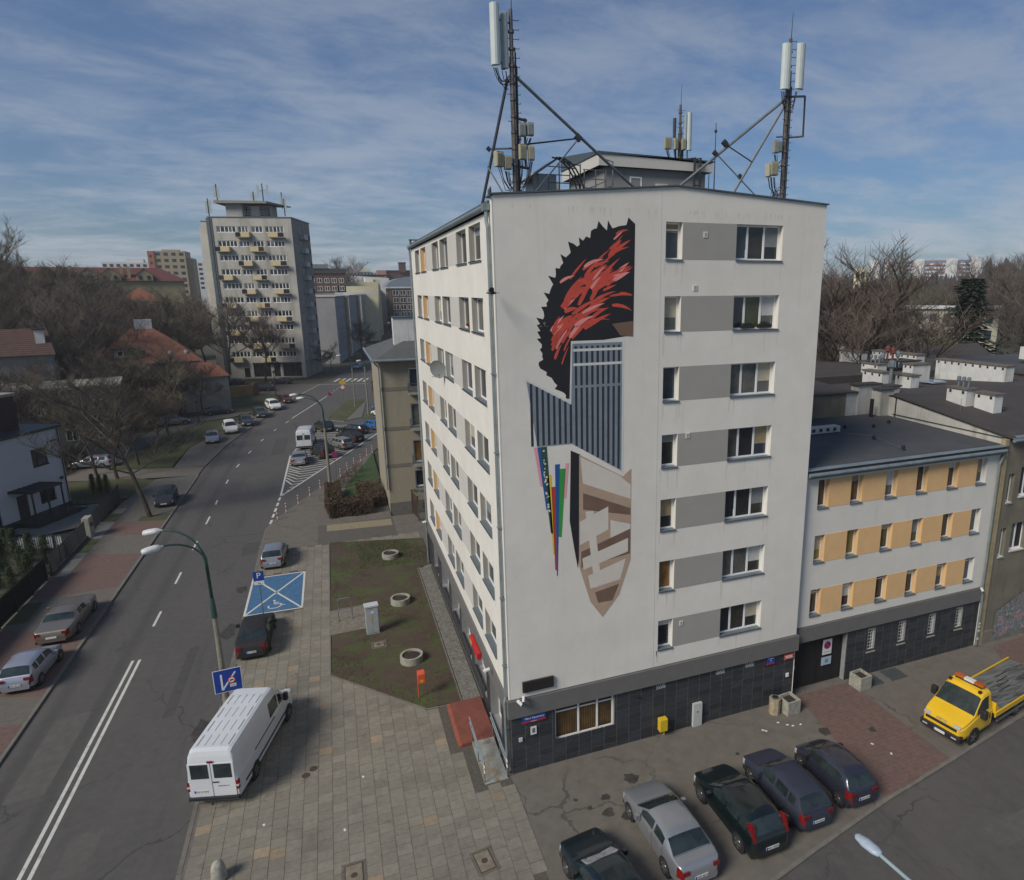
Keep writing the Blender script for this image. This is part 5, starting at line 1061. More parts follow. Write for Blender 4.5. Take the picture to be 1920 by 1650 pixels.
for k in range(9):
    for r in range(3): MB().box(15+k*3.2, 17+k*3.2, 675.6, 675.9, 30+r*2.9, 31.6+r*2.9).build('window', g2, fw_)

# ---------------------------------------------------------------- skyline at the left
rr_ = thing('red_roofed_terrace', 'long yellow terrace with dark red pitched roof and gabled dormers above the bare trees', 'building', (0, 0, 0))
P0 = Vector((-105, 190, 0)); P1 = Vector((-44, 203, 0)); dd_ = (P1-P0); LT = dd_.length; FRR = Fac((-105, 190), math.atan2(dd_.y, dd_.x))
mb = MB(); FRR.box(mb, 0, LT, 0, 12, 0, 23.3); mb.build('wall', mat('terrace_yellow', (.36, .31, .18), .9, .08, .5), rr_)
M_dred = mat('dark_red_tiles', (.11, .035, .036), .85, .15, 1)
mb = MB(); mb.face([FRR.p(-.5, -.6, 23.2), FRR.p(LT+1, -.6, 23.2), FRR.p(LT-5.5, 6, 27.0), FRR.p(0, 6, 27.0)]); mb.face([FRR.p(LT+1, -.6, 23.2), FRR.p(LT+1, 12.6, 23.2), FRR.p(LT-5.5, 6, 27.0)]); mb.face([FRR.p(LT+1, 12.6, 23.2), FRR.p(-.5, 12.6, 23.2), FRR.p(0, 6, 27), FRR.p(LT-5.5, 6, 27)]); mb.build('roof', M_dred, rr_)
M_ty = MATS['terrace_yellow']
for k, u in enumerate((LT-9.5, LT-17.5, LT-22.5, LT-31, LT-38, LT-46, LT-54)):
    w = 2.0 if k in (0, 2) else 2.5
    mb = MB(); mb.face([FRR.p(u-w, -.7, 23.3), FRR.p(u+w, -.7, 23.3), FRR.p(u+w, -.7, 24.8), FRR.p(u, -.7, 26.5), FRR.p(u-w, -.7, 24.8)]); mb.face([FRR.p(u-w, -.7, 23.3), FRR.p(u-w, -.7, 24.8), FRR.p(u-w, 3, 24.8), FRR.p(u-w, 0, 23.3)]); mb.build('dormer', M_ty, rr_)
    mb = MB(); mb.face([FRR.p(u-w-.2, -.9, 24.7), FRR.p(u, -.9, 26.65), FRR.p(u, 5, 26.65), FRR.p(u-w-.2, 3, 24.7)]); mb.face([FRR.p(u+w+.2, -.9, 24.7), FRR.p(u+w+.2, 3, 24.7), FRR.p(u, 5, 26.65), FRR.p(u, -.9, 26.65)]); mb.build('dormer_roof', M_dred, rr_)
    for s_ in (-1, 1): mb = MB(); FRR.box(mb, u+s_*w*.5-.4, u+s_*w*.5+.4, -.78, -.72, 23.6, 24.7); mb.build('window', g1, rr_)
for u in (LT-13.5, LT-15.2, LT-26.5, LT-28.5, LT-50, LT-60): mb = MB(); FRR.box(mb, u, u+.8, 1.0, 2.0, 24, 27.2); mb.build('chimney', M_ty, rr_)
def slab_block(name, label, x0, x1, y, z1, wm, nr, nc, roofbits=(), depth=14, z_from=20, wm2=None, rz=0):
    t = thing(name, label, 'building', (x0, y, 0), rz); w = x1-x0
    MB().box(0, w, 0, depth, 0, z1).build('wall', wm, t)
    wd = MB().box(0, w/nc*.55, -.06, -.01, 0, 1.4).mesh('window', g2); fh = 2.9
    for r in range(nr):
        for c in range(nc): put('window', wd, t, (w/nc*(c+.22), 0, z1-2.2-r*fh))
    for a, b, h in roofbits: MB().box(a, b, 2, 6, z1, z1+h).build('roof_house', wm, t)
    return t
slab_block('white_slab_block', 'far white slab block on the skyline left of the orange tower', -110, -84, 384, 35.0, M_whb, 5, 9, [(10, 18, 1.8)])
slab_block('blue_grey_block', 'blue grey block half hidden between the white slab and the orange tower', -84.5, -76, 386, 34.5, mat('dull_blue_block', (.12, .16, .20), .9, .1), 4, 3)
ot = slab_block('orange_tower_block', 'tan tower block with an orange red side panel on the left skyline', -79.6, -66.8, 349, 39.2, mat('tan_block', (.36, .30, .20), .9, .06), 7, 4, [(3, 10, .7)])
MB().box(-2.6, .0, -.5, 14, 0, 39.0).build('orange_panel', mat('orange_red_panel', (.38, .14, .09), .9, .05), ot)
for k in range(6): MB().box(-1.8, -.9, -.56, -.51, 36-k*3, 37.2-k*3).build('window', g2, ot)
MB().box(12.8, 15.2, 3, 14, 0, 36.0).build('lower_wing', MATS['tan_block'], ot)
slab_block('white_far_block', 'white block on the horizon directly left of the tower block', -92, -66, 470, 38.8, M_whb, 6, 7)
# brick watch tower among the trees
bt = thing('brick_house_tower', 'dark timber framed house with red hipped roof among the bare trees', 'house', (-46.5, 162, 0), R(15))
MB().box(-3.6, 3.6, -3, 3, 0, 17.2).build('wall', mat('dark_brown_wall', (.045, .026, .022), .9, .2, 1), bt)
for z in (11.2, 16.8): MB().box(-3.8, 3.8, -3.2, 3.2, z, z+.25).build('timber_band', MATS['brown_red_brick'], bt)
for x in (-3.3, -1.1, 1.1, 3.3): MB().box(x-.12, x+.12, -3.12, -3.0, 7, 17).build('timber_post', MATS['brown_red_brick'], bt)
for x in (-2.2, 0, 2.2): MB().box(x-.8, x+.8, -3.06, -3.01, 12.2, 16).build('window', g1, bt)
mb = MB(); r4 = [(-4.3, -3.7, 18.2), (4.3, -3.7, 18.2), (4.3, 3.7, 18.2), (-4.3, 3.7, 18.2)]; ap = (0, 0, 21.2)
for i in range(4): mb.face([r4[i], r4[(i+1) % 4], ap])
mb.build('roof', mat('weathered_red_tiles', (.20, .075, .045), .9, .2, .8), bt)
# ---------------------------------------------------------------- orange roofed villa
vl = thing('villa', 'old villa with orange red tiled hipped roof, dormers and white chimney behind the bare trees', 'house', (-35.3, 111, 0), R(12)); vl.scale = (.92, .92, .98)
M_vw = mat('villa_stone', (.27, .26, .235), .92, .15, .8); M_vr = mat('orange_roof_tiles', (.21, .085, .052), .88, .18, 1.6, bump=.4); lines(M_vr, 2, .28, .07, (.12, .035, .02), .7); patches(M_vr, (.13, .05, .035), .5, .52, .64, .7)
FV = Fac((-8, -5), 0); opv_ = [(1.2+k*2.9, 2.5+k*2.9, z, z+1.9) for k in range(5) for z in (1.4, 5.2)]
mb = MB(); FV.wall(mb, 0, 16, 0, 8.6, opv_, .2); mb.face([(8, -5, 0), (8, 6, 0), (8, 6, 8.6), (8, -5, 8.6)]); mb.face([(-8, 6, 0), (-8, -5, 0), (-8, -5, 8.6), (-8, 6, 8.6)]); mb.build('wall', M_vw, vl)
MB().box(-7.8, 7.8, -4.7, -4.66, 0, 8.5).build('interior_backing', MATS['interior_dark'], vl)
for i, o_ in enumerate(opv_): window(FV, vl, *o_, .12, (.5,), .03, seed=i, fw=.09)
e3 = [(-8.6, -5.7, 8.6), (8.6, -5.7, 8.6), (8.6, 6.6, 8.6), (-8.6, 6.6, 8.6)]; m3_ = [(-5.6, -3.4, 11.6), (5.0, -3.4, 11.6), (5.0, 4.4, 11.6), (-5.6, 4.4, 11.6)]; t3 = [(-2.0, .4, 14.5), (1.0, .4, 14.5)]
mb = MB()
for i in range(4): mb.face([e3[i], e3[(i+1) % 4], m3_[(i+1) % 4], m3_[i]])
mb.face([m3_[0], m3_[1], t3[1], t3[0]]); mb.face([m3_[1], m3_[2], t3[1]]); mb.face([m3_[2], m3_[3], t3[0], t3[1]]); mb.face([m3_[3], m3_[0], t3[0]]); mb.build('roof', M_vr, vl)
MB().box(-1.6, 1.2, .0, 1.2, 13.2, 15.8).build('chimney', M_chim, vl)
MB().box(-5.2, -1.4, -5.2, -3.2, 9.6, 11.1).build('wide_dormer', M_vw, vl); MB().box(-5.5, -1.1, -5.5, -3.0, 11.1, 11.25).build('dormer_roof', M_roof, vl)
FV2 = Fac((-5.2, -5.2), 0); window(FV2, vl, .5, 3.3, 9.9, 10.9, -.04, (.33, .66), 0, [g1, g2], fw=.1)
for x in (3.4, 6.0): MB().lathe([(.5, 0), (.5, .8), (.3, 1.1)], (x, -4.3, 9.4), 8).build('round_dormer', M_vw, vl)
MB().prism([(4.6, -9.2), (12.0, -9.2), (12.0, -5.2), (4.6, -5.2)], 0, 6.0).build('side_wing', M_vw, vl)
mb = MB(); r4 = [(4.2, -9.6, 6.0), (12.4, -9.6, 6.0), (12.4, -4.6, 6.0), (4.2, -4.6, 6.0)]; a1, a2 = (6.4, -7.1, 8.4), (10.2, -7.1, 8.4)
mb.face([r4[0], r4[1], a2, a1]); mb.face([r4[1], r4[2], a2]); mb.face([r4[2], r4[3], a1, a2]); mb.face([r4[3], r4[0], a1]); mb.build('wing_roof', M_vr, vl)
yw = thing('garden_wall', 'ochre garden wall at the corner of the villa plot', 'wall', (-24.5, 119.5, 0), R(35)); MB().box(-4.5, 4.5, -.2, .2, 0, 2.0).build('wall_panel', mat('ochre_wall', (.28, .17, .06), .9, .2, 1), yw); MB().box(4.4, 5.4, -.4, .4, 0, 2.3).build('pier', MATS['brick_dull'], yw)
# brown tiled roof at the far left edge
lt = thing('tiled_roof_house', 'house with dark brown tiled roof and pale chimney at the left edge', 'house', (-49, 83, 0), R(14))
MB().box(-9, 8.5, 0, 9, 0, 12.2).build('wall', M_vw, lt); M_dbt = mat('dark_brown_tiles', (.085, .045, .035), .9, .2, 1.2, bump=.3); lines(M_dbt, 2, .24, .08, (.03, .018, .015), .8)
mb = MB(); mb.face([(-9.5, -.6, 12.0), (9, -.6, 12.0), (8.2, 4.5, 15.3), (-9.5, 4.5, 15.3)]); mb.face([(9, -.6, 12), (9, 9.6, 12), (8.2, 4.5, 15.3)]); mb.face([(9, 9.6, 12), (-9.5, 9.6, 12), (-9.5, 4.5, 15.3), (8.2, 4.5, 15.3)]); mb.build('roof', M_dbt, lt)
MB().box(7.0, 8.0, 1.6, 2.6, 12, 15.2).build('chimney', M_chim, lt); MB().box(6.8, 8.2, 1.4, 2.8, 15.2, 15.4).build('chimney_cap', M_black, lt)
lf = thing('low_flat_house', 'long low grey house with flat roof behind the bare trees at left', 'house', (-42, 72, 0), R(12)); MB().box(-9, 11, 0, 8, 0, 8.6).build('wall', mat('dull_grey_house', (.20, .20, .19), .9, .1, .5), lf); MB().box(-9.5, 11.5, -.5, 8.5, 8.6, 8.9).build('roof', M_conc, lf)
FL_ = Fac((-9, 0), 0)
for k in range(6):
    for z in (2.2, 5.6): window(FL_, lf, 1.4+k*3.2, 2.7+k*3.2, z, z+1.5, -.05, (.5,), 0, seed=k, fw=.1)
# ---------------------------------------------------------------- modern white house at the left edge
hs = thing('modern_house', 'modern white house with brown upper storey and dark porch at the left edge', 'house')
FH = Fac((-33.2, 44.3), R(65.22))
M_hw = mat('cool_white_render', (.50, .53, .56), .9, .03, 1, bump=.1, bscale=80)
oph = [(3.9, 5.55, 4.7, 6.28), (4.0, 5.65, 1.25, 2.75), (-1.2, .1, .2, 3.0)]
mb = MB(); FH.wall(mb, -9, 7.1, .5, 7.75, oph, .18); mb.face([FH.p(7.1, 0, 0), FH.p(7.1, 9, 0), FH.p(7.1, 9, 7.75), FH.p(7.1, 0, 7.75)]); mb.face([FH.p(7.1, 9, 0), FH.p(-9, 9, 0), FH.p(-9, 9, 7.75), FH.p(7.1, 9, 7.75)]); mb.build('wall', M_hw, hs)
M_dk = mat('anthracite', (.028, .031, .035), .6, .1); M_brn = mat('dark_brown_cladding', (.040, .024, .021), .7, .15, 3); lines(M_brn, 2, .16, .02, (.015, .01, .01), .8)
mb = MB(); FH.box(mb, -9, 7.13, -.03, .1, -.2, .52); mb.build('plinth', M_dk, hs)
mb = MB(); FH.box(mb, -9, 7.3, -.2, 9.2, 7.75, 8.0); mb.build('roof_edge', mat('teal_metal_edge', (.035, .055, .065), .5, .1), hs)
mb = MB(); FH.box(mb, -9, 4.9, 1.6, 8, 8.0, 11.1); mb.build('upper_storey', M_brn, hs)
mb = MB(); FH.box(mb, -9, 5.0, 1.4, 8.2, 11.1, 11.35); mb.build('upper_roof', M_conc, hs)
window(FH, hs, *oph[0], .12, (.4,), .04, fm=M_frame_dark, panes=[g3, g2], sillm=M_dk); window(FH, hs, *oph[1], .12, (.4,), .04, fm=M_frame_dark, panes=[g1], sillm=M_dk); window(FH, hs, *oph[2], .12, (), 0, fm=M_frame_dark, panes=[g1], name='door')
mb = MB(); FH.box(mb, -9, -2.0, -.02, 0, .6, 2.6); mb.build('dark_glazing', g1, hs)
mb = MB(); mb.tube([FH.p(6.9, -.08, 7.7), FH.p(6.9, -.08, .1)], .05, 6); mb.build('downpipe', M_dk, hs); mb = MB(); FH.box(mb, 6.0, 6.7, -.12, 0, 6.6, 6.75); mb.build('wall_lamp', M_dk, hs); mb = MB(); FH.box(mb, 6.35, 6.6, -.15, 0, 2.9, 3.15); mb.build('alarm_box', M_dk, hs)
mb = MB(); FH.box(mb, 1.0, 4.2, -2.2, 0, 3.1, 3.28)
for k in range(7): FH.box(mb, 1.05+k*.5, 1.09+k*.5, -2.2, 0, 3.28, 3.33)
mb.build('porch_roof', M_dk, hs); mb = MB()
for u in (1.1, 2.6, 4.1): FH.box(mb, u-.05, u+.05, -2.15, -2.05, .0, 3.1)
mb.build('porch_post', M_dk, hs); mb = MB(); FH.box(mb, 1.7, 2.7, -.03, .0, .5, 2.6); mb.build('front_door', M_dk, hs)
mb = MB(); FH.box(mb, 1.0, 5.6, -2.2, 0, 0, .45)
for k in range(3): FH.box(mb, 5.6+k*.3, 5.9+k*.3, -2.0, -.2, 0, .45-.13*k-.1)
mb.build('porch_deck', M_dk, hs); mb = MB()
for z in (.7, .95, 1.2): FH.box(mb, 3.6, 6.3, -2.2, -2.17, z, z+.03)
for u in (3.6, 4.5, 5.4, 6.3): FH.box(mb, u, u+.04, -2.2, -2.17, .0, 1.25)
mb.build('porch_railing', M_dk, hs)
# street fence of that house and the dark fence nearer
def barfence2(name, label, a, b, h, sp, m, post=2.0, solid=0, base=.0):
    t = thing(name, label, 'fence', (a[0], a[1], 0)); barfence(t, a, b, h, sp, m, post, .03)
    A = Vector((*a, 0)); B = Vector((*b, 0)); d = B-A; M_ = Matrix.Rotation(math.atan2(d.y, d.x), 4, 'Z')
    if solid: MB().box(0, d.length, .03, .05, .1, h-.05, M=M_).build('infill_panel', m, t)
    if base: MB().box(0, d.length, -.12, .12, -.1, base, M=M_).build('concrete_base', M_dk, t)
    return t
barfence2('dark_fence', 'near black close boarded street fence below the thuja hedge', (-25.95, -4), (-25.95, 31.3), 1.75, .14, M_cable, 2.5, solid=1)
barfence2('open_fence', 'see through dark bar fence around the forecourt of the modern house', (-25.95, 31.9), (-26.0, 39.8), 1.55, .12, M_dk, 2.0, base=.25)
barfence2('sliding_gate', 'long dark bar gate with a pale wall behind it at the forecourt', (-26.05, 41.0), (-26.3, 50.6), 1.6, .12, M_dk, 2.4)
barfence2('side_fence', 'white backed dark fence between the thujas and the porch', (-33.5, 39.2), (-26.4, 37.6), 1.3, .16, M_dk, 2.0)
MB().box(-.3, 6.6, .08, .12, .05, 1.15, M=Matrix.Rotation(R(-12.7), 4, 'Z')).build('pale_screen', M_hw, bpy.data.objects['side_fence'], (0, 0, 0))
gp = thing('gate_pier', 'pale concrete gate pier with letter box beside the forecourt gate', 'gate pier', (-25.98, 40.4, 0)); MB().box(-.25, .25, -.5, .5, 0, 1.7).build('pier', mat('pier_cream', (.30, .29, .25), .9, .1), gp); MB().box(.25, .33, -.25, .15, .9, 1.2).build('letter_box', M_dk, gp)
sg = thing('red_notice', 'small red notice board on the dark street fence', 'sign', (-25.9, 22.9, 1.0)); MB().box(0, .03, -.28, .28, -.35, .35).build('board', mat('notice_red', (.45, .03, .05), .6, .1), sg); MB().box(.031, .035, -.1, .1, .05, .2).build('emblem', M_wplast, sg)
sg = thing('blue_notice', 'small blue number plate on the dark street fence', 'sign', (-25.9, 22.0, 1.1)); MB().box(0, .03, -.18, .18, -.18, .18).build('board', mat('notice_blue', (.02, .08, .35), .6, .1), sg); MB().box(.031, .035, -.18, .18, -.18, -.13).build('red_edge', MATS['notice_red'], sg)

# ---------------------------------------------------------------- plants
M_bark = mat('bark', (.060, .050, .038), .95, .3, 3, bump=.4); M_twig = mat('bare_twigs', (.115, .098, .080), .95, .3, .35, col2=(.075, .062, .048)); M_twigr = mat('reddish_bare_twigs', (.125, .096, .080), .95, .3, .35, col2=(.085, .064, .052)); M_twigo = mat('olive_bare_twigs', (.11, .098, .062), .95, .3, .35, col2=(.075, .066, .042))
def tree_mesh(seed, H, spread, lv=4, n0=9, twig=.022, fork=.35, lean=0):
    q = random.Random(seed); tr = MB(); cr = MB()
    def limb(mb, p, d, L_, r0, r1, seg, sides):
        pts = [p]; dd = d.copy()
        for k in range(seg):
            dd = (dd+Vector((q.uniform(-.17, .17), q.uniform(-.17, .17), q.uniform(-.02, .14)))).normalized(); pts.append(pts[-1]+dd*(L_/seg))
        mb.tube(pts, [r0+(r1-r0)*k/seg for k in range(seg+1)], sides, cap=False); return pts, dd
    tp, td = limb(tr, Vector((0, 0, -.2)), Vector((lean, 0, 1)), H*fork+.2, H*.017, H*.012, 3, 8)
    lead, ld = limb(tr, tp[-1], Vector((q.uniform(-.2, .2), q.uniform(-.2, .2), 1)), H*.45, H*.011, H*.003, 4, 6)
    base = [(tp[-1], H*.0075)]+[(lead[k], H*.0068-.001*k) for k in (1, 2, 3)]
    def rec(p, d, L_, r, level):
        pts, dd = limb(cr, p, d, L_, r, r*.45, 3 if level < 3 else 2, 5 if level == 1 else (4 if level == 2 else 3))
        if level >= lv: return
        n = (0, 7, 8, 8, 6)[level] if lv >= 4 else (0, 6, 6, 5)[level]
        for k in range(n):
            t = .25+.75*(k+q.random()*.6)/n; i = min(len(pts)-2, int(t*(len(pts)-1))); f = t*(len(pts)-1)-i; o = pts[i].lerp(pts[i+1], min(1, f))
            a = q.uniform(0, 2*PI); side = Vector((math.cos(a), math.sin(a), q.uniform(-.15, .5))); nd = (dd*.62+side*.75+Vector((0, 0, .18))).normalized()
            rec(o, nd, L_*q.uniform(.42, .62), max(twig*.5, r*.45), level+1)
    for k in range(n0):
        o, r = base[k % 4]; a = 2*PI*k/n0+q.uniform(-.4, .4); up = q.uniform(.25, .9) + (.4 if k % 4 == 3 else 0)
        rec(o, Vector((math.cos(a)*spread, math.sin(a)*spread, up)).normalized(), H*q.uniform(.27, .40)*(1 if k % 4 else 1.1), r, 1)
    return tr, cr
protos = []
for i, (sd_, H, sp_, n0, mm) in enumerate(((1, 12, .9, 8, M_twig), (2, 14, .75, 9, M_twigr), (3, 11, 1.05, 8, M_twigo), (4, 16, .7, 10, M_twigr), (5, 9, .95, 7, M_twigo), (6, 13, .85, 8, M_twig))):
    tr, cr = tree_mesh(sd_, H, sp_, 4, n0, .028)
    protos.append((tr.mesh('trunk', M_bark), cr.mesh('crown', mm), H))
mmv = (M_twig, M_twigr, M_twigo)
def tree(k, x, y, h, rz, label, group=None, z=0, wide=1, name='bare_tree'):
    tm_, cm_, H = protos[k % len(protos)]; s_ = h/H
    t = thing(name, label, 'tree', (x, y, z), rz, group); t.scale = (s_*wide, s_*wide, s_); put('trunk', tm_, t); put('crown', cm_, t); return t
M_needle = mat('dark_needles', (.018, .034, .020), .9, .35, .8, col2=(.030, .052, .026)); M_needle2 = mat('blue_green_needles', (.028, .052, .040), .9, .35, .8); M_thuja = mat('thuja_green', (.022, .040, .012), .9, .35, 2)
def conifer_mesh(seed, H, Rr, layers, per, drop=.3, irregular=.25, q_=.5):
    q = random.Random(seed); mb = MB()
    for k in range(layers):
        t = k/layers; z = H*(.12+.88*t); rr_ = Rr*(1-t)**.8*q.uniform(1-irregular, 1+irregular)+.12
        for j in range(per):
            a = q.uniform(0, 2*PI); l = rr_*q.uniform(.6, 1.05); n = 5
            for s_ in range(n):
                f = (s_+.6)/n; x, y = math.cos(a)*l*f, math.sin(a)*l*f; zz = z-drop*l*f+q.uniform(-.1, .1); w = q_*(1.15-f*.5)*q.uniform(.6, 1.2)
                for _ in range(2):
                    b = a+q.uniform(-1.0, 1.0); u = Vector((math.cos(b), math.sin(b), q.uniform(-.5, .1)))*w; v = Vector((-math.sin(b), math.cos(b), q.uniform(-.3, .3)))*w*.32; c = Vector((x, y, zz))
                    mb.face([c-v, c+u*.6-v*.3, c+u, c+u*.5+v])
    return mb
cm1 = conifer_mesh(1, 12, 3.2, 26, 9); cm2 = conifer_mesh(2, 12, 4.0, 26, 24, .12, .45, .8); cm3 = conifer_mesh(3, 2.6, .62, 26, 14, -.6, .2, .16)
CF = [(cm1.mesh('crown', M_needle), 12), (cm2.mesh('crown', M_needle), 12), (cm3.mesh('crown', M_thuja), 2.6), (cm1.mesh('crown', M_needle2), 12)]
TK = MB().tube([(0, 0, -.1), (0, 0, 11)], [.22, .04], 7).mesh('trunk', M_bark)
def conifer(k, x, y, h, label, rz=0, group=None, z=0, name='conifer', wide=1):
    m_, H = CF[k]; s_ = h/H; t = thing(name, label, 'tree', (x, y, z), rz, group); t.scale = (s_*wide, s_*wide, s_); put('crown', m_, t)
    if k != 2: put('trunk', TK, t)
    else: put('trunk', TKS, t)
    return t
TKS = MB().tube([(0, 0, -.1), (0, 0, 2)], [.05, .02], 6).mesh('trunk', M_bark)
G1 = 'bare trees in the park at left'
# individually noticeable trees
tree(0, -22.4, 44.2, 12.0, .5, 'bare street tree in the pavement behind the dark blue car', wide=1.1)
tree(5, -28.9, 60.5, 11.0, 2.0, 'bare forked tree on the verge beside the white house corner'); tree(2, -31.6, 63.3, 10.0, 1.0, 'slim bare tree just left of the forked one on the verge')
tree(3, -20.3, 143.5, 15.5, 1.2, 'large bare tree directly in front of the tower block shop'); tree(0, -27.5, 141, 17.5, 3.0, 'tall bare tree at the left foot of the tower block')
tree(4, -7.6, 151, 6.0, 1.2, 'small round bare tree by the green shop sign'); tree(4, -5.9, 158, 6.0, 3.2, 'second small bare tree up the street from the shop sign')
tree(1, 3.0, 186, 11, .4, 'dark bare tree on the far pavement before the grey block'); tree(4, 5.2, 203, 8, 2.4, 'low dark street tree further up the far pavement')
G2 = 'bare trees massed in the park at left'
q = random.Random(21)
sp = []
def free(x, y, dmin):
    return all(math.hypot(x-a, y-b) > dmin for a, b in sp)
tries = 0
while len(sp) < 190 and tries < 14000:
    tries += 1; y = q.uniform(66, 175); x = -27-(q.random()**.8)*(20+y*.36)
    if -45 < x < -25 and 103 < y < 121: continue
    if -36.5+(y-62)*.0 < x < -29.5+max(0, y-80)*.25 and y < 103: continue
    if x > -24.5 and y < 76: continue
    if x > -24-(y-90)*.05 and y > 90: continue
    if x > -29.8+max(0, y-80)*.25 and (y < 70 or rnd.random() < .55) and y < 103: continue
    if x > -34 and y > 120: continue
    if y > 140 and x > -37: continue
    if -60 < x < -38 and 81 < y < 93: continue
    if -52 < x < -30 and 70 < y < 81: continue
    if -51 < x < -42 and 156 < y < 168: continue
    if not free(x, y, 2.8): continue
    # keep the villa and the red terrace partly visible
    sp.append((x, y))
for i, (x, y) in enumerate(sp):
    d = math.hypot(x+5.6, y+23.5)
    hmax = 20+ (d*(.012)) ; h = min(q.uniform(.86, 1.1)*(11.2+max(0, y-66)*.135), 23)
    vill = abs(math.atan2(x+5.6, y+23.5)-math.atan2(-34.5+5.6, 105+23.5)) < .085 and y < 105
    if vill: h = q.uniform(7.5, 10)
    if x > -29.5 and y < 103: h = q.uniform(6, 8.5)
    if y > 118 and -52 < x: h = min(h, 17)
    tree(i, x, y, h, q.uniform(0, 6), 'bare brown tree massed with its neighbours in the park at left', G2, wide=q.uniform(.9, 1.2))
for i, (x, y, h) in enumerate(((-28.2, 66.5, 8.5), (-27.6, 72, 8), (-27, 78, 8.5), (-37.4, 70, 10), (-38.2, 76, 11), (-37.6, 82, 11), (-36.5, 88, 11.5), (-34.5, 93, 11), (-32.5, 97.5, 11), (-29.5, 101, 10.5), (-39.5, 90, 9), (-38, 96, 9), (-42, 98, 9.5), (-35.5, 101, 7.5), (-31.5, 102.6, 7), (-27.0, 102.6, 7.5), (-46, 94, 11), (-46, 102, 12))): tree(i+2, x, y, h, i*1.7, 'fine bare tree in the screen along the park lane before the villa', 'bare trees along the park lane', wide=1.15)
for i, (x, y, h) in enumerate(((-76, 150, 24), (-84, 150, 23), (-68, 160, 21), (-92, 165, 24), (-61, 178, 19.5), (-57, 175, 17), (-75, 182, 24), (-40, 178, 16), (-36, 170, 15), (-33, 183, 15), (-100, 150, 24), (-29, 172, 14.5))):
    tree(i, x, y, h, i, 'tall bare tree rising towards the red roofed terrace', 'tall bare trees before the red roofed terrace', wide=1.1)
for i, (x, y, h) in enumerate(((-112, 186, 31), (-105, 190, 31.5), (-98, 192, 30), (-92, 205, 31), (-118, 180, 30), (-86, 214, 30.5))):
    tree(i+1, x, y, h, i*1.3, 'bare treetop breaking the skyline above the red roofed terrace', 'treetops behind the red roofed terrace')
for i, (x, y, h) in enumerate(((4.5, 330, 33), (8, 345, 34), (-17, 240, 26))): tree(i, x, y, h, i, 'bare treetop above the far street roofs', 'treetops above the far street roofs')
conifer(0, -58, 116, 19.5, 'tall dark green spruce among the bare trees at left', 1, wide=.95)
conifer(0, -33.5, 78.5, 6.5, 'small dark evergreen in the park by the lane', 2)
# undergrowth between park trees
M_brush = mat('brown_brush', (.055, .042, .028), .95, .3, .8, col2=(.05, .05, .022))
def brush_mesh(seed, rx, ry, h, n, w=.03, l=.9):
    qq = random.Random(seed); mb = MB()
    for k in range(n):
        a = qq.uniform(0, 2*PI); f = math.sqrt(qq.random()); x, y = rx*f*math.cos(a), ry*f*math.sin(a); zt = h*(1-f*f*.5)*qq.uniform(.35, 1)
        p = Vector((x, y, zt*qq.uniform(0, .8))); d = Vector((qq.uniform(-.6, .6), qq.uniform(-.6, .6), qq.uniform(.2, 1))).normalized()*l*qq.uniform(.4, 1); s_ = Vector((qq.uniform(-1, 1), qq.uniform(-1, 1), 0)).normalized()*w
        mb.face([p-s_, p+s_, p+d])
    return mb
bru = brush_mesh(3, 4, 4, 3.0, 2600, .05, 1.1).mesh('shrub_twigs', M_brush)
for i in range(80):
    y = q.uniform(64, 150); x = -36.5-(q.random())*(10+y*.35)
    if -42.5 < x < -25 and 100 < y < 119: continue
    o = put('undergrowth', bru, None, (x, y, -.1), (0, 0, q.uniform(0, 6))); o['kind'] = 'stuff'; o['label'] = 'tangled brown undergrowth between the park trees'
# thujas by the dark fence
for i, (x, y, h) in enumerate(((-29.4, 35.9, 2.7), (-28.2, 35.2, 2.5), (-27.1, 34.6, 2.4), (-29.2, 33.2, 2.9), (-27.8, 32.5, 2.3), (-27.0, 31.2, 2.2), (-30.4, 37.2, 2.4), (-27.0, 28.6, 2.2), (-28.4, 29.8, 2.8), (-29.9, 31, 2.9), (-27.2, 26, 2.2), (-28.8, 27, 2.6))): conifer(2, x, y, h, 'dark green thuja in the hedge behind the near black fence', i, 'thuja hedge behind the dark fence', name='thuja')
for i, (x, y) in enumerate(((-29.6, 55.0), (-28.9, 54.6), (-28.2, 54.2))): conifer(2, x, y, 2.0, 'small thuja behind the corner of the modern house', i, 'small thujas behind the modern house', name='thuja')
# right side: big bare tree, evergreens, woods
for i, (x, y, h, w_) in enumerate(((48.0, 33.0, 21.8, 1.25), (54, 42, 20.5, 1.2), (57, 52, 18.0, 1.1))): tree((3, 1, 3)[i], x, y, h, i*2+.6, ('great spreading bare tree beside the edge of the tall block', 'second spreading bare tree behind the gabled house', 'third spreading bare tree at the middle of the right background')[i], wide=w_)
for i, (x, y, h) in enumerate(((44.5, 37, 21), (51.5, 35.5, 20.5), (50, 40, 21.5), (46, 43, 20), (57, 40.5, 18))): tree((3, 1)[i % 2], x, y, h, i*1.1, 'reddish bare tree in the dense group beside the edge of the tall block', 'dense reddish bare trees beside the tall block', wide=1.15)
conifer(1, 80, 46, 21.8, 'tall dark pine standing alone in the right background', .3, wide=1.15); conifer(0, 73.5, 47.5, 14.5, 'dark spruce left of the tall pine', 1, wide=1.2); conifer(3, 77, 52, 15.5, 'blue green spruce behind the tall pine', 2, wide=1.1)
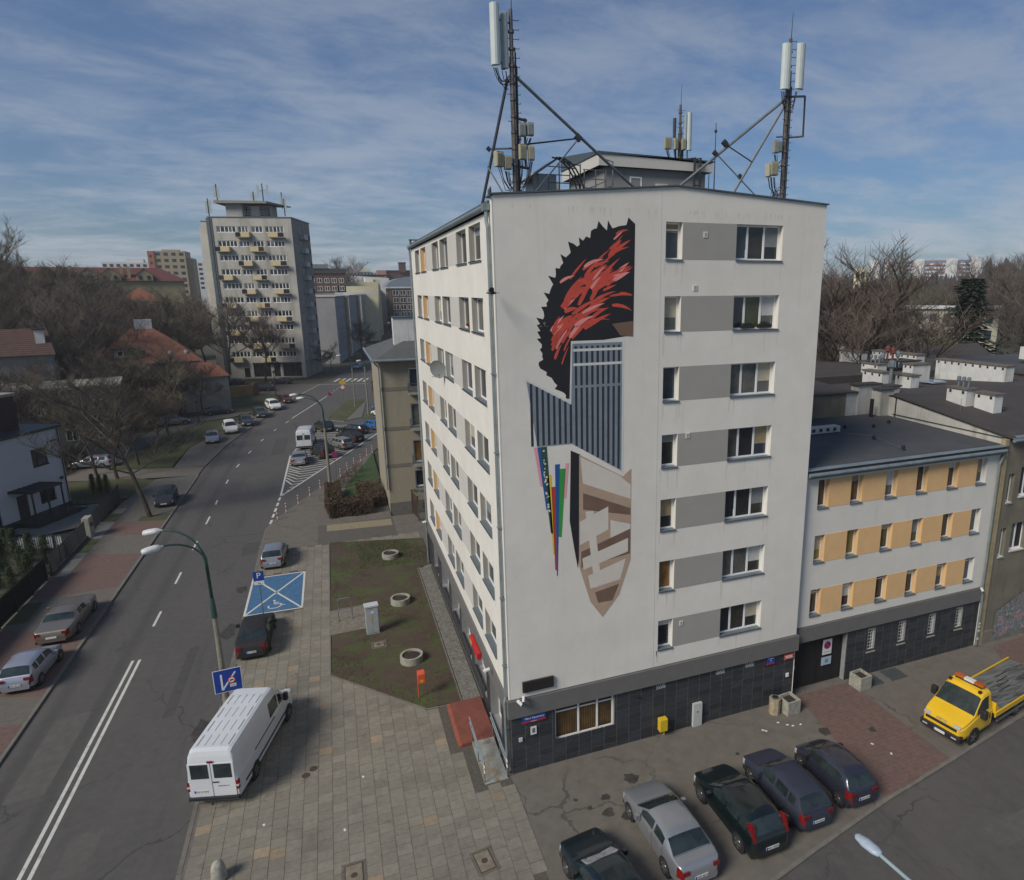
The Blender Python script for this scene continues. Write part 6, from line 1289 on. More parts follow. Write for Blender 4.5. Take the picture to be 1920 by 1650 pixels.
conifer(3, 96, 40, 14.5, 'blue green spruce right of the tall pine', 2, wide=1.2); conifer(0, 90, 32, 16.5, 'dark spruce at the foot of the olive tenement skyline', 5, wide=1.2); conifer(3, 84, 40, 14, 'blue green spruce just right of the tall pine foot', 6, wide=1.2); conifer(0, 104, 38, 18.5, 'dark spruce at the right picture edge', 3, wide=1.2); conifer(3, 112, 48, 18, 'spruce partly hidden behind the one at the picture edge', 4, wide=1.2)
yb_m = brush_mesh(8, 1.6, 1.6, 2.6, 1500, .09, .35).mesh('foliage', mat('yellow_green_foliage', (.07, .085, .018), .9, .3, 2)); t = thing('yellow_green_shrub', 'round yellow green shrub in front of the dark spruces', 'shrub', (68, 40, 12.2)); o = put('foliage', yb_m, t); MB().tube([(0, 0, -12.2), (0, 0, 1)], .1, 6).build('stem', M_bark, t)
sp2 = []
while len(sp2) < 66:
    a = R(q.uniform(39, 62)); d = q.uniform(92, 300); x, y = -5.6+d*math.sin(a), -23.5+d*math.cos(a)
    if 46.5 < math.degrees(a) < 54.5 and d < 165: continue
    if all(math.hypot(x-u, y-v) > 6 for u, v in sp2): sp2.append((x, y))
for i, (x, y) in enumerate(sp2):
    d = math.hypot(x+5.6, y+23.5); tree(i+1, x, y, 16.5+d*.017+q.uniform(-3, 1.5)+(d*.022 if math.degrees(math.atan2(x+5.6, y+23.5)) > 52 else 0), q.uniform(0, 6), 'bare brown tree massed in the wooded right background', 'bare trees massed in the right background', wide=1.15)
for i in range(30):
    a = R(q.uniform(40, 62)); d = q.uniform(80, 150); o = put('undergrowth', bru, None, (-5.6+d*math.sin(a), -23.5+d*math.cos(a), 0), (0, 0, q.uniform(0, 6))); o.scale = (1.5, 1.5, 3.2); o['kind'] = 'stuff'; o['label'] = 'brown undergrowth below the right background trees'
# far wooded ridge: reads as one mass
ridge = MB(); qq = random.Random(9)
for k in range(9000):
    a = R(qq.uniform(-52, 88)); d = qq.uniform(330, 620); x, y = -5.6+d*math.sin(a), -23.5+d*math.cos(a)
    if -14 < math.degrees(a) < 12: continue
    top = (20+d*.012 + 2*math.sin(a*9)+2*math.sin(a*23+1) + (9 if a > R(51.5) else 0))*(.55+.45*qq.random()); w = qq.uniform(1.2, 3.5)
    b = qq.uniform(0, PI); ridge.face([(x-math.cos(b)*w, y-math.sin(b)*w, top-7), (x+math.cos(b)*w, y+math.sin(b)*w, top-7), (x+qq.uniform(-1, 1), y, top)])
    ridge.face([(x-w*.6, y, 0), (x+w*.6, y, 0), (x+qq.uniform(-.5, .5), y, top-3)])
ridge.build('distant_woods', mat('distant_woods_twigs', (.062, .055, .055), .95, .3, .02), kind='stuff')
# right skyline block
ap = thing('long_panel_block', 'long white and grey panel apartment block with orange balcony panels on the right skyline', 'building', (418, 401, 0), R(-47)); wcol = mat('far_panel_grey', (.16, .18, .24), .9, .1); M_or2 = mat('far_orange_panel', (.45, .13, .06), .9, .05)
LW = 64; MB().box(0, LW, 0, 12, 0, 41).build('wall', wcol, ap)
for x0, x1 in ((-12, -4), (0, 3), (20, 28), (43, 51), (60, 67)): MB().box(x0, x1, -.8, 12, 0, 42.2).build('white_bay', M_whb, ap)
MB().box(-12, 0, 0, 12, 0, 40.5).build('end_wing', wcol, ap)
lg = MB().box(0, 2.6, -.7, 0, 0, 1.1)
lgw = lg.mesh('balcony_panel', M_whb); lgo = lg.mesh('balcony_panel', M_or2); qq = random.Random(3)
for r in range(6):
    for x in list(range(4, 20, 3))+list(range(29, 43, 3))+list(range(52, 60, 3)): put('balcony_panel', lgo if qq.random() < .3 else lgw, ap, (x, -.0, 37.5-r*2.9))
gc = thing('green_roofed_church', 'church with green domed roof and thin spire behind the bare trees at right', 'church', (246, 219, 0)); MB().lathe([(11, 0), (11, 16), (10.5, 20), (8, 24), (4, 27), (1.4, 28.5), (1.2, 32), (.6, 34), (.1, 38)], (0, 0, 0), 14).build('dome', mat('copper_green', (.12, .19, .16), .8, .15, .5), gc); MB().box(-16, 16, -6, 10, 0, 15).build('wall', M_walllg, gc)
hb2 = thing('cream_house', 'cream two storey house with flat roof behind the tall pine', 'house', (116, 80, 0), R(-50)); MB().box(-9, 9, -4, 4, 0, 15.8).build('wall', mat('dull_cream_render', (.40, .38, .31), .9, .08, 1), hb2); MB().box(-9.6, 9.6, -4.6, 4.6, 15.8, 16.3).build('roof', M_whb, hb2)
for k in range(7):
    for z in (13.2, 10.0): MB().box(-8.3+k*2.5, -7.0+k*2.5, -4.06, -4.0, z, z+1.6).build('window', g2, hb2)
cht = thing('pale_tower_house', 'pale narrow block half hidden by the spreading bare trees', 'building', (118, 108, 0), R(-45)); MB().box(-1.4, 1.4, -3, 3, 0, 24.8).build('wall', M_crm, cht)
for k in range(6):
    for x in (-1.0, .2): MB().box(x, x+.8, -3.06, -3, 22.4-k*2.9, 23.9-k*2.9).build('window', g1, cht)

# hedges and bushes by the service road
M_hedge = mat('brown_hedge_leaves', (.095, .048, .034), .9, .35, 2, col2=(.060, .050, .026)); 
def leafbox(name, label, x0, x1, y0, y1, h, n, m, w=.075, cat='hedge', core=True):
    qq = random.Random(int(x0*10+y0)); t = thing(name, label, cat, ((x0+x1)/2, (y0+y1)/2, 0)); mb = MB(); a, b = (x1-x0)/2, (y1-y0)/2
    for k in range(n):
        s_ = qq.random(); x, y, z = qq.uniform(-a, a), qq.uniform(-b, b), qq.uniform(.05, h)
        if s_ < .4: z = h*(qq.uniform(.88, 1.04)+.08*math.sin(x*3.1+y*1.7)+.05*math.sin(y*5.3))
        elif s_ < .7: y = -b*qq.uniform(.86, 1.0)-.1*math.sin(x*2.7+z*2)-.04
        elif s_ < .9: x = -a*qq.uniform(.86, 1.0)-.1*math.sin(y*2.3+z*2)-.04
        p = Vector((x, y, z)); u = Vector((qq.uniform(-1, 1), qq.uniform(-1, 1), qq.uniform(-1, 1))).normalized()*w; v = u.cross(Vector((qq.uniform(-1, 1), qq.uniform(-1, 1), qq.uniform(-1, 1)))).normalized()*w*.6
        mb.face([p-u, p-v, p+u, p+v])
    mb.build('foliage', m, t)
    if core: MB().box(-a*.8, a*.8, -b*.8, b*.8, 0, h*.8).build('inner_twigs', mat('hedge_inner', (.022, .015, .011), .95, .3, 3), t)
    return t
leafbox('clipped_hedge', 'low clipped brown hedge with a squared front edge beside the beige block', -7.1, -3.2, 37.3, 39.0, 1.35, 5200, M_hedge); leafbox('clipped_hedge', 'arm of the brown hedge running back behind the street lamp', -7.3, -5.9, 39.3, 45.8, 1.2, 5200, M_hedge)
leafbox('clipped_hedge', 'loose brown hedge against the wall of the beige block', -4.4, -2.0, 39.2, 45.5, 1.0, 4600, M_hedge)
struct('hedge_lawn', MB().prism([(-6, 40), (-4.2, 40), (-1.9, 46), (-1.8, 62), (-3, 57), (-5.4, 48)], -.05, .03), mat('bright_lawn', (.045, .085, .018), .95, .3, .8, col2=(.035, .055, .018), bump=.5, bscale=25))
for i, (x, y) in enumerate(((-5.9, 47.6), (-5.2, 49.4), (-4.6, 51.2), (-3.9, 53.2))): leafbox('small_bush', 'small brown bush in the row along the bright green grass', x-.5, x+.5, y-.6, y+.6, .8, 500, M_hedge, .05, 'bush', core=False)['group'] = 'small brown bushes along the grass'
leafbox('roundabout_bush', 'brown bush on the traffic island near the crossing', 1.6, 5.0, 112, 117, 2.2, 2600, M_brush, .14, 'bush', core=False)
# ---------------------------------------------------------------- vehicles
M_tyre = mat('tyre', (.015, .015, .016), .85, .1); M_rim = mat('alloy_rim', (.30, .30, .31), .35, .1, metal=.8); M_cg = mat('car_glass', (.012, .018, .020), .05, .2, 1.2, spec=.8, col2=(.03, .045, .045)); M_trim = mat('car_trim', (.018, .018, .02), .55, .1)
M_lamp = mat('headlamp', (.45, .47, .48), .12, .1, spec=.8); M_tail = mat('tail_lamp', (.17, .009, .009), .15, .2, 6); M_plate = mat('number_plate', (.62, .62, .60), .5, 0); M_pblue = mat('plate_blue', (.02, .06, .35), .5, 0); M_amber = mat('amber_lens', (.40, .09, .01), .3, .1)
def paint_mat(name, c, metal=.35, rough=.28): return mat('paint_'+name, c, rough, .04, .8, metal=metal, spec=.5, coat=.8)
def lerpk(K, x):
    if x <= K[0][0]: return K[0][1]
    for (a, p), (b, q_) in zip(K, K[1:]):
        if x <= b: t = (x-a)/(b-a); return p+(q_-p)*t
    return K[-1][1]
TYPES = {
 # zt: roofline heights by distance from the front; zb: shoulder; ws: windscreen, rw: rear glass, sw: side windows, taper of roof
 'hatch': dict(L=4.0, W=1.66, zt=[(0, .52), (.08, .66), (.5, .82), (.95, .93), (1.15, .98), (1.75, 1.38), (2.2, 1.47), (3.2, 1.45), (3.55, 1.36), (3.85, .98), (3.95, .84), (4.0, .55)], zb=[(0, .48), (.1, .62), (.95, .86), (1.2, .90), (3.8, .96), (4.0, .52)], ws=(1.12, 1.72), rw=(3.52, 3.86), sw=[(1.5, 2.25), (2.35, 3.0), (3.1, 3.45)], wb=(.78, 3.2), wr=.30),
 'small': dict(L=3.45, W=1.62, zt=[(0, .50), (.06, .62), (.3, .76), (.62, .88), (1.35, 1.36), (1.8, 1.43), (2.7, 1.42), (3.05, 1.33), (3.35, .92), (3.43, .8), (3.45, .5)], zb=[(0, .45), (.08, .58), (.6, .82), (.9, .88), (3.3, .92), (3.45, .5)], ws=(.66, 1.33), rw=(3.02, 3.34), sw=[(1.1, 2.05), (2.15, 2.85)], wb=(.6, 2.9), wr=.28),
 'sedan': dict(L=4.6, W=1.78, zt=[(0, .50), (.08, .64), (.5, .80), (1.1, .92), (1.35, .96), (2.05, 1.34), (2.5, 1.41), (3.1, 1.38), (3.45, 1.28), (4.0, 1.04), (4.45, .99), (4.57, .84), (4.6, .5)], zb=[(0, .46), (.1, .6), (1.2, .87), (1.5, .90), (4.0, .96), (4.45, .94), (4.6, .5)], ws=(1.33, 2.03), rw=(3.42, 3.98), sw=[(1.75, 2.6), (2.7, 3.35)], wb=(.88, 3.6), wr=.31),
 'classic': dict(L=5.3, W=1.9, zt=[(0, .60), (.04, .82), (.3, .90), (1.5, .98), (1.75, .99), (2.35, 1.32), (2.7, 1.36), (3.4, 1.34), (4.0, .98), (4.8, .96), (5.2, .92), (5.28, .80), (5.3, .55)], zb=[(0, .58), (.06, .8), (1.6, .92), (5.1, .90), (5.3, .55)], ws=(1.74, 2.33), rw=(3.42, 3.96), sw=[(2.1, 2.75), (2.82, 3.3)], wb=(1.0, 3.95), wr=.33),
 'wagon': dict(L=4.6, W=1.76, zt=[(0, .50), (.08, .64), (.5, .80), (1.1, .92), (1.3, .96), (1.95, 1.38), (2.4, 1.46), (3.9, 1.44), (4.15, 1.38), (4.45, .98), (4.57, .84), (4.6, .5)], zb=[(0, .46), (.1, .6), (1.2, .87), (1.5, .90), (4.4, .95), (4.6, .5)], ws=(1.3, 1.93), rw=(4.1, 4.46), sw=[(1.7, 2.45), (2.55, 3.2), (3.3, 3.95)], wb=(.85, 3.6), wr=.31),
 'suv': dict(L=4.3, W=1.82, zt=[(0, .60), (.08, .78), (.5, .95), (.95, 1.05), (1.15, 1.1), (1.75, 1.6), (2.2, 1.7), (3.7, 1.67), (3.95, 1.58), (4.2, 1.1), (4.27, .95), (4.3, .6)], zb=[(0, .55), (.1, .75), (1.0, 1.0), (4.1, 1.1), (4.3, .6)], ws=(1.12, 1.73), rw=(3.92, 4.2), sw=[(1.5, 2.3), (2.4, 3.1), (3.2, 3.75)], wb=(.8, 3.4), wr=.35),
}
def car_parts(T, tall=False):
    if '_f' not in T: T['_f'] = 1; z_ = T['zb'][-2][1]; T['zb'] = T['zb'][:-1]+[(T['L']-.03, z_*.98), T['zb'][-1]]
    L_, Wd = T['L'], T['W']; zt, zb = T['zt'], T['zb']; ws, rw = T['ws'], T['rw']
    xs = {round(x, 3) for x, _ in zt} | {round(x, 3) for x, _ in zb} | set(ws) | set(rw)
    for a, b in T['sw']: xs |= {a, b, a+.05, b-.05}
    k = 0
    while k*.16 < L_: xs.add(round(k*.16, 3)); k += 1
    xs = sorted(x for x in xs if 0 <= x <= L_); xx = [xs[0]]
    for x in xs[1:]:
        if x-xx[-1] > .028: xx.append(x)
    xs = xx
    def ring(x):
        t, b = lerpk(zt, x), min(lerpk(zb, x), lerpk(zt, x)-.02)
        e = min(x, L_-x); w = Wd/2*(1-.20*math.exp(-e/.16)-.05*math.exp(-e/.6)); gh = max(0, t-b)
        rw_ = w*(.97-.22*min(1, gh/.45)); z0 = .20 if e > .15 else .26
        zr = b+gh*.88; m_ = (z0+b)/2
        return [(w*.90, z0), (w*.985, z0+.12), (w, m_), (w*.985, b-.06), (w*.955, b), (w*.955+(rw_-w*.955)*.12, b+gh*.10), (w*.955+(rw_-w*.955)*.82, b+gh*.74), (rw_*.93, zr), (rw_*.62, t-gh*.03-.004), (0, t)]
    T['_ring'] = ring
    RG = [ring(x) for x in xs]; n = len(RG[0])
    parts = {}
    def P(key):
        return parts.setdefault(key, MB())
    def inr(a, b, rr): return a >= rr[0]-.005 and b <= rr[1]+.005
    cache = {}
    for i in range(len(xs)-1):
        a, b = xs[i], xs[i+1]; xa, xb = L_/2-a, L_/2-b
        for j in range(n-1):
            key = 'body'
            if j in (7, 8):
                if inr(a, b, ws): key = 'windscreen'
                elif inr(a, b, rw): key = 'rear_window'
            if j == 5 and lerpk(zt, (a+b)/2)-lerpk(zb, (a+b)/2) > .14:
                for s_, w_ in enumerate(T['sw']):
                    if inr(a, b, w_): key = 'side_window%d' % s_
            if j == 0: key = 'sill'
            if j in (2, 3) and a >= L_-.30 and tall is False: key = 'tail_light'
            if j in (2, 3) and .02 < a and b <= .34: key = 'headlight'
            for sg_ in (1, -1):
                p = [(xa, RG[i][j][0]*sg_, RG[i][j][1]), (xb, RG[i+1][j][0]*sg_, RG[i+1][j][1]), (xb, RG[i+1][j+1][0]*sg_, RG[i+1][j+1][1]), (xa, RG[i][j+1][0]*sg_, RG[i][j+1][1])]
                if sg_ < 0: p = p[::-1]
                kk = key if key[:4] not in ('side', 'tail', 'head') else key+('l' if sg_ > 0 else 'r')
                mb = P(kk); idx = []
                for v in p:
                    vk = (kk, tuple(round(c, 4) for c in v))
                    if vk not in cache: cache[vk] = len(mb.v); mb.v.append(v)
                    idx.append(cache[vk])
                if len(set(idx)) >= 3:
                    idx = list(dict.fromkeys(idx)); mb.f.append(tuple(idx)); mb.mi.append(0)
    for i, x in ((0, L_/2), (len(xs)-1, -L_/2)):
        r = RG[i]; P('body').face([(x, y, z) for y, z in r]+[(x, -y, z) for y, z in reversed(r[:-1])])
    P('underside').box(-L_/2+.15, L_/2-.15, -Wd/2+.1, Wd/2-.1, .16, .34)
    return parts, RG, xs
WHEEL = {}
def wheel_meshes(r):
    if r in WHEEL: return WHEEL[r]
    ty = MB(); ty.lathe([(r*.66, -.10), (r*.94, -.10), (r, -.06), (r, .06), (r*.94, .10), (r*.66, .10)], (0, 0, 0), 20, 'y')
    ri = MB(); ri.lathe([(r*.67, -.085), (r*.62, -.105), (r*.60, -.08), (r*.1, -.075)], (0, 0, 0), 16, 'y')
    for k in range(5):
        a = 2*PI*k/5; M_ = Matrix.Rotation(a, 4, 'Y'); ri.box(.02, r*.64, -.112, -.08, -.035, .035, M=M_)
    ri.lathe([(r*.16, -.118), (r*.16, -.08)], (0, 0, 0), 8, 'y')
    dk = MB(); dk.lathe([(r*.6, -.079), (r*.6, -.07)], (0, 0, 0), 14, 'y')
    WHEEL[r] = (ty.mesh('tyre', M_tyre, True), ri.mesh('rim', M_rim), dk.mesh('brake_disc', M_trim)); return WHEEL[r]
CARM = {}
def car(typ, pm, x, y, rz, label, group=None, plate=None, z=-.1, cat='car', detail=True, scale=1, tail='std', wipers=True, name='parked_car', sunroof=False, glassm=None):
    T = TYPES[typ]; L_, Wd = T['L'], T['W']; key = (typ, pm.name, glassm)
    if key not in CARM:
        parts, RG, xs = car_parts(T, tail == 'tall'); ms = {}
        for k, mb in parts.items():
            m = pm if k == 'body' else (M_trim if k in ('sill', 'underside') else M_tail if k[:4] == 'tail' else M_lamp if k[:4] == 'head' else (glassm or M_cg)); nm = 'side_window' if k.startswith('side') else k[:-1] if k[:4] in ('tail', 'head') else k
            ms[k] = (nm, mb.mesh(nm, m, k != 'underside'))
        # fittings
        zf = lerpk(T['zb'], .3); zr = lerpk(T['zb'], L_-.25)
        for s_ in (1, -1):
            if 0: ms['hl%d' % s_] = ('headlight', MB().lathe([(.02, 0), (.14, .02), (.15, .06), (.10, .12), (.02, .13)], (0, 0, 0), 10, M=Matrix.Translation((L_/2-.20, s_*(Wd/2-.30), zf-.12)) @ Matrix.Rotation(R(62), 4, 'Y') @ Matrix.Scale(1.35, 4, (0, 1, 0))).mesh('headlight', M_lamp, True))
            if tail == 'tall': tb = MB().box(-L_/2+.10, -L_/2+.40, s_*(Wd/2-.17)-.05, s_*(Wd/2-.17)+.05, zr-.15, zr+.42, M=Matrix.Translation((-L_/2+.2, 0, zr)) @ Matrix.Rotation(R(18), 4, 'Y') @ Matrix.Translation((L_/2-.2, 0, -zr)))
            else: tb = MB().box(-L_/2-.008, -L_/2+.05, s_*(Wd/2-.32)-.09, s_*(Wd/2-.32)+.09, zr-.24, zr-.06)
            if tail == 'tall': ms['tl%d' % s_] = ('tail_light', tb.mesh('tail_light', M_tail))
            else: ms['tl%d' % s_] = ('tail_light', MB().box(-L_/2-.006, -L_/2+.03, *sorted((s_*(Wd/2-.42), s_*(Wd/2-.17))), zr-.20, zr-.05).mesh('tail_light', M_tail))
            ms['mi%d' % s_] = ('wing_mirror', MB().box(L_/2-ws_(T)-.05, L_/2-ws_(T)+.10, s_*(Wd/2+.10)-.09, s_*(Wd/2+.10)+.09, zf+.05+.08, zf+.24+.08).mesh('wing_mirror', pm if typ != 'small' else M_trim))
            for q_, (a, b) in enumerate(((T['wb'][0], 0), (T['wb'][1], 0))):
                hn = MB(); rr_ = T['wr']+.055; hn.lathe([(rr_, -.02), (rr_, .02)], (L_/2-a, s_*(Wd/2-.025), T['wr']), 18, 'y'); ms['wa%d%d' % (s_, q_)] = ('wheel_arch', hn.mesh('wheel_arch', M_trim))
        bp = MB(); bp.box(L_/2-.14, L_/2+.01, -Wd/2+.22, Wd/2-.22, .28, .40); ms['gr'] = ('grille', bp.mesh('grille', M_trim))
        ms['pb'] = ('number_plate', MB().box(-L_/2-.022, -L_/2-.008, -.26, .26, .48, .60).mesh('number_plate', M_plate)); ms['pf'] = ('number_plate', MB().box(L_/2+.011, L_/2+.022, -.26, .26, .34, .46).mesh('number_plate', M_plate))
        dh = MB()
        for a, b in T['sw'][:2]:
            for s_ in (1, -1): dh.box(L_/2-b+.05, L_/2-b+.2, s_*(Wd/2+.0)-.012, s_*(Wd/2+.0)+.012, lerpk(T['zb'], b)-.13, lerpk(T['zb'], b)-.10)
        ms['dh'] = ('door_handles', dh.mesh('door_handles', pm))
        gp_ = MB()
        def gline(x):
            for s_ in (1, -1):
                ra = [lr_ for lr_ in RGf(x-.007)]; rb = [lr_ for lr_ in RGf(x+.007)]
                for j in range(1, 4): gp_.face([(L_/2-x+.007, s_*(ra[j][0]+.003), ra[j][1]), (L_/2-x-.007, s_*(rb[j][0]+.003), rb[j][1]), (L_/2-x-.007, s_*(rb[j+1][0]+.003), rb[j+1][1]), (L_/2-x+.007, s_*(ra[j+1][0]+.003), ra[j+1][1])])
        RGf = T['_ring']
        for gx in [T['sw'][0][0]-.12]+[w_[1]+.05 for w_ in T['sw'][:2]]: gline(gx)
        for gx in (T['ws'][0]-.03, T['rw'][1]+.03):
            r_ = RGf(gx)
            for s_ in (1, -1):
                for j in (7, 8): gp_.face([(L_/2-gx+.012, s_*r_[j][0], r_[j][1]+.006), (L_/2-gx-.012, s_*r_[j][0], r_[j][1]+.006), (L_/2-gx-.012, s_*r_[j+1][0], r_[j+1][1]+.006), (L_/2-gx+.012, s_*r_[j+1][0], r_[j+1][1]+.006)])
        ms['gp'] = ('panel_gaps', gp_.mesh('panel_gaps', M_trim))
        wp_ = MB(); zw = lerpk(T['zt'], T['ws'][0])
        for yy in (-.45, .1): wp_.tube([(L_/2-T['ws'][0]-.02, yy, zw+.03), (L_/2-T['ws'][0]-.28, yy+.42, lerpk(T['zt'], T['ws'][0]+.3)+.015)], .010, 4)
        ms['wp'] = ('wipers', wp_.mesh('wipers', M_trim))
        if sunroof: ms['sr'] = ('sunroof', MB().box(L_/2-2.6, L_/2-2.0, -.35, .35, lerpk(T['zt'], 2.3)-.005, lerpk(T['zt'], 2.3)+.012).mesh('sunroof', M_cg))
        CARM[key] = ms
    t = thing(name, label, cat, (x, y, z), rz, group); t.scale = (scale,)*3
    for k, (nm, me) in CARM[key].items(): put(nm, me, t)
    ty, ri, dk = wheel_meshes(T['wr'])
    for a in T['wb']:
        for s_ in (1, -1):
            w = put('wheel', ty, t, (L_/2-a, s_*(Wd/2-.085), T['wr']), (0, 0, PI if s_ > 0 else 0)); put('rim', ri, w); put('brake_disc', dk, w)
    if plate:
        MB().box(-L_/2-.026, -L_/2-.02, .20, .26, .48, .60).build('plate_band', M_pblue, t)
        text_part(plate, .115, M_trim, t, (-L_/2-.024, -.03, .54), (PI/2, 0, -PI/2), 'lettering')
    return t
def ws_(T): return (T['ws'][0]+T['ws'][1])/2+.1
c_sil = paint_mat('silver', (.33, .34, .36), .6, .35); c_blk = paint_mat('black', (.010, .010, .012), .2); c_dgr = paint_mat('dark_green', (.005, .011, .012), .2); c_navy = paint_mat('navy', (.006, .008, .018), .25); c_bei = paint_mat('champagne', (.20, .17, .14), .5, .38)
c_dblue = paint_mat('grey_blue', (.034, .038, .062), .4, .35); c_red = paint_mat('dark_red', (.10, .012, .014), .3); c_wht = paint_mat('white', (.62, .63, .63), 0, .4); c_gry = paint_mat('graphite', (.040, .045, .05), .4); c_blue = paint_mat('blue', (.015, .035, .16), .3); c_lsil = paint_mat('lilac_silver', (.36, .37, .43), .5, .35); c_teal = paint_mat('petrol', (.005, .014, .020), .2)
UP, DN = PI/2, -PI/2
car('hatch', c_lsil, -22.05, 16.8, R(88), 'lilac silver hatchback on the left pavement, lowest left in the picture', plate='WE 4J127', z=0)
car('classic', c_bei, -22.2, 22.6, R(90), 'old beige saloon with a big chrome framed rear window, ahead of the silver hatchback', z=0)
car('hatch', c_navy, -21.9, 48.6, R(-86), 'dark blue hatchback facing us on the left pavement by the bare street tree', z=0)
car('sedan', c_blk, -11.15, 16.2, R(89), 'shiny black coupe with red tail lamps behind the blue disabled bay', plate='WX 3082K', z=0)
car('hatch', c_sil, -11.0, 28.9, R(89), 'silver estate hatchback parked beyond the blue disabled bay', plate='WI 2841', z=0)
# bottom right row, noses towards the building; headings slightly turned
rowc = [('sedan', c_teal, 1.55, -6.75, 97, 'dark petrol car with a windscreen sunshade, leftmost of the row before the plinth', {}), ('sedan', c_sil, 4.55, -5.35, 92, 'silver saloon in the row of cars before the tiled plinth', dict(plate='WE 6614')), ('hatch', c_dgr, 7.55, -5.45, 91, 'black green hatchback with tall red tail lamps, third car of the row', dict(tail='tall', plate='WX 70394', scale=1.06)),
        ('hatch', c_navy, 9.95, -5.2, 90, 'dark blue hatchback with a pale scratch above its rear wheel, fourth car of the row', dict(plate='WI 8230')), ('small', c_dblue, 12.4, -5.2, 90, 'small slate blue city car, rightmost of the row beside the red paving', dict(plate='WPI 2297'))]
for ty, pm, x, y, a, lb_, kw in rowc: car(ty, pm, x, y, R(a), lb_, 'cars parked nose in before the tall block', z=-.01, **kw)
ss = thing('sunshade', 'grey and white folded sunshade inside the windscreen of the petrol car', 'sunshade', (1.45, -5.92, .98), R(97)); MB().box(-.02, .02, -.60, .60, 0, .55, M=Matrix.Rotation(R(-58), 4, 'Y')).build('sheet', mat('sunshade_foil', (.30, .30, .30), .5, .3, 4), ss)
# parked and driving cars further up
rd = 'cars parked along the left kerb'
for ty, pm, x, y, a, lb_ in (('hatch', c_sil, -21.9, 77.3, -82, 'silver hatchback facing us, nearest in the left kerb row'), ('suv', c_wht, -20.4, 83.4, -78, 'white people carrier facing us, second in the left kerb row'), ('wagon', c_gry, -18.9, 88.8, -75, 'graphite saloon facing us, third in the left kerb row'),
      ('wagon', c_gry, -17.5, 95.6, -73, 'dark grey estate facing us, fourth in the left kerb row'), ('suv', c_wht, -15.95, 102.3, -71, 'white small van like car, fifth in the left kerb row'), ('hatch', c_red, -14.4, 109.3, -70, 'dark red hatchback, farthest in the left kerb row')): car(ty, pm, x, y, R(a), lb_, rd, z=0)
isl = 'cars parked on the hatched island'
for ty, pm, x, y, a, lb_ in (('sedan', c_sil, -10.35, 60.8, 92, 'silver saloon on the hatched island behind the white van'), ('suv', c_blk, -7.75, 63.0, 112, 'black car on the hatched island right of the silver saloon'), ('wagon', paint_mat('sand_silver', (.26, .25, .22), .5, .38), -5.6, 67.2, 120, 'sand and silver estate on the hatched island'),
      ('sedan', c_blk, -4.3, 70.8, 125, 'black saloon with a long red lamp strip on the hatched island'), ('wagon', c_dgr, -3.7, 75.8, 140, 'black green estate on the hatched island'), ('hatch', c_blue, -.9, 78.1, 122, 'bright blue hatchback on the hatched island'), ('hatch', c_blk, .6, 80.8, 122, 'black hatchback right of the blue one on the hatched island'),
      ('hatch', c_wht, 1.2, 88, 122, 'white car behind the black hatchback, half hidden by the beige block'), ('hatch', c_blue, 1.8, 93.5, 122, 'blue car at the back of the island, half hidden by the beige block'), ('suv', c_gry, -7.6, 79.8, 110, 'dark people carrier right in front of the white van')): car(ty, pm, x, y, R(a), lb_, isl, z=-.09)
car('hatch', paint_mat('ice_blue', (.22, .30, .42), .4, .35), .5, 161.8, R(-108), 'pale blue car driving towards us beyond the crossing', name='driving_car', z=-.1); car('suv', c_dgr, 4.8, 151.5, R(74), 'dark green pickup driving away beyond the crossing', name='driving_car', z=-.1)
car('wagon', c_blk, -19.6, 127.4, R(168), 'black estate parked at the corner before the tower block', z=-.1); car('wagon', c_blk, -16.6, 137.2, R(172), 'black estate with red lamps on the street before the tower shop', z=-.1); car('sedan', c_gry, -26.4, 140.6, R(172), 'dark car under the bare trees left of the tower shop', z=-.1)
car('suv', paint_mat('pewter', (.20, .20, .20), .5), -29.3, 92.8, R(20), 'grey off road car in the park lane', z=-.05); car('sedan', c_gry, -24.4, 100.6, R(20), 'dark car with pale bonnet at the end of the park lane', z=-.05)
car('hatch', c_gry, -34.6, 81.5, R(60), 'dark grey hatchback behind the bare verge trees', z=-.05); car('wagon', c_lsil, -33.0, 67.4, R(172), 'long silver estate beside the corner of the modern house', z=-.05)
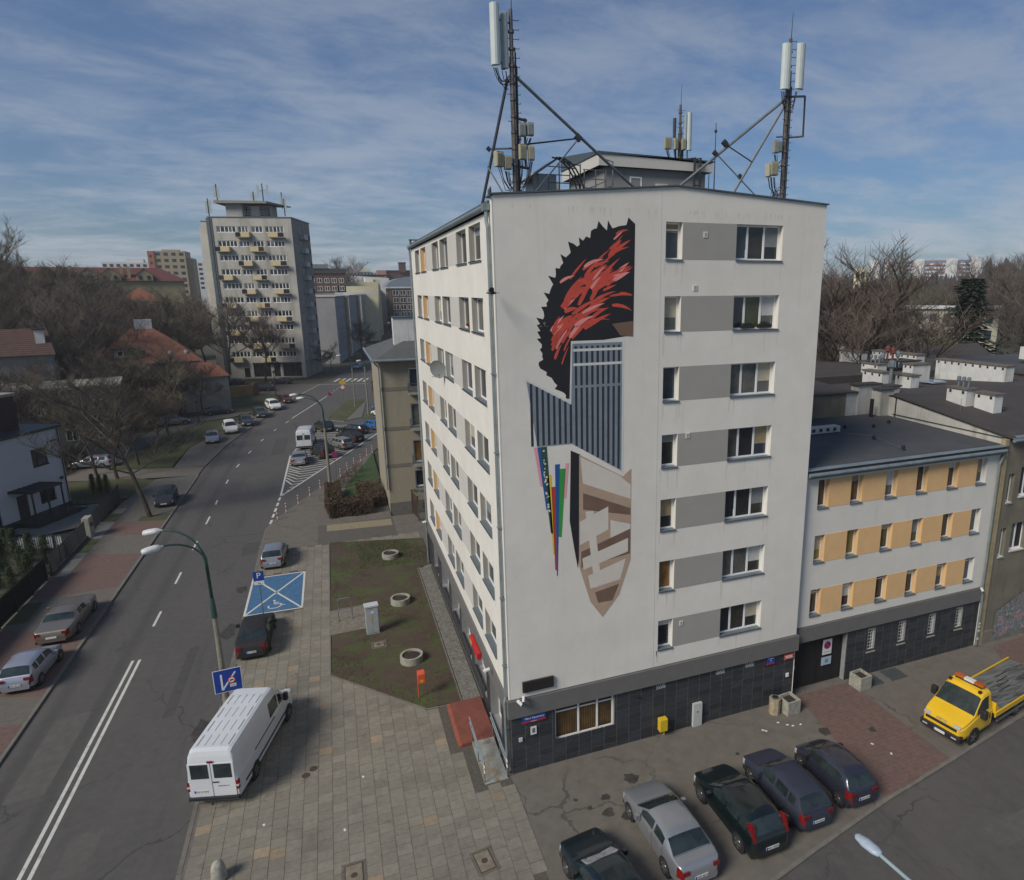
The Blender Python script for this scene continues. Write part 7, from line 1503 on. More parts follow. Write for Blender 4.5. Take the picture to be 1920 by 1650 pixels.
# ---- white panel van (near) and box van (island)
def van(name, label, x, y, rz, L_=6.6, Wd=1.95, H=2.55, near=True, z=0):
    t = thing(name, label, 'van', (x, y, z), rz); pm = paint_mat('van_white', (.60, .62, .64), 0, .42)
    zt = [(0, .75), (.06, .95), (.9, 1.28), (1.0, 1.32), (1.75, 2.15), (2.2, H-.06), (3, H), (L_-.25, H), (L_-.08, H-.07), (L_-.03, H-.25), (L_, H-.45)]
    zb = [(0, .55), (.08, .8), (1.0, 1.18), (1.3, 1.25), (L_, 1.25)]
    xs = sorted({round(k*.3, 2) for k in range(int(L_/.3)+1)} | {a for a, _ in zt} | {1.1, 1.7, 1.25, 1.95, 2.05, 3.0, L_}); parts = {}
    def ring(x):
        t_ = lerpk(zt, x); b = min(lerpk(zb, x), t_-.05); e = min(x, (L_-x)*1.0+.25); w = Wd/2*(1-.16*math.exp(-e/.18)-.05*math.exp(-x/1.0)); gh = t_-b; rw_ = w*(.985-.10*min(1, gh/1.2))
        return [(w*.96, .30), (w, .42), (w, .78), (w*.995, b-.03), (w*.985, b), (w*.982+(rw_-w*.98)*.15, b+gh*.12), (w*.98+(rw_-w*.98)*.7, b+gh*.66), (rw_, b+gh*.84), (rw_*.93, b+gh*.95), (rw_*.80, t_-gh*.012), (rw_*.4, t_), (0, t_)]
    RG = [ring(x) for x in xs]; n = len(RG[0])
    for i in range(len(xs)-1):
        a, b = xs[i], xs[i+1]
        for j in range(n-1):
            for s_ in (1, -1):
                key = 'body'
                if j >= 7 and a >= 1.09 and b <= 1.76: key = 'windscreen'
                if j == 5 and (a >= 1.24 and b <= 1.96 or (near and a >= 2.04 and b <= 3.01)): key = 'side_window'+('l' if s_ > 0 else 'r')+('a' if b <= 1.96 else 'b')
                if j == 0: key = 'sill'
                p = [(L_/2-a, RG[i][j][0]*s_, RG[i][j][1]), (L_/2-b, RG[i+1][j][0]*s_, RG[i+1][j][1]), (L_/2-b, RG[i+1][j+1][0]*s_, RG[i+1][j+1][1]), (L_/2-a, RG[i][j+1][0]*s_, RG[i][j+1][1])]
                parts.setdefault(key, MB()).face(p if s_ > 0 else p[::-1])
    for i, x_ in ((0, L_/2), (len(xs)-1, -L_/2)):
        r = RG[i]; parts['body'].face([(x_, y_, z_) for y_, z_ in r]+[(x_, -y_, z_) for y_, z_ in reversed(r[:-1])])
    for k, mb in parts.items():
        o = mb.build('side_window' if k.startswith('side') else k, pm if k == 'body' else (M_trim if k == 'sill' else M_cg), t)
    X = -L_/2
    for s_ in (1, -1):
        d = MB(); d.box(X-.035, X-.001, *sorted((s_*.012, s_*(Wd/2-.10))), .52, H-.52); d.build('rear_door', pm, t, bevel=.02)
        d = MB(); d.box(X-.05, X-.034, *sorted((s_*.10, s_*(Wd/2-.20))), 1.35, 1.98); d.build('rear_window', M_cg, t, bevel=.03)
        MB().box(X-.03, X+.12, *sorted((s_*(Wd/2-.13), s_*(Wd/2+.005))), .78, 1.18).build('tail_light', M_tail, t, bevel=.02)
        MB().box(X-.035, X+.1, *sorted((s_*(Wd/2-.12), s_*(Wd/2+.01))), .92, 1.0).build('reverse_light', M_lamp, t)
        MB().box(L_/2-1.6, L_/2-1.4, *sorted((s_*(Wd/2+.03), s_*(Wd/2+.22))), 1.35, 1.72).build('wing_mirror', M_trim, t, bevel=.03)
        MB().box(X+.6, L_/2-.9, *sorted((s_*(Wd/2-.005), s_*(Wd/2+.02))), .62, .70).build('side_moulding', M_trim, t)
        MB().box(X+1.7, X+3.9, *sorted((s_*(Wd/2-.03), s_*(Wd/2+.012))), 1.22, 1.25).build('door_rail', M_trim, t)
        MB().box(L_/2-.12, L_/2+.01, *sorted((s_*(Wd/2-.5), s_*(Wd/2-.22))), .75, .95).build('headlight', M_lamp, t)
    MB().box(X-.10, X+.05, -Wd/2+.02, Wd/2-.02, .38, .52).build('rear_bumper', M_trim, t, bevel=.02)
    MB().box(X-.06, X-.03, -.10, .10, H-.50, H-.42).build('brake_light', M_tail, t)
    rb = MB()
    for q_ in range(-2, 3): 
        for k in range(int((L_-2.8)/.9)): rb.box(X+.35+k*.9, X+.35+k*.9+.66, q_*.30-.012, q_*.30+.012, H-.001, H+.012)
    rb.build('roof_ribs', mat('roof_rib_shade', (.38, .40, .42), .6, 0), t)
    ty, ri, dk = wheel_meshes(.345)
    for a in (1.05, L_-1.55):
        for s_ in (1, -1):
            MB().lathe([(.42, -.02), (.42, .02)], (L_/2-a, s_*(Wd/2-.02), .36), 18, 'y').build('wheel_arch', M_trim, t)
            w = put('wheel', ty, t, (L_/2-a, s_*(Wd/2-.07), .345), (0, 0, PI if s_ > 0 else 0)); put('rim', ri, w); put('brake_disc', dk, w)
    MB().box(X-.045, X-.036, .20, .72, .70, .82).build('number_plate', M_plate, t)
    if near:
        MB().box(X-.048, X-.044, .66, .72, .70, .82).build('plate_band', M_pblue, t); text_part('WJ 5472H', .105, M_trim, t, (X-.047, .43, .76), (PI/2, 0, -PI/2)); text_part('SPRINTER 313', .07, M_trim, t, (X-.038, -.42, .98), (PI/2, 0, -PI/2))
        MB().box(X-.06, X-.034, -.25, -.02, 1.15, 1.19).build('door_handle', M_trim, t); MB().tube([(X-.15, 0, .3), (X-.25, 0, .32), (X-.25, 0, .42)], .03, 6).build('tow_ball', M_trim, t)
    return t
van('white_van', 'long white high roof panel van with two dark rear windows, parked across the slabs', -10.55, 5.75, R(74), 6.5, z=.0)
van('white_van', 'white high roof van parked on the hatched island', -9.75, 70.2, R(86), 5.9, 2.0, 2.6, False, z=-.09)
# ---- yellow recovery truck
tk = thing('recovery_truck', 'yellow flatbed recovery truck with amber light bar at the lower right', 'truck', (21.9, -4.35, -.01), R(190.5))
Y_ = paint_mat('truck_yellow', (.75, .46, .012), 0, .4)
zt = [(0, .80), (.05, 1.02), (.30, 1.14), (.85, 1.34), (.95, 1.38), (1.55, 2.05), (1.75, 2.16), (2.05, 2.20), (2.30, 2.18), (2.34, 2.05)]
zb = [(0, .72), (.06, .92), (.9, 1.20), (1.1, 1.26), (2.34, 1.26)]
xs = sorted({round(k*.15, 2) for k in range(16)} | {a for a, _ in zt} | {1.2, 2.1, 1.5}); parts = {}
def ringt(x):
    t_ = lerpk(zt, x); b = min(lerpk(zb, x), t_-.04); w = 1.0*(1-.17*math.exp(-x/.2)-.04*math.exp(-x/.8)); gh = t_-b; r_ = w*(.97-.13*min(1, gh/.8))
    return [(w*.96, .45), (w, .6), (w, .9), (w*.99, b-.03), (w*.97, b), (w*.96+(r_-w*.96)*.15, b+gh*.12), (w*.96+(r_-w*.96)*.8, b+gh*.78), (r_*.97, b+gh*.90), (r_*.86, t_-gh*.02), (r_*.45, t_), (0, t_)]
RG = [ringt(x) for x in xs]; n = len(RG[0]); TX = 3.3
for i in range(len(xs)-1):
    a, b = xs[i], xs[i+1]
    for j in range(n-1):
        for s_ in (1, -1):
            key = 'cab'
            if j >= 7 and a >= .94 and b <= 1.56: key = 'windscreen'
            if j == 5 and a >= 1.19 and b <= 2.11: key = 'side_window'+str(s_)
            p = [(TX-a, RG[i][j][0]*s_, RG[i][j][1]), (TX-b, RG[i+1][j][0]*s_, RG[i+1][j][1]), (TX-b, RG[i+1][j+1][0]*s_, RG[i+1][j+1][1]), (TX-a, RG[i][j+1][0]*s_, RG[i][j+1][1])]
            parts.setdefault(key, MB()).face(p if s_ > 0 else p[::-1])
for i in (0, len(xs)-1): parts['cab'].face([(TX-xs[i], y_, z_) for y_, z_ in RG[i]]+[(TX-xs[i], -y_, z_) for y_, z_ in reversed(RG[i][:-1])])
for k, mb in parts.items(): mb.build('side_window' if k.startswith('side') else k, Y_ if k == 'cab' else M_cg, tk)
MB().box(TX-.25, TX+.08, -.92, .92, .38, .66).build('front_bumper', M_trim, tk, bevel=.05)
MB().box(TX-.06, TX+.025, -.72, .72, .80, .92).build('grille', M_trim, tk, bevel=.02); MB().box(TX+.08, TX+.10, -.26, .26, .44, .56).build('number_plate', M_plate, tk); MB().box(TX+.082, TX+.102, -.26, -.20, .44, .56).build('plate_band', M_pblue, tk)
for s_ in (1, -1):
    MB().box(TX-.30, TX-.02, *sorted((s_*.52, s_*.84)), .94, 1.06, M=Matrix.Translation((0, 0, .0))).build('headlight', M_lamp, tk, bevel=.03)
    MB().box(TX+.07, TX+.095, *sorted((s_*.55, s_*.78)), .48, .54).build('fog_light', M_lamp, tk)
    MB().box(TX-1.42, TX-1.2, *sorted((s_*1.02, s_*1.28)), 1.25, 1.66).build('wing_mirror', M_trim, tk, bevel=.03)
    MB().box(TX-1.75, TX-1.6, *sorted((s_*.62, s_*.74)), 2.15, 2.24).build('roof_marker', M_trim, tk)
    MB().box(TX-2.2, TX-2.12, *sorted((s_*.99, s_*1.01)), .9, 1.12).build('door_handle', M_trim, tk)
MB().box(TX-2.2, TX-1.95, -.62, .62, 2.20, 2.26).build('light_bar_base', M_trim, tk)
MB().box(TX-2.22, TX-1.94, .24, .66, 2.26, 2.38).build('amber_beacon', M_amber, tk, bevel=.03); MB().box(TX-2.22, TX-1.94, -.66, -.24, 2.26, 2.38).build('amber_beacon', M_amber, tk, bevel=.03); MB().box(TX-2.20, TX-1.96, -.23, .23, 2.26, 2.36).build('light_bar_centre', M_plate, tk)
M_bed = mat('worn_bed_steel', (.19, .19, .185), .55, .35, 2.5, metal=.4, stretch=(.3, 2, 1)); patches(M_bed, (.035, .032, .03), 1.2, .5, .62, .8, stretch=(.4, 2, 1)); patches(M_bed, (.24, .24, .23), 1.0, .55, .7, .6, stretch=(.4, 2.5, 1), seed=4)
for k in range(9):
    o_ = MB().box(-4.6, TX-2.55, -1.02+k*.228, -1.02+k*.228+.218, .92+ (k % 2)*.004, 1.0).build('bed_plank', M_bed, tk)
MB().box(-4.65, TX-2.5, -1.05, 1.05, .80, .915).build('bed_frame', M_trim, tk)
for s_ in (1, -1): MB().box(-4.65, TX-2.5, *sorted((s_*1.03, s_*1.09)), .82, 1.06).build('bed_side', Y_, tk); MB().box(-4.0, TX-2.8, *sorted((s_*1.0, s_*1.05)), .45, .55).build('underrun_bar', M_steel, tk)
MB().prism([(TX-2.95, -1.05), (TX-2.5, -1.05), (TX-2.5, -.35), (TX-2.95, -.55)], 1.0, [1.05, 1.55, 1.55, 1.05]).build('headboard_wing', Y_, tk); MB().prism([(TX-2.5, 1.05), (TX-2.95, 1.05), (TX-2.95, .55), (TX-2.5, .35)], 1.0, [1.55, 1.05, 1.05, 1.55]).build('headboard_wing', Y_, tk)
text_part('IVECO', .17, M_steel, tk, (TX-.012, 0, 1.03), (R(62), 0, PI/2)); MB().box(TX-2.8, TX-2.4, -.35, .35, .9, 1.4).build('winch', M_trim, tk)
sl_m = MB()
for k in range(4): sl_m.box(-3.2+k*.35, -2.2+k*.35, -.5+k*.24, -.45+k*.24, 1.0, 1.008)
sl_m.build('bed_slots', M_cable, tk)
ty, ri, dk = wheel_meshes(.36)
for a, yy in ((.95, .90), (4.75, .86)):
    for s_ in (1, -1):
        if a < 2: MB().lathe([(.44, -.02), (.44, .02)], (TX-a, s_*.985, .4), 18, 'y').build('wheel_arch', M_trim, tk)
        w = put('wheel', ty, tk, (TX-a, s_*yy, .36), (0, 0, PI if s_ > 0 else 0)); put('rim', ri, w); put('brake_disc', dk, w)
MB().box(-4.2, TX-1.2, -.4, .4, .5, .8).build('chassis', M_trim, tk)
# ---------------------------------------------------------------- street furniture
M_pole = mat('concrete_pole', (.20, .19, .15), .9, .15, 4); M_gpole = mat('green_lamp_arm', (.018, .065, .055), .5, .1); M_head = mat('lamp_head_white', (.55, .56, .57), .45, .06)
def lamphead(t, p, rz, L_=.75, m=None):
    o = MB().lathe([(.06, -.12), (.07, .0), (.16, .06), (.20, .2), (.20, .5), (.16, .68), (.08, .72)], (0, 0, 0), 10, M=Matrix.Rotation(PI/2, 4, 'Y') @ Matrix.Scale(.75, 4, (1, 0, 0))).build('lamp_head', m or M_head, t, p, (0, R(6), rz), smooth=True)
    return o
def street_lamp(x, y, label, h=8.5, zc=6.4, arms=((-1.9, .35, 9.9),), r=.13, m1=None, name='street_lamp', group=None, base=-.0):
    t = thing(name, label, 'street lamp', (x, y, base), 0, group)
    MB().tube([(0, 0, -.1), (0, 0, zc)], [r*1.25, r*.8], 10).build('pole', m1 or M_pole, t)
    MB().lathe([(r, 0), (r*.9, .5), (r*.6, 1.0)], (0, 0, zc-.02), 10).build('collar', M_gpole, t)
    for i, (dx, dy, hz_) in enumerate(arms):
        pts = [(0, 0, zc+.8), (-.02, 0, h-.6)]
        for k in range(1, 9): a = PI/2*k/8; pts.append((dx*.78*(1-math.cos(a)), dy*.78*(1-math.cos(a)), h-.6+(hz_-h+.6)*math.sin(a)))
        pts.append((dx*.9, dy*.9, hz_+.0)); MB().tube(pts, [r*.55]*3+[r*.35]*(len(pts)-3), 8).build('arm', M_gpole, t)
        lamphead(t, (dx*.84, dy*.84, hz_), math.atan2(dy, dx))
    return t
street_lamp(-11.78, 9.02, 'nearest street lamp with two white heads on dark green curved arms', 8.4, 5.2, ((-2.0, .35, 9.62), (-1.85, -.75, 9.18)), .13)
street_lamp(-6.95, 48.35, 'street lamp with a green curved arm between the hatched island and the hedge', 8.6, 6.3, ((-2.7, 0, 9.9), (-2.1, .9, 9.4)), .14)
street_lamp(-2.5, 98.6, 'thin lamp pole on the left traffic island', 8.4, 7.0, ((-2.0, 0, 9.2),), .1); street_lamp(-.74, 90.0, 'lamp pole at the path edge between the two traffic islands', 8.4, 8.0, ((-.6, 0, 9.0),), .12)
street_lamp(9.5, 168, 'far street lamp with a bright head before the grey block', 8.4, 7.0, ((-3.0, 0, 9.4),), .1, group='far street lamps'); street_lamp(16.5, 214, 'farthest street lamp with a bright head', 8.4, 7.0, ((-3.0, 0, 9.4),), .1, group='far street lamps')
lp = thing('street_lamp', 'street lamp whose blue grey head and arm reach into the bottom right corner', 'street lamp', (5.75, -18.3, -.1))
MB().tube([(0, 0, 0), (0, 0, 6.2), (-.02, .3, 6.9), (-.25, 1.7, 7.35), (-.68, 4.1, 7.52)], [.11, .08, .055, .05, .04], 8).build('pole', mat('pale_green_steel', (.26, .34, .35), .5, .1), lp)
o = MB().lathe([(.04, 0), (.10, .03), (.14, .14), (.15, .4), (.10, .62), (.03, .68)], (0, 0, 0), 10, M=Matrix.Rotation(PI/2, 4, 'Y') @ Matrix.Scale(.6, 4, (1, 0, 0))).build('lamp_head', mat('lamp_head_blue_grey', (.36, .43, .50), .4, .08, 8), lp, (-.66, 4.0, 7.53), (0, 0, math.atan2(.75, -.13)), smooth=True)
for i, (x, y, lb_) in enumerate(((-16.47, 117.6, 'dark park lamp post on the upper verge'), (-26.1, 93.4, 'short dark lantern post beside the park lane'))):
    t = thing('lantern_post', lb_, 'lamp post', (x, y, 0)); MB().tube([(0, 0, 0), (0, 0, 4.6 if i == 0 else 3.2)], [.1, .06], 6).build('pole', M_dk, t); MB().lathe([(.12, 0), (.22, .3), (.22, .45), (.02, .6)], (0, 0, 4.5 if i == 0 else 3.1), 8).build('lantern', M_dk, t); MB().lathe([(.3, 0), (.2, .4)], (0, 0, 0), 8).build('base', M_dk, t)
# traffic signs
M_sblue = mat('sign_blue', (.008, .045, .27), .4, .05); M_sred = mat('sign_red', (.50, .02, .02), .4, .05); M_swhite = mat('sign_white', (.66, .67, .67), .4, .02); M_sblack = mat('sign_black', (.01, .01, .01), .5, 0)
def plate(t, x0, x1, z0, z1, m, name='plate', y=0, th=.012): return MB().box(x0, x1, y-th, y, z0, z1).build(name, m, t, bevel=.004)
def disc(t, x, z, r, m, y, name='disc', th=.004, n=24): return MB().lathe([(r, -th), (r, 0)], (x, y, z), n, 'y').build(name, m, t)
sg = thing('parking_ban_sign', 'square blue road sign with a red ringed lorry, on two posts by the white van', 'road sign', (-11.55, 8.7, 0), R(4))
for x in (-.42, .42): MB().tube([(x, .04, -.1), (x, .04, 2.75)], .035, 7).build('post', M_steel, sg)
plate(sg, -.60, .60, 1.42, 2.62, M_swhite); plate(sg, -.57, .57, 1.45, 2.59, M_sblue, 'face', -.013, .004)
l_ = MB(); l_.box(-.30, -.22, -.022, -.018, 1.56, 2.38); l_.box(-.25, -.18, -.0225, -.019, 1.56, 1.66); l_.box(-.035, .035, -.0235, -.0195, 0, 1.0, M=Matrix.Translation((-.24, 0, 1.6)) @ Matrix.Rotation(R(36), 4, 'Y')); l_.build('white_lines', M_swhite, sg)
disc(sg, .16, 2.02, .17, M_sred, -.024); disc(sg, .16, 2.02, .125, M_swhite, -.029, 'disc_centre'); MB().box(.08, .24, -.036, -.033, 1.99, 2.05).build('lorry_symbol', M_sblack, sg); MB().box(.10, .14, -.036, -.033, 1.965, 1.99).build('lorry_wheel', M_sblack, sg)
plate(sg, .07, .33, 1.66, 1.82, M_swhite, 'sub_plate', -.022, .004); text_part('3,5t', .12, M_sblack, sg, (.20, -.028, 1.74), (PI/2, 0, 0))
sg = thing('parking_sign', 'blue P parking sign with a white disabled plate below it', 'road sign', (-11.0, 18.9, 0)); MB().tube([(0, .03, -.1), (0, .03, 3.3)], .03, 7).build('post', M_steel, sg); plate(sg, -.30, .30, 2.62, 3.24, M_sblue); text_part('P', .52, M_swhite, sg, (0, -.014, 2.95), (PI/2, 0, 0)); plate(sg, -.28, .28, 2.36, 2.60, M_swhite, 'sub_plate'); 
MB().tube([(-.06, -.02, 2.54), (-.04, -.02, 2.46), (.05, -.02, 2.46), (.09, -.02, 2.40)], .012, 5).build('disabled_symbol', M_sblack, sg)
def nostop(x, y, lb_, h=2.6, scale_=1, crossed=True):
    t = thing('no_stopping_sign', lb_, 'road sign', (x, y, 0)); MB().tube([(0, .03, -.1), (0, .03, h)], .03, 6).build('post', M_steel, t)
    disc(t, 0, h-.1, .32, M_sred, -.0); disc(t, 0, h-.1, .25, M_sblue, -.006, 'disc_centre')
    for a in ((R(45), R(-45)) if crossed else (R(45),)): MB().box(-.25, .25, -.016-abs(a)*.001, -.012, -.035, .035, M=Matrix.Translation((0, 0 if a > 0 else -.003, h-.1)) @ Matrix.Rotation(a, 4, 'Y')).build('red_bar', M_sred, t)
nostop(-6.25, 49.5, 'blue and red no stopping sign right of the lamp by the bollards', 3.2); nostop(-6.46, 91.9, 'blue and red no stopping sign on the near tip of the left island', 3.6)
t = thing('priority_sign', 'yellow diamond sign above a red ringed round sign on the island', 'road sign', (-4.3, 101, 0)); MB().tube([(0, .03, -.1), (0, .03, 4.6)], .04, 6).build('post', M_steel, t); MB().box(-.42, .42, -.02, .02, -.42, .42, M=Matrix.Translation((0, 0, 4.2)) @ Matrix.Rotation(PI/4, 4, 'Y')).build('diamond', mat('sign_yellow', (.60, .36, .03), .5, 0), t); disc(t, 0, 3.3, .42, M_sred, 0); disc(t, 0, 3.3, .32, M_swhite, -.01, 'disc_centre')
t = thing('keep_sign', 'blue and yellow sign stack on the far kerb in front of the pickup', 'road sign', (4.2, 146.5, 0)); MB().tube([(0, .03, -.1), (0, .03, 4.0)], .05, 6).build('post', M_steel, t); MB().box(-.5, .5, -.02, .02, 3.0, 4.0).build('blue_plate', M_sblue, t); disc(t, 0, 2.5, .5, MATS['sign_yellow'], 0)
# bollards along the service road
M_bred = mat('bollard_red', (.38, .05, .04), .6, .1)
bpts = [(-11.68, 38.9), (-11.05, 40.7), (-10.1, 42.9), (-9.1, 45.3), (-8.15, 47.6), (-7.2, 49.6), (-6.1, 51.6), (-5.3, 54.1), (-4.5, 56.0), (-3.7, 57.8), (-2.85, 60.3), (-2.1, 61.8), (-1.2, 64.4), (-.3, 66.4)]
o1 = MB(); o1.tube([(0, 0, -.1), (0, 0, .95)], .045, 8); o2 = MB(); o2.tube([(0, 0, .35), (0, 0, .52)], .052, 8); o2b = MB(); o2b.tube([(0, 0, .70), (0, 0, .84)], .052, 8)
b1, b2, b3 = o1.mesh('post', M_wplast), o2.mesh('red_band', M_bred), o2b.mesh('red_band', M_bred); bs = MB().lathe([(.11, 0), (.10, .04)], (0, 0, 0), 8).mesh('foot', M_bred)
for i, (x, y) in enumerate(bpts):
    t = thing('bollard', ('nearest', 'second', 'third', 'fourth', 'fifth', 'sixth', 'seventh', 'eighth', 'ninth', 'tenth', 'eleventh', 'twelfth', 'thirteenth', 'farthest')[i]+' slim red and white bollard in the row along the service road kerb', 'bollard', (x+.25, y, 0), 0, 'red and white bollards along the kerb')
    for nm, me in (('post', b1), ('red_band', b2), ('red_band', b3), ('foot', bs)): put(nm, me, t)
t = thing('concrete_bollard', 'rounded pale concrete bollard at the bottom edge of the pavement', 'bollard', (-10.85, -1.15, 0)); MB().lathe([(.26, 0), (.26, .1), (.23, .45), (.19, .62), (.12, .72), (.02, .76)], (0, 0, 0), 18).build('body', mat('old_bollard', (.30, .29, .24), .9, .25, 6, bump=.5), t, smooth=True)
# round planters on the lawn
M_soil = mat('dark_soil', (.035, .024, .018), .95, .3, 8, bump=.6)
for x, y, lb_ in ((-2.72, 26.1, 'round concrete planter ring farthest up the lawn'), (-2.78, 18.0, 'round concrete planter ring in the middle of the lawn'), (-2.92, 10.6, 'round concrete planter ring nearest on the lawn')):
    t = thing('round_planter', lb_, 'planter', (x, y, .02)); mb = MB(); n = 28
    for ra, za, rb, zb_ in ((.62, 0, .62, .40), (.62, .40, .50, .40), (.50, .40, .50, .22)):
        for k in range(n): a, b = 2*PI*k/n, 2*PI*(k+1)/n; mb.face([(ra*math.cos(a), ra*math.sin(a), za), (ra*math.cos(b), ra*math.sin(b), za), (rb*math.cos(b), rb*math.sin(b), zb_), (rb*math.cos(a), rb*math.sin(a), zb_)])
    mb.build('ring', mat('planter_concrete', (.30, .29, .24), .9, .2, 5, bump=.4), t); MB().lathe([(.5, 0), (.5, .30), (.2, .33)], (0, 0, 0), 18).build('soil', M_soil, t)
t = thing('utility_cabinet', 'tall pale grey electrical cabinet at the edge of the rough slabs', 'cabinet', (-4.72, 14.6, .03), R(4)); MB().box(-.36, .36, -.22, .22, 0, 1.75).build('cabinet_body', mat('cabinet_grey', (.34, .37, .38), .6, .08, 3), t); MB().box(-.40, .40, -.27, .27, 1.75, 1.86).build('cabinet_roof', mat('cabinet_top', (.45, .47, .48), .6, .05), t, bevel=.01)
for s_ in (0, 1): MB().box(-.33+s_*.34, -.01+s_*.34, -.235, -.22, .12, 1.68).build('door', MATS['cabinet_grey'], t)
MB().box(-.05, .1, -.245, -.236, 1.35, 1.5).build('sticker', M_swhite, t); MB().box(-.1, .02, -.245, -.236, .95, 1.1).build('warning_label', MATS['sign_yellow'], t)
def manhole(x, y, w, d, lb_, z=.0, rnd_=False, rz=0):
    t = thing('manhole_cover', lb_, 'manhole cover', (x, y, z), rz)
    if rnd_: MB().lathe([(w, 0), (w, .008), (w*.9, .012)], (0, 0, 0), 18).build('lid', mat('rusty_iron', (.065, .042, .032), .8, .2, 8), t); return
    MB().box(-w-.1, w+.1, -d-.1, d+.1, -.02, .014).build('frame', mat('manhole_frame', (.12, .105, .085), .9, .2, 5), t); MB().box(-w, w, -d, d, 0, .018).build('dark_gap', MATS['rusty_iron'] if 'rusty_iron' in MATS else M_black, t); MB().box(-w+.04, w-.04, -d+.04, d-.04, .005, .03).build('lid', mat('manhole_lid', (.19, .165, .12), .9, .2, 4), t, bevel=.06); MB().lathe([(.12, .03), (.11, .036)], (0, 0, 0), 12).build('eye', mat('rusty_iron', (.065, .042, .032), .8, .2, 8), t)
manhole(-8.16, 3.18, .17, 0, 'round rusty cover near the van, left of its pair', .002, True); manhole(-7.87, 3.5, .17, 0, 'round rusty cover near the van, right of its pair', .002, True)
manhole(-6.44, -2.75, .32, .5, 'rounded rectangular cover at the bottom edge, left one'); manhole(-2.04, -3.83, .30, .46, 'rounded rectangular cover at the bottom edge, right one', rz=R(8)); manhole(-4.5, 13.0, .32, .32, 'square cover on the lawn below the electrical cabinet', .045)
rk = thing('bicycle_rack', 'two bent steel bicycle hoops on the rough slabs', 'bicycle rack', (-6.2, 17.6, .04))
for y in (.75, -.75): MB().tube([(-.4, y, 0), (-.4, y, .7), (-.34, y, .78), (.34, y, .78), (.4, y, .7), (.4, y, 0)], .03, 7).build('hoop', M_steel, rk)
pb_ = thing('orange_post_box', 'orange red box on a post at the near corner of the lawn', 'box', (-2.98, 6.95, .03)); MB().tube([(0, 0, 0), (0, 0, 1.35)], .035, 6).build('post', mat('orange_red_metal', (.55, .085, .03), .5, .08), pb_); MB().prism([(-.02, -.15), (.34, -.15), (.34, .15), (-.02, .15)], .85, [1.35, 1.35, 1.45, 1.45]).build('box', MATS['orange_red_metal'], pb_, bevel=.015); MB().box(.1, .24, -.16, -.15, .92, 1.05).build('label_plate', MATS['sign_yellow'], pb_)
# planters, bin, cabinet near the gate
for x, y, lb_ in ((13.65, -.72, 'square concrete planter beside the litter bin at the gate'), (18.35, -.42, 'square concrete planter right of the driveway gate')):
    t = thing('square_planter', lb_, 'planter', (x, y, 0), R(4)); mb = MB(); w = .38
    for a, b in (((-w, -w), (w, -w+.07)), ((-w, w-.07), (w, w)), ((-w, -w+.07), (-w+.07, w-.07)), ((w-.07, -w+.07), (w, w-.07))): mb.box(a[0], b[0], a[1], b[1], 0, .72)
    mb.build('trough', MATS['planter_concrete'], t); MB().box(-w+.07, w-.07, -w+.07, w-.07, 0, .58).build('soil', M_soil, t)
t = thing('litter_bin', 'octagonal tan concrete litter bin beside the square planter', 'bin', (12.9, -.6, 0)); MB().lathe([(.27, 0), (.27, .82)], (0, 0, 0), 8).build('body', mat('bin_concrete', (.33, .27, .18), .9, .2, 6, bump=.4), t); MB().lathe([(.19, 0), (.19, .04)], (0, 0, .82), 12).build('metal_insert', M_steel, t); MB().lathe([(.13, 0), (.13, .01)], (0, 0, .86), 12).build('opening', M_black, t)
for i, (x, lb_) in enumerate(((19.2, 'steel floor grating right of the square planter'), (20.8, 'second steel floor grating along the tiled wall'))):
    t = thing('floor_grating', lb_, 'grating', (x, -.22, .01)); MB().box(-.55, .55, -.45, .45, -.004, .002).build('pit_shadow', M_black, t)
    br_ = MB().box(-.55, .55, -.01, .01, 0, .02).mesh('grating_bar', M_steel)
    for k in range(15): put('grating_bar', br_, t, (0, -.43+k*.061, .002))
    MB().box(-.6, -.55, -.48, .48, -.01, .03).build('edge', M_steel, t)
t = thing('yellow_post_box', 'yellow waste box on a short post against the tiled plinth', 'box', (7.05, -.18, 0)); MB().box(-.2, .2, -.14, .14, .35, .98).build('box', mat('box_yellow', (.62, .42, .02), .5, .1, 4), t, bevel=.03); MB().box(.12, .17, .1, .15, 0, .9).build('post', MATS['box_yellow'], t)
t = thing('meter_cabinet', 'narrow white meter cabinet standing against the tiled plinth', 'cabinet', (8.92, .0, 0)); MB().box(-.23, .23, -.12, .02, .0, 1.2).build('door', mat('meter_white', (.46, .47, .45), .6, .08, 3), t); MB().box(-.05, .02, -.13, -.12, .75, .8).build('lock', M_black, t)
# litter
qq = random.Random(2); pp = MB().box(-.06, .06, -.04, .04, 0, .01).mesh('scrap', M_swhite)
for i, (x, y) in enumerate(((12.6, -1.3), (12.9, -1.6), (13.1, -1.75), (13.5, -1.8), (11.6, -1.5), (11.7, -1.6), (15.6, -4.1), (15.9, -4.9), (-5.9, 2.2), (-9.6, .9), (-6.7, -.5))):
    o = put('paper_scrap', pp, None, (x, y, .01), (0, 0, qq.uniform(0, 3))); tag(o, 'small white scrap of paper dropped on the paving', 'litter', 'paper scraps on the paving')
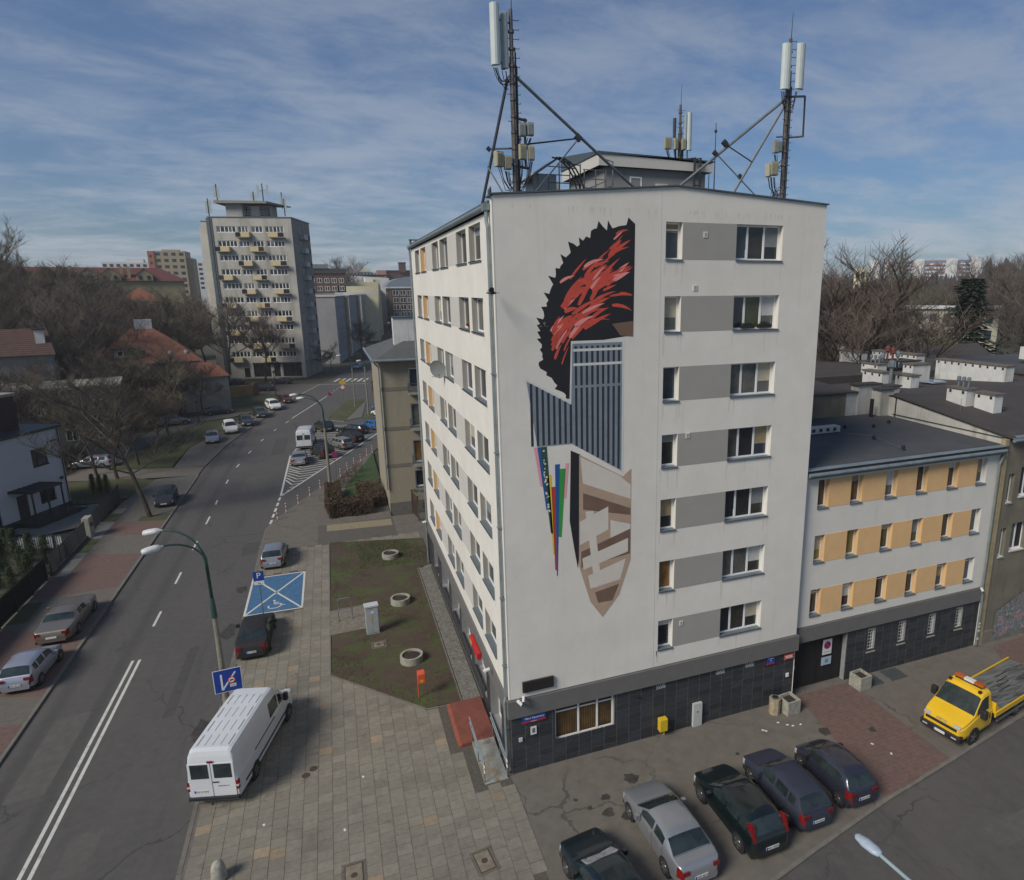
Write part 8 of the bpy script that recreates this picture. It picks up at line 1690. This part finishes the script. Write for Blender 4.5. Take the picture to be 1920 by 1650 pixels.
# entrance steps, ramp and rails
rp = thing('entrance_ramp', 'stained metal ramp leading up to the red entrance landing', 'ramp', (0, 0, 0)); M_ramp = mat('ramp_metal', (.28, .31, .31), .7, .15, 2); patches(M_ramp, (.20, .15, .08), .9, .42, .60, .85); patches(M_ramp, (.22, .09, .03), 1.1, .58, .68, .8, seed=3)
mb = MB(); mb.prism([(-1.2, -.15), (-.2, -.15), (-.2, 2.5), (-1.2, 2.5)], -.05, [.02, .02, .16, .16]); mb.build('ramp_plate', M_ramp, rp)
landing = struct('entrance_landing', MB().box(-1.65, -.12, 2.5, 5.75, -.05, .155), mat('red_landing_tiles', (.19, .060, .040), .8, .15, 3, bump=.1)); st = MB(); st.box(-1.8, -1.652, 2.5, 5.75, -.05, .10); st.build('landing_edge', mat('red_edge_tiles', (.30, .085, .05), .8, .15, 3), kind='structure')
for x, lb_ in ((-1.18, 'outer steel handrail of the entrance ramp'), (-.22, 'inner steel handrail of the entrance ramp along the plinth')):
    t = thing('handrail', lb_, 'handrail', (x, 0, 0)); mb = MB()
    for z0 in (.0, -.25): mb.tube([(0, -.15, .78+z0), (0, .0, .92+z0), (0, 2.5, 1.06+z0), (0, 3.0, 1.08+z0)], .028, 7)
    mb.build('rails', mat('pale_steel_rail', (.36, .40, .42), .4, .1, metal=.4), t)
    for y in (-.05, 1.2, 2.6): MB().tube([(0, y, 0), (0, y, 1.0)], .024, 6).build('post', M_steel, t)
# ---------------------------------------------------------------- things fixed to the tall block
M_signb = mat('plate_dark_blue', (.010, .05, .26), .45, .05)
t = thing('street_name_sign', 'dark blue street name sign with red lower edge at the corner of the tiled plinth', 'sign', (1.0, .0, 2.41)); MB().box(-.53, .53, -.03, .0, -.0, .27).build('plate', M_signb, t, (0, -.02, 0)); MB().box(-.53, .53, -.03, .0, -.07, -.001).build('red_edge', M_sred, t, (0, -.02, 0)); text_part('Marii Kazimiery', .135, M_swhite, t, (.03, -.053, .13), (PI/2, 0, 0)); text_part('ŻOLIBORZ', .05, M_swhite, t, (.0, -.053, -.035), (PI/2, 0, 0))
t = thing('house_number_sign', 'small blue house number plate near the right end of the plinth', 'sign', (12.95, .0, 2.34)); MB().box(-.23, .23, -.03, .0, 0, .30).build('plate', M_signb, t, (0, -.02, 0)); MB().box(-.23, .23, -.03, .0, -.06, -.001).build('red_edge', M_sred, t, (0, -.02, 0)); text_part('1', .2, M_swhite, t, (0, -.053, .12), (PI/2, 0, 0)); text_part('M. Kazimiery', .05, M_swhite, t, (0, -.053, .25), (PI/2, 0, 0))
t = thing('red_plate', 'small red notice plate at the right end of the plinth, above the white box', 'sign', (14.02, .0, 2.32)); MB().box(-.28, .28, -.03, .0, 0, .27).build('plate', mat('faded_red_plate', (.45, .08, .06), .5, .1, 4), t, (0, -.02, 0)); text_part('SKANER', .12, M_swhite, t, (0, -.053, .16), (PI/2, 0, 0)) if False else MB().box(-.2, .2, -.056, -.05, .08, .12).build('white_strokes', M_swhite, t); MB().box(-.22, .18, -.056, -.05, .16, .20).build('white_strokes', M_swhite, t)
t = thing('wall_notice', 'white paper notice with a dark picture on the corner tiles', 'notice', (.98, -.0, 1.72)); MB().box(-.13, .13, -.02, .0, 0, .38).build('sheet', M_swhite, t, (0, -.02, 0)); MB().box(-.06, .07, -.023, -.02, .08, .30).build('picture', mat('notice_grey', (.12, .12, .14), .7, .3, 9), t, (0, -.02, 0))
t = thing('junction_box', 'small cream socket box on the corner tiles', 'box', (.41, 0, 1.52)); MB().box(-.08, .08, -.06, .0, 0, .18).build('box', MATS['cabinet_top'], t, bevel=.01)
t = thing('junction_box', 'small white box on the plinth just left of the driveway gate', 'box', (14.0, 0, 1.35)); MB().box(-.08, .08, -.06, .0, 0, .2).build('box', M_swhite, t, bevel=.01)
t = thing('wall_vent', 'round dark vent hole in the middle of the tiled plinth', 'vent', (5.95, 0, 2.2)); MB().lathe([(.07, -.03), (.07, 0)], (0, 0, 0), 12, 'y').build('vent', M_black, t)
t = thing('led_display', 'long black display board on the white wall above the corner of the plinth', 'display', (1.22, -.02, 3.82)); MB().box(-.67, .67, -.10, .0, 0, .47).build('case', M_black, t); MB().box(-.63, .63, -.105, -.10, .04, .43).build('screen', mat('display_off', (.022, .018, .018), .4, .3, 10), t)
def camera_box(x, y, z, rz, lb_):
    t = thing('security_camera', lb_, 'camera', (x, y, z), rz); MB().box(-.02, .28, -.05, .05, -.05, .06, M=Matrix.Rotation(R(18), 4, 'Y')).build('housing', M_swhite, t, bevel=.015); MB().tube([(0, 0, -.02), (-.1, 0, -.08), (-.18, 0, -.08)], .02, 6).build('bracket', M_steel, t); MB().box(.27, .285, -.04, .04, -.13, -.04).build('lens', M_black, t)
camera_box(.55, -.18, 3.70, R(-110), 'white security camera under the black display board'); camera_box(-.25, 2.6, 3.55, R(170), 'white security camera on the band of the lawn side wall'); camera_box(.3, -.16, 3.56, R(-60), 'small pale floodlight on the band at the building corner'); camera_box(26.9, .0, 3.75, R(-120), 'white security camera at the right end of the wing band'); camera_box(-.2, 23.4, 3.5, R(150), 'small white camera at the far corner of the lawn side wall')
t = thing('shop_sign', 'red oblong sign hanging over a ground floor window of the lawn side wall', 'sign', (-.22, 6.0, 2.62)); MB().box(-.10, .10, -1.0, .95, 0, .36).build('sign_box', mat('sign_box_red', (.50, .02, .02), .4, .1), t, bevel=.02); MB().box(-.105, -.10, .3, .8, .1, .26).build('yellow_lettering', MATS['sign_yellow'], t)
t = thing('satellite_dish', 'grey satellite dish on the lawn side wall, fourth floor from the top', 'satellite dish', (-.30, 12.2, 15.95), 0)
n = 20; mb = MB()
for ra, rb in ((0, .18), (.18, .34), (.34, .47)):
    for k in range(n):
        a, b = 2*PI*k/n, 2*PI*(k+1)/n; f = lambda r_, t_: Vector((-.02-.35*(.22-r_*r_)*-1*.0-(r_*r_)*.45, r_*math.cos(t_), r_*math.sin(t_)*1.08))
        mb.face([f(ra, a), f(rb, a), f(rb, b), f(ra, b)] if ra else [f(0, 0), f(rb, a), f(rb, b)])
M_dish = mat('dish_grey', (.20, .215, .21), .6, .1); mb.build('dish', M_dish, t, (0, 0, 0), (0, R(-12), R(55))); MB().tube([(0, 0, -.3), (-.35, -.2, -.42), (-.42, -.25, -.35)], .015, 5).build('feed_arm', M_steel, t); MB().tube([(0, 0, 0), (.3, 0, -.1)], .03, 6).build('bracket', M_steel, t)
# signs on the gate
t = thing('no_parking_sign', 'white sign with a round no parking symbol on the driveway gate', 'sign', (16.9, .56, 1.62)); MB().box(-.28, .28, -.02, .0, 0, .85).build('plate', M_swhite, t); disc(t, 0, .52, .22, M_sred, -.022); disc(t, 0, .52, .165, M_sblue, -.027, 'disc_centre'); MB().box(-.2, .2, -.038, -.034, -.03, .03, M=Matrix.Translation((0, 0, .52)) @ Matrix.Rotation(R(45), 4, 'Y')).build('red_bar', M_sred, t); text_part('ZAKAZ PARKOWANIA', .045, M_sblack, t, (0, -.024, .14), (PI/2, 0, 0))
t = thing('blue_gate_notice', 'pale blue notice below the no parking sign on the gate', 'sign', (16.9, .56, 1.02)); MB().box(-.31, .31, -.02, .0, 0, .45).build('plate', mat('pale_blue_plate', (.36, .44, .50), .5, .1, 3), t); disc(t, 0, .22, .1, mat('plate_cyan', (.04, .25, .42), .5, 0), -.022)
t = thing('intercom_panel', 'small blue grey panel at the left side of the gate', 'panel', (14.78, .56, 1.2)); MB().box(-.13, .13, -.03, .0, 0, .2).build('plate', MATS['pale_blue_plate'], t)
# flower boxes on window sills
for x, lb_ in ((10.75, 'left black flower box on a sixth floor window sill of the gable'), (11.6, 'right black flower box on a sixth floor window sill of the gable')):
    t = thing('flower_box', lb_, 'flower box', (x, .06, 18.42)); MB().box(-.3, .3, -.1, .1, 0, .16).build('box', M_black, t); o = put('plants', brush_mesh(int(x), .26, .08, .2, 120, .015, .15).mesh('plants', M_thuja), t, (0, 0, .12))
t = thing('flower_pot', 'potted orange flowers on a window ledge of the lawn side wall', 'flower pot', (.08, 5.1, 18.37)); MB().lathe([(.08, 0), (.11, .18)], (0, 0, 0), 10).build('pot', MATS['brick_dull'], t); put('flowers', brush_mesh(5, .16, .16, .22, 160, .03, .14).mesh('flowers', mat('orange_flowers', (.30, .08, .03), .8, .4, 12)), t, (0, 0, .16))
# birds
M_bird = mat('pigeon_grey', (.05, .05, .06), .8, .25, 20)
def bird(x, y, z, rz, lb_, fly=True, s_=1):
    t = thing('pigeon', lb_, 'bird', (x, y, z), rz); t.scale = (s_,)*3
    M_ = Matrix.Identity(4) if fly else Matrix.Rotation(R(-50), 4, 'Y')
    MB().lathe([(.01, -.17), (.035, -.12), (.055, -.04), (.06, .03), (.04, .09), (.028, .12), (.03, .15), (.02, .18), (.004, .20)], (0, 0, 0), 10, M=M_ @ Matrix.Rotation(PI/2, 4, 'Y')).build('body', M_bird, t, smooth=True)
    mb = MB(); mb.prism([(-.28, -.05), (-.14, -.02), (-.14, .02), (-.28, .05)], -.01, .005); 
    for k in range(len(mb.v)): mb.v[k] = tuple(M_ @ Vector(mb.v[k]))
    mb.build('tail', M_bird, t)
    for sgn in (1, -1):
        mb = MB(); w = [(.06, .03*sgn, .02), (.10, .18*sgn, .12), (.02, .36*sgn, .20), (-.06, .30*sgn, .17), (-.08, .12*sgn, .06), (-.06, .03*sgn, .02)] if fly else [(.06, .05*sgn, .0), (-.02, .065*sgn, .03), (-.18, .03*sgn, -.01), (-.05, .06*sgn, -.04)]
        w = [tuple(M_ @ Vector(p)) for p in w]; w2 = [(p[0], p[1], p[2]-.008) for p in w]
        mb.face(w); mb.face(w2[::-1])
        for k in range(len(w)): mb.face([w[k], w2[k], w2[(k+1) % len(w)], w[(k+1) % len(w)]])
        mb.build('wing', M_bird, t)
    if not fly:
        for s2 in (1, -1): MB().tube([(0, .02*s2, -.04), (0, .02*s2, -.13)], .006, 4).build('leg', M_bird, t)
bird(-.25, -.6, 19.95, R(170), 'dark pigeon flying past the corner of the tall block'); bird(1.62, -.5, 18.75, R(150), 'smaller pale pigeon flying in front of the mural', s_=.75); bird(-.03, .10, 23.40, R(60), 'pigeon perched on the upper left corner of the roof', False)
# oil stains are part of the tarmac material; a man by the tower
# ---------------------------------------------------------------- thin air haze
hz_ = bpy.data.materials.new('haze'); hz_.use_nodes = True; nt = hz_.node_tree; nt.nodes.clear()
out = nt.nodes.new('ShaderNodeOutputMaterial'); pv_ = nt.nodes.new('ShaderNodeVolumePrincipled'); pv_.inputs['Color'].default_value = (.90, .91, .93, 1); pv_.inputs['Density'].default_value = .00028
nt.links.new(pv_.outputs[0], out.inputs['Volume'])
hb_ = MB().box(-700, 800, -100, 900, -1.6, 60).build('haze', hz_, kind='stuff')
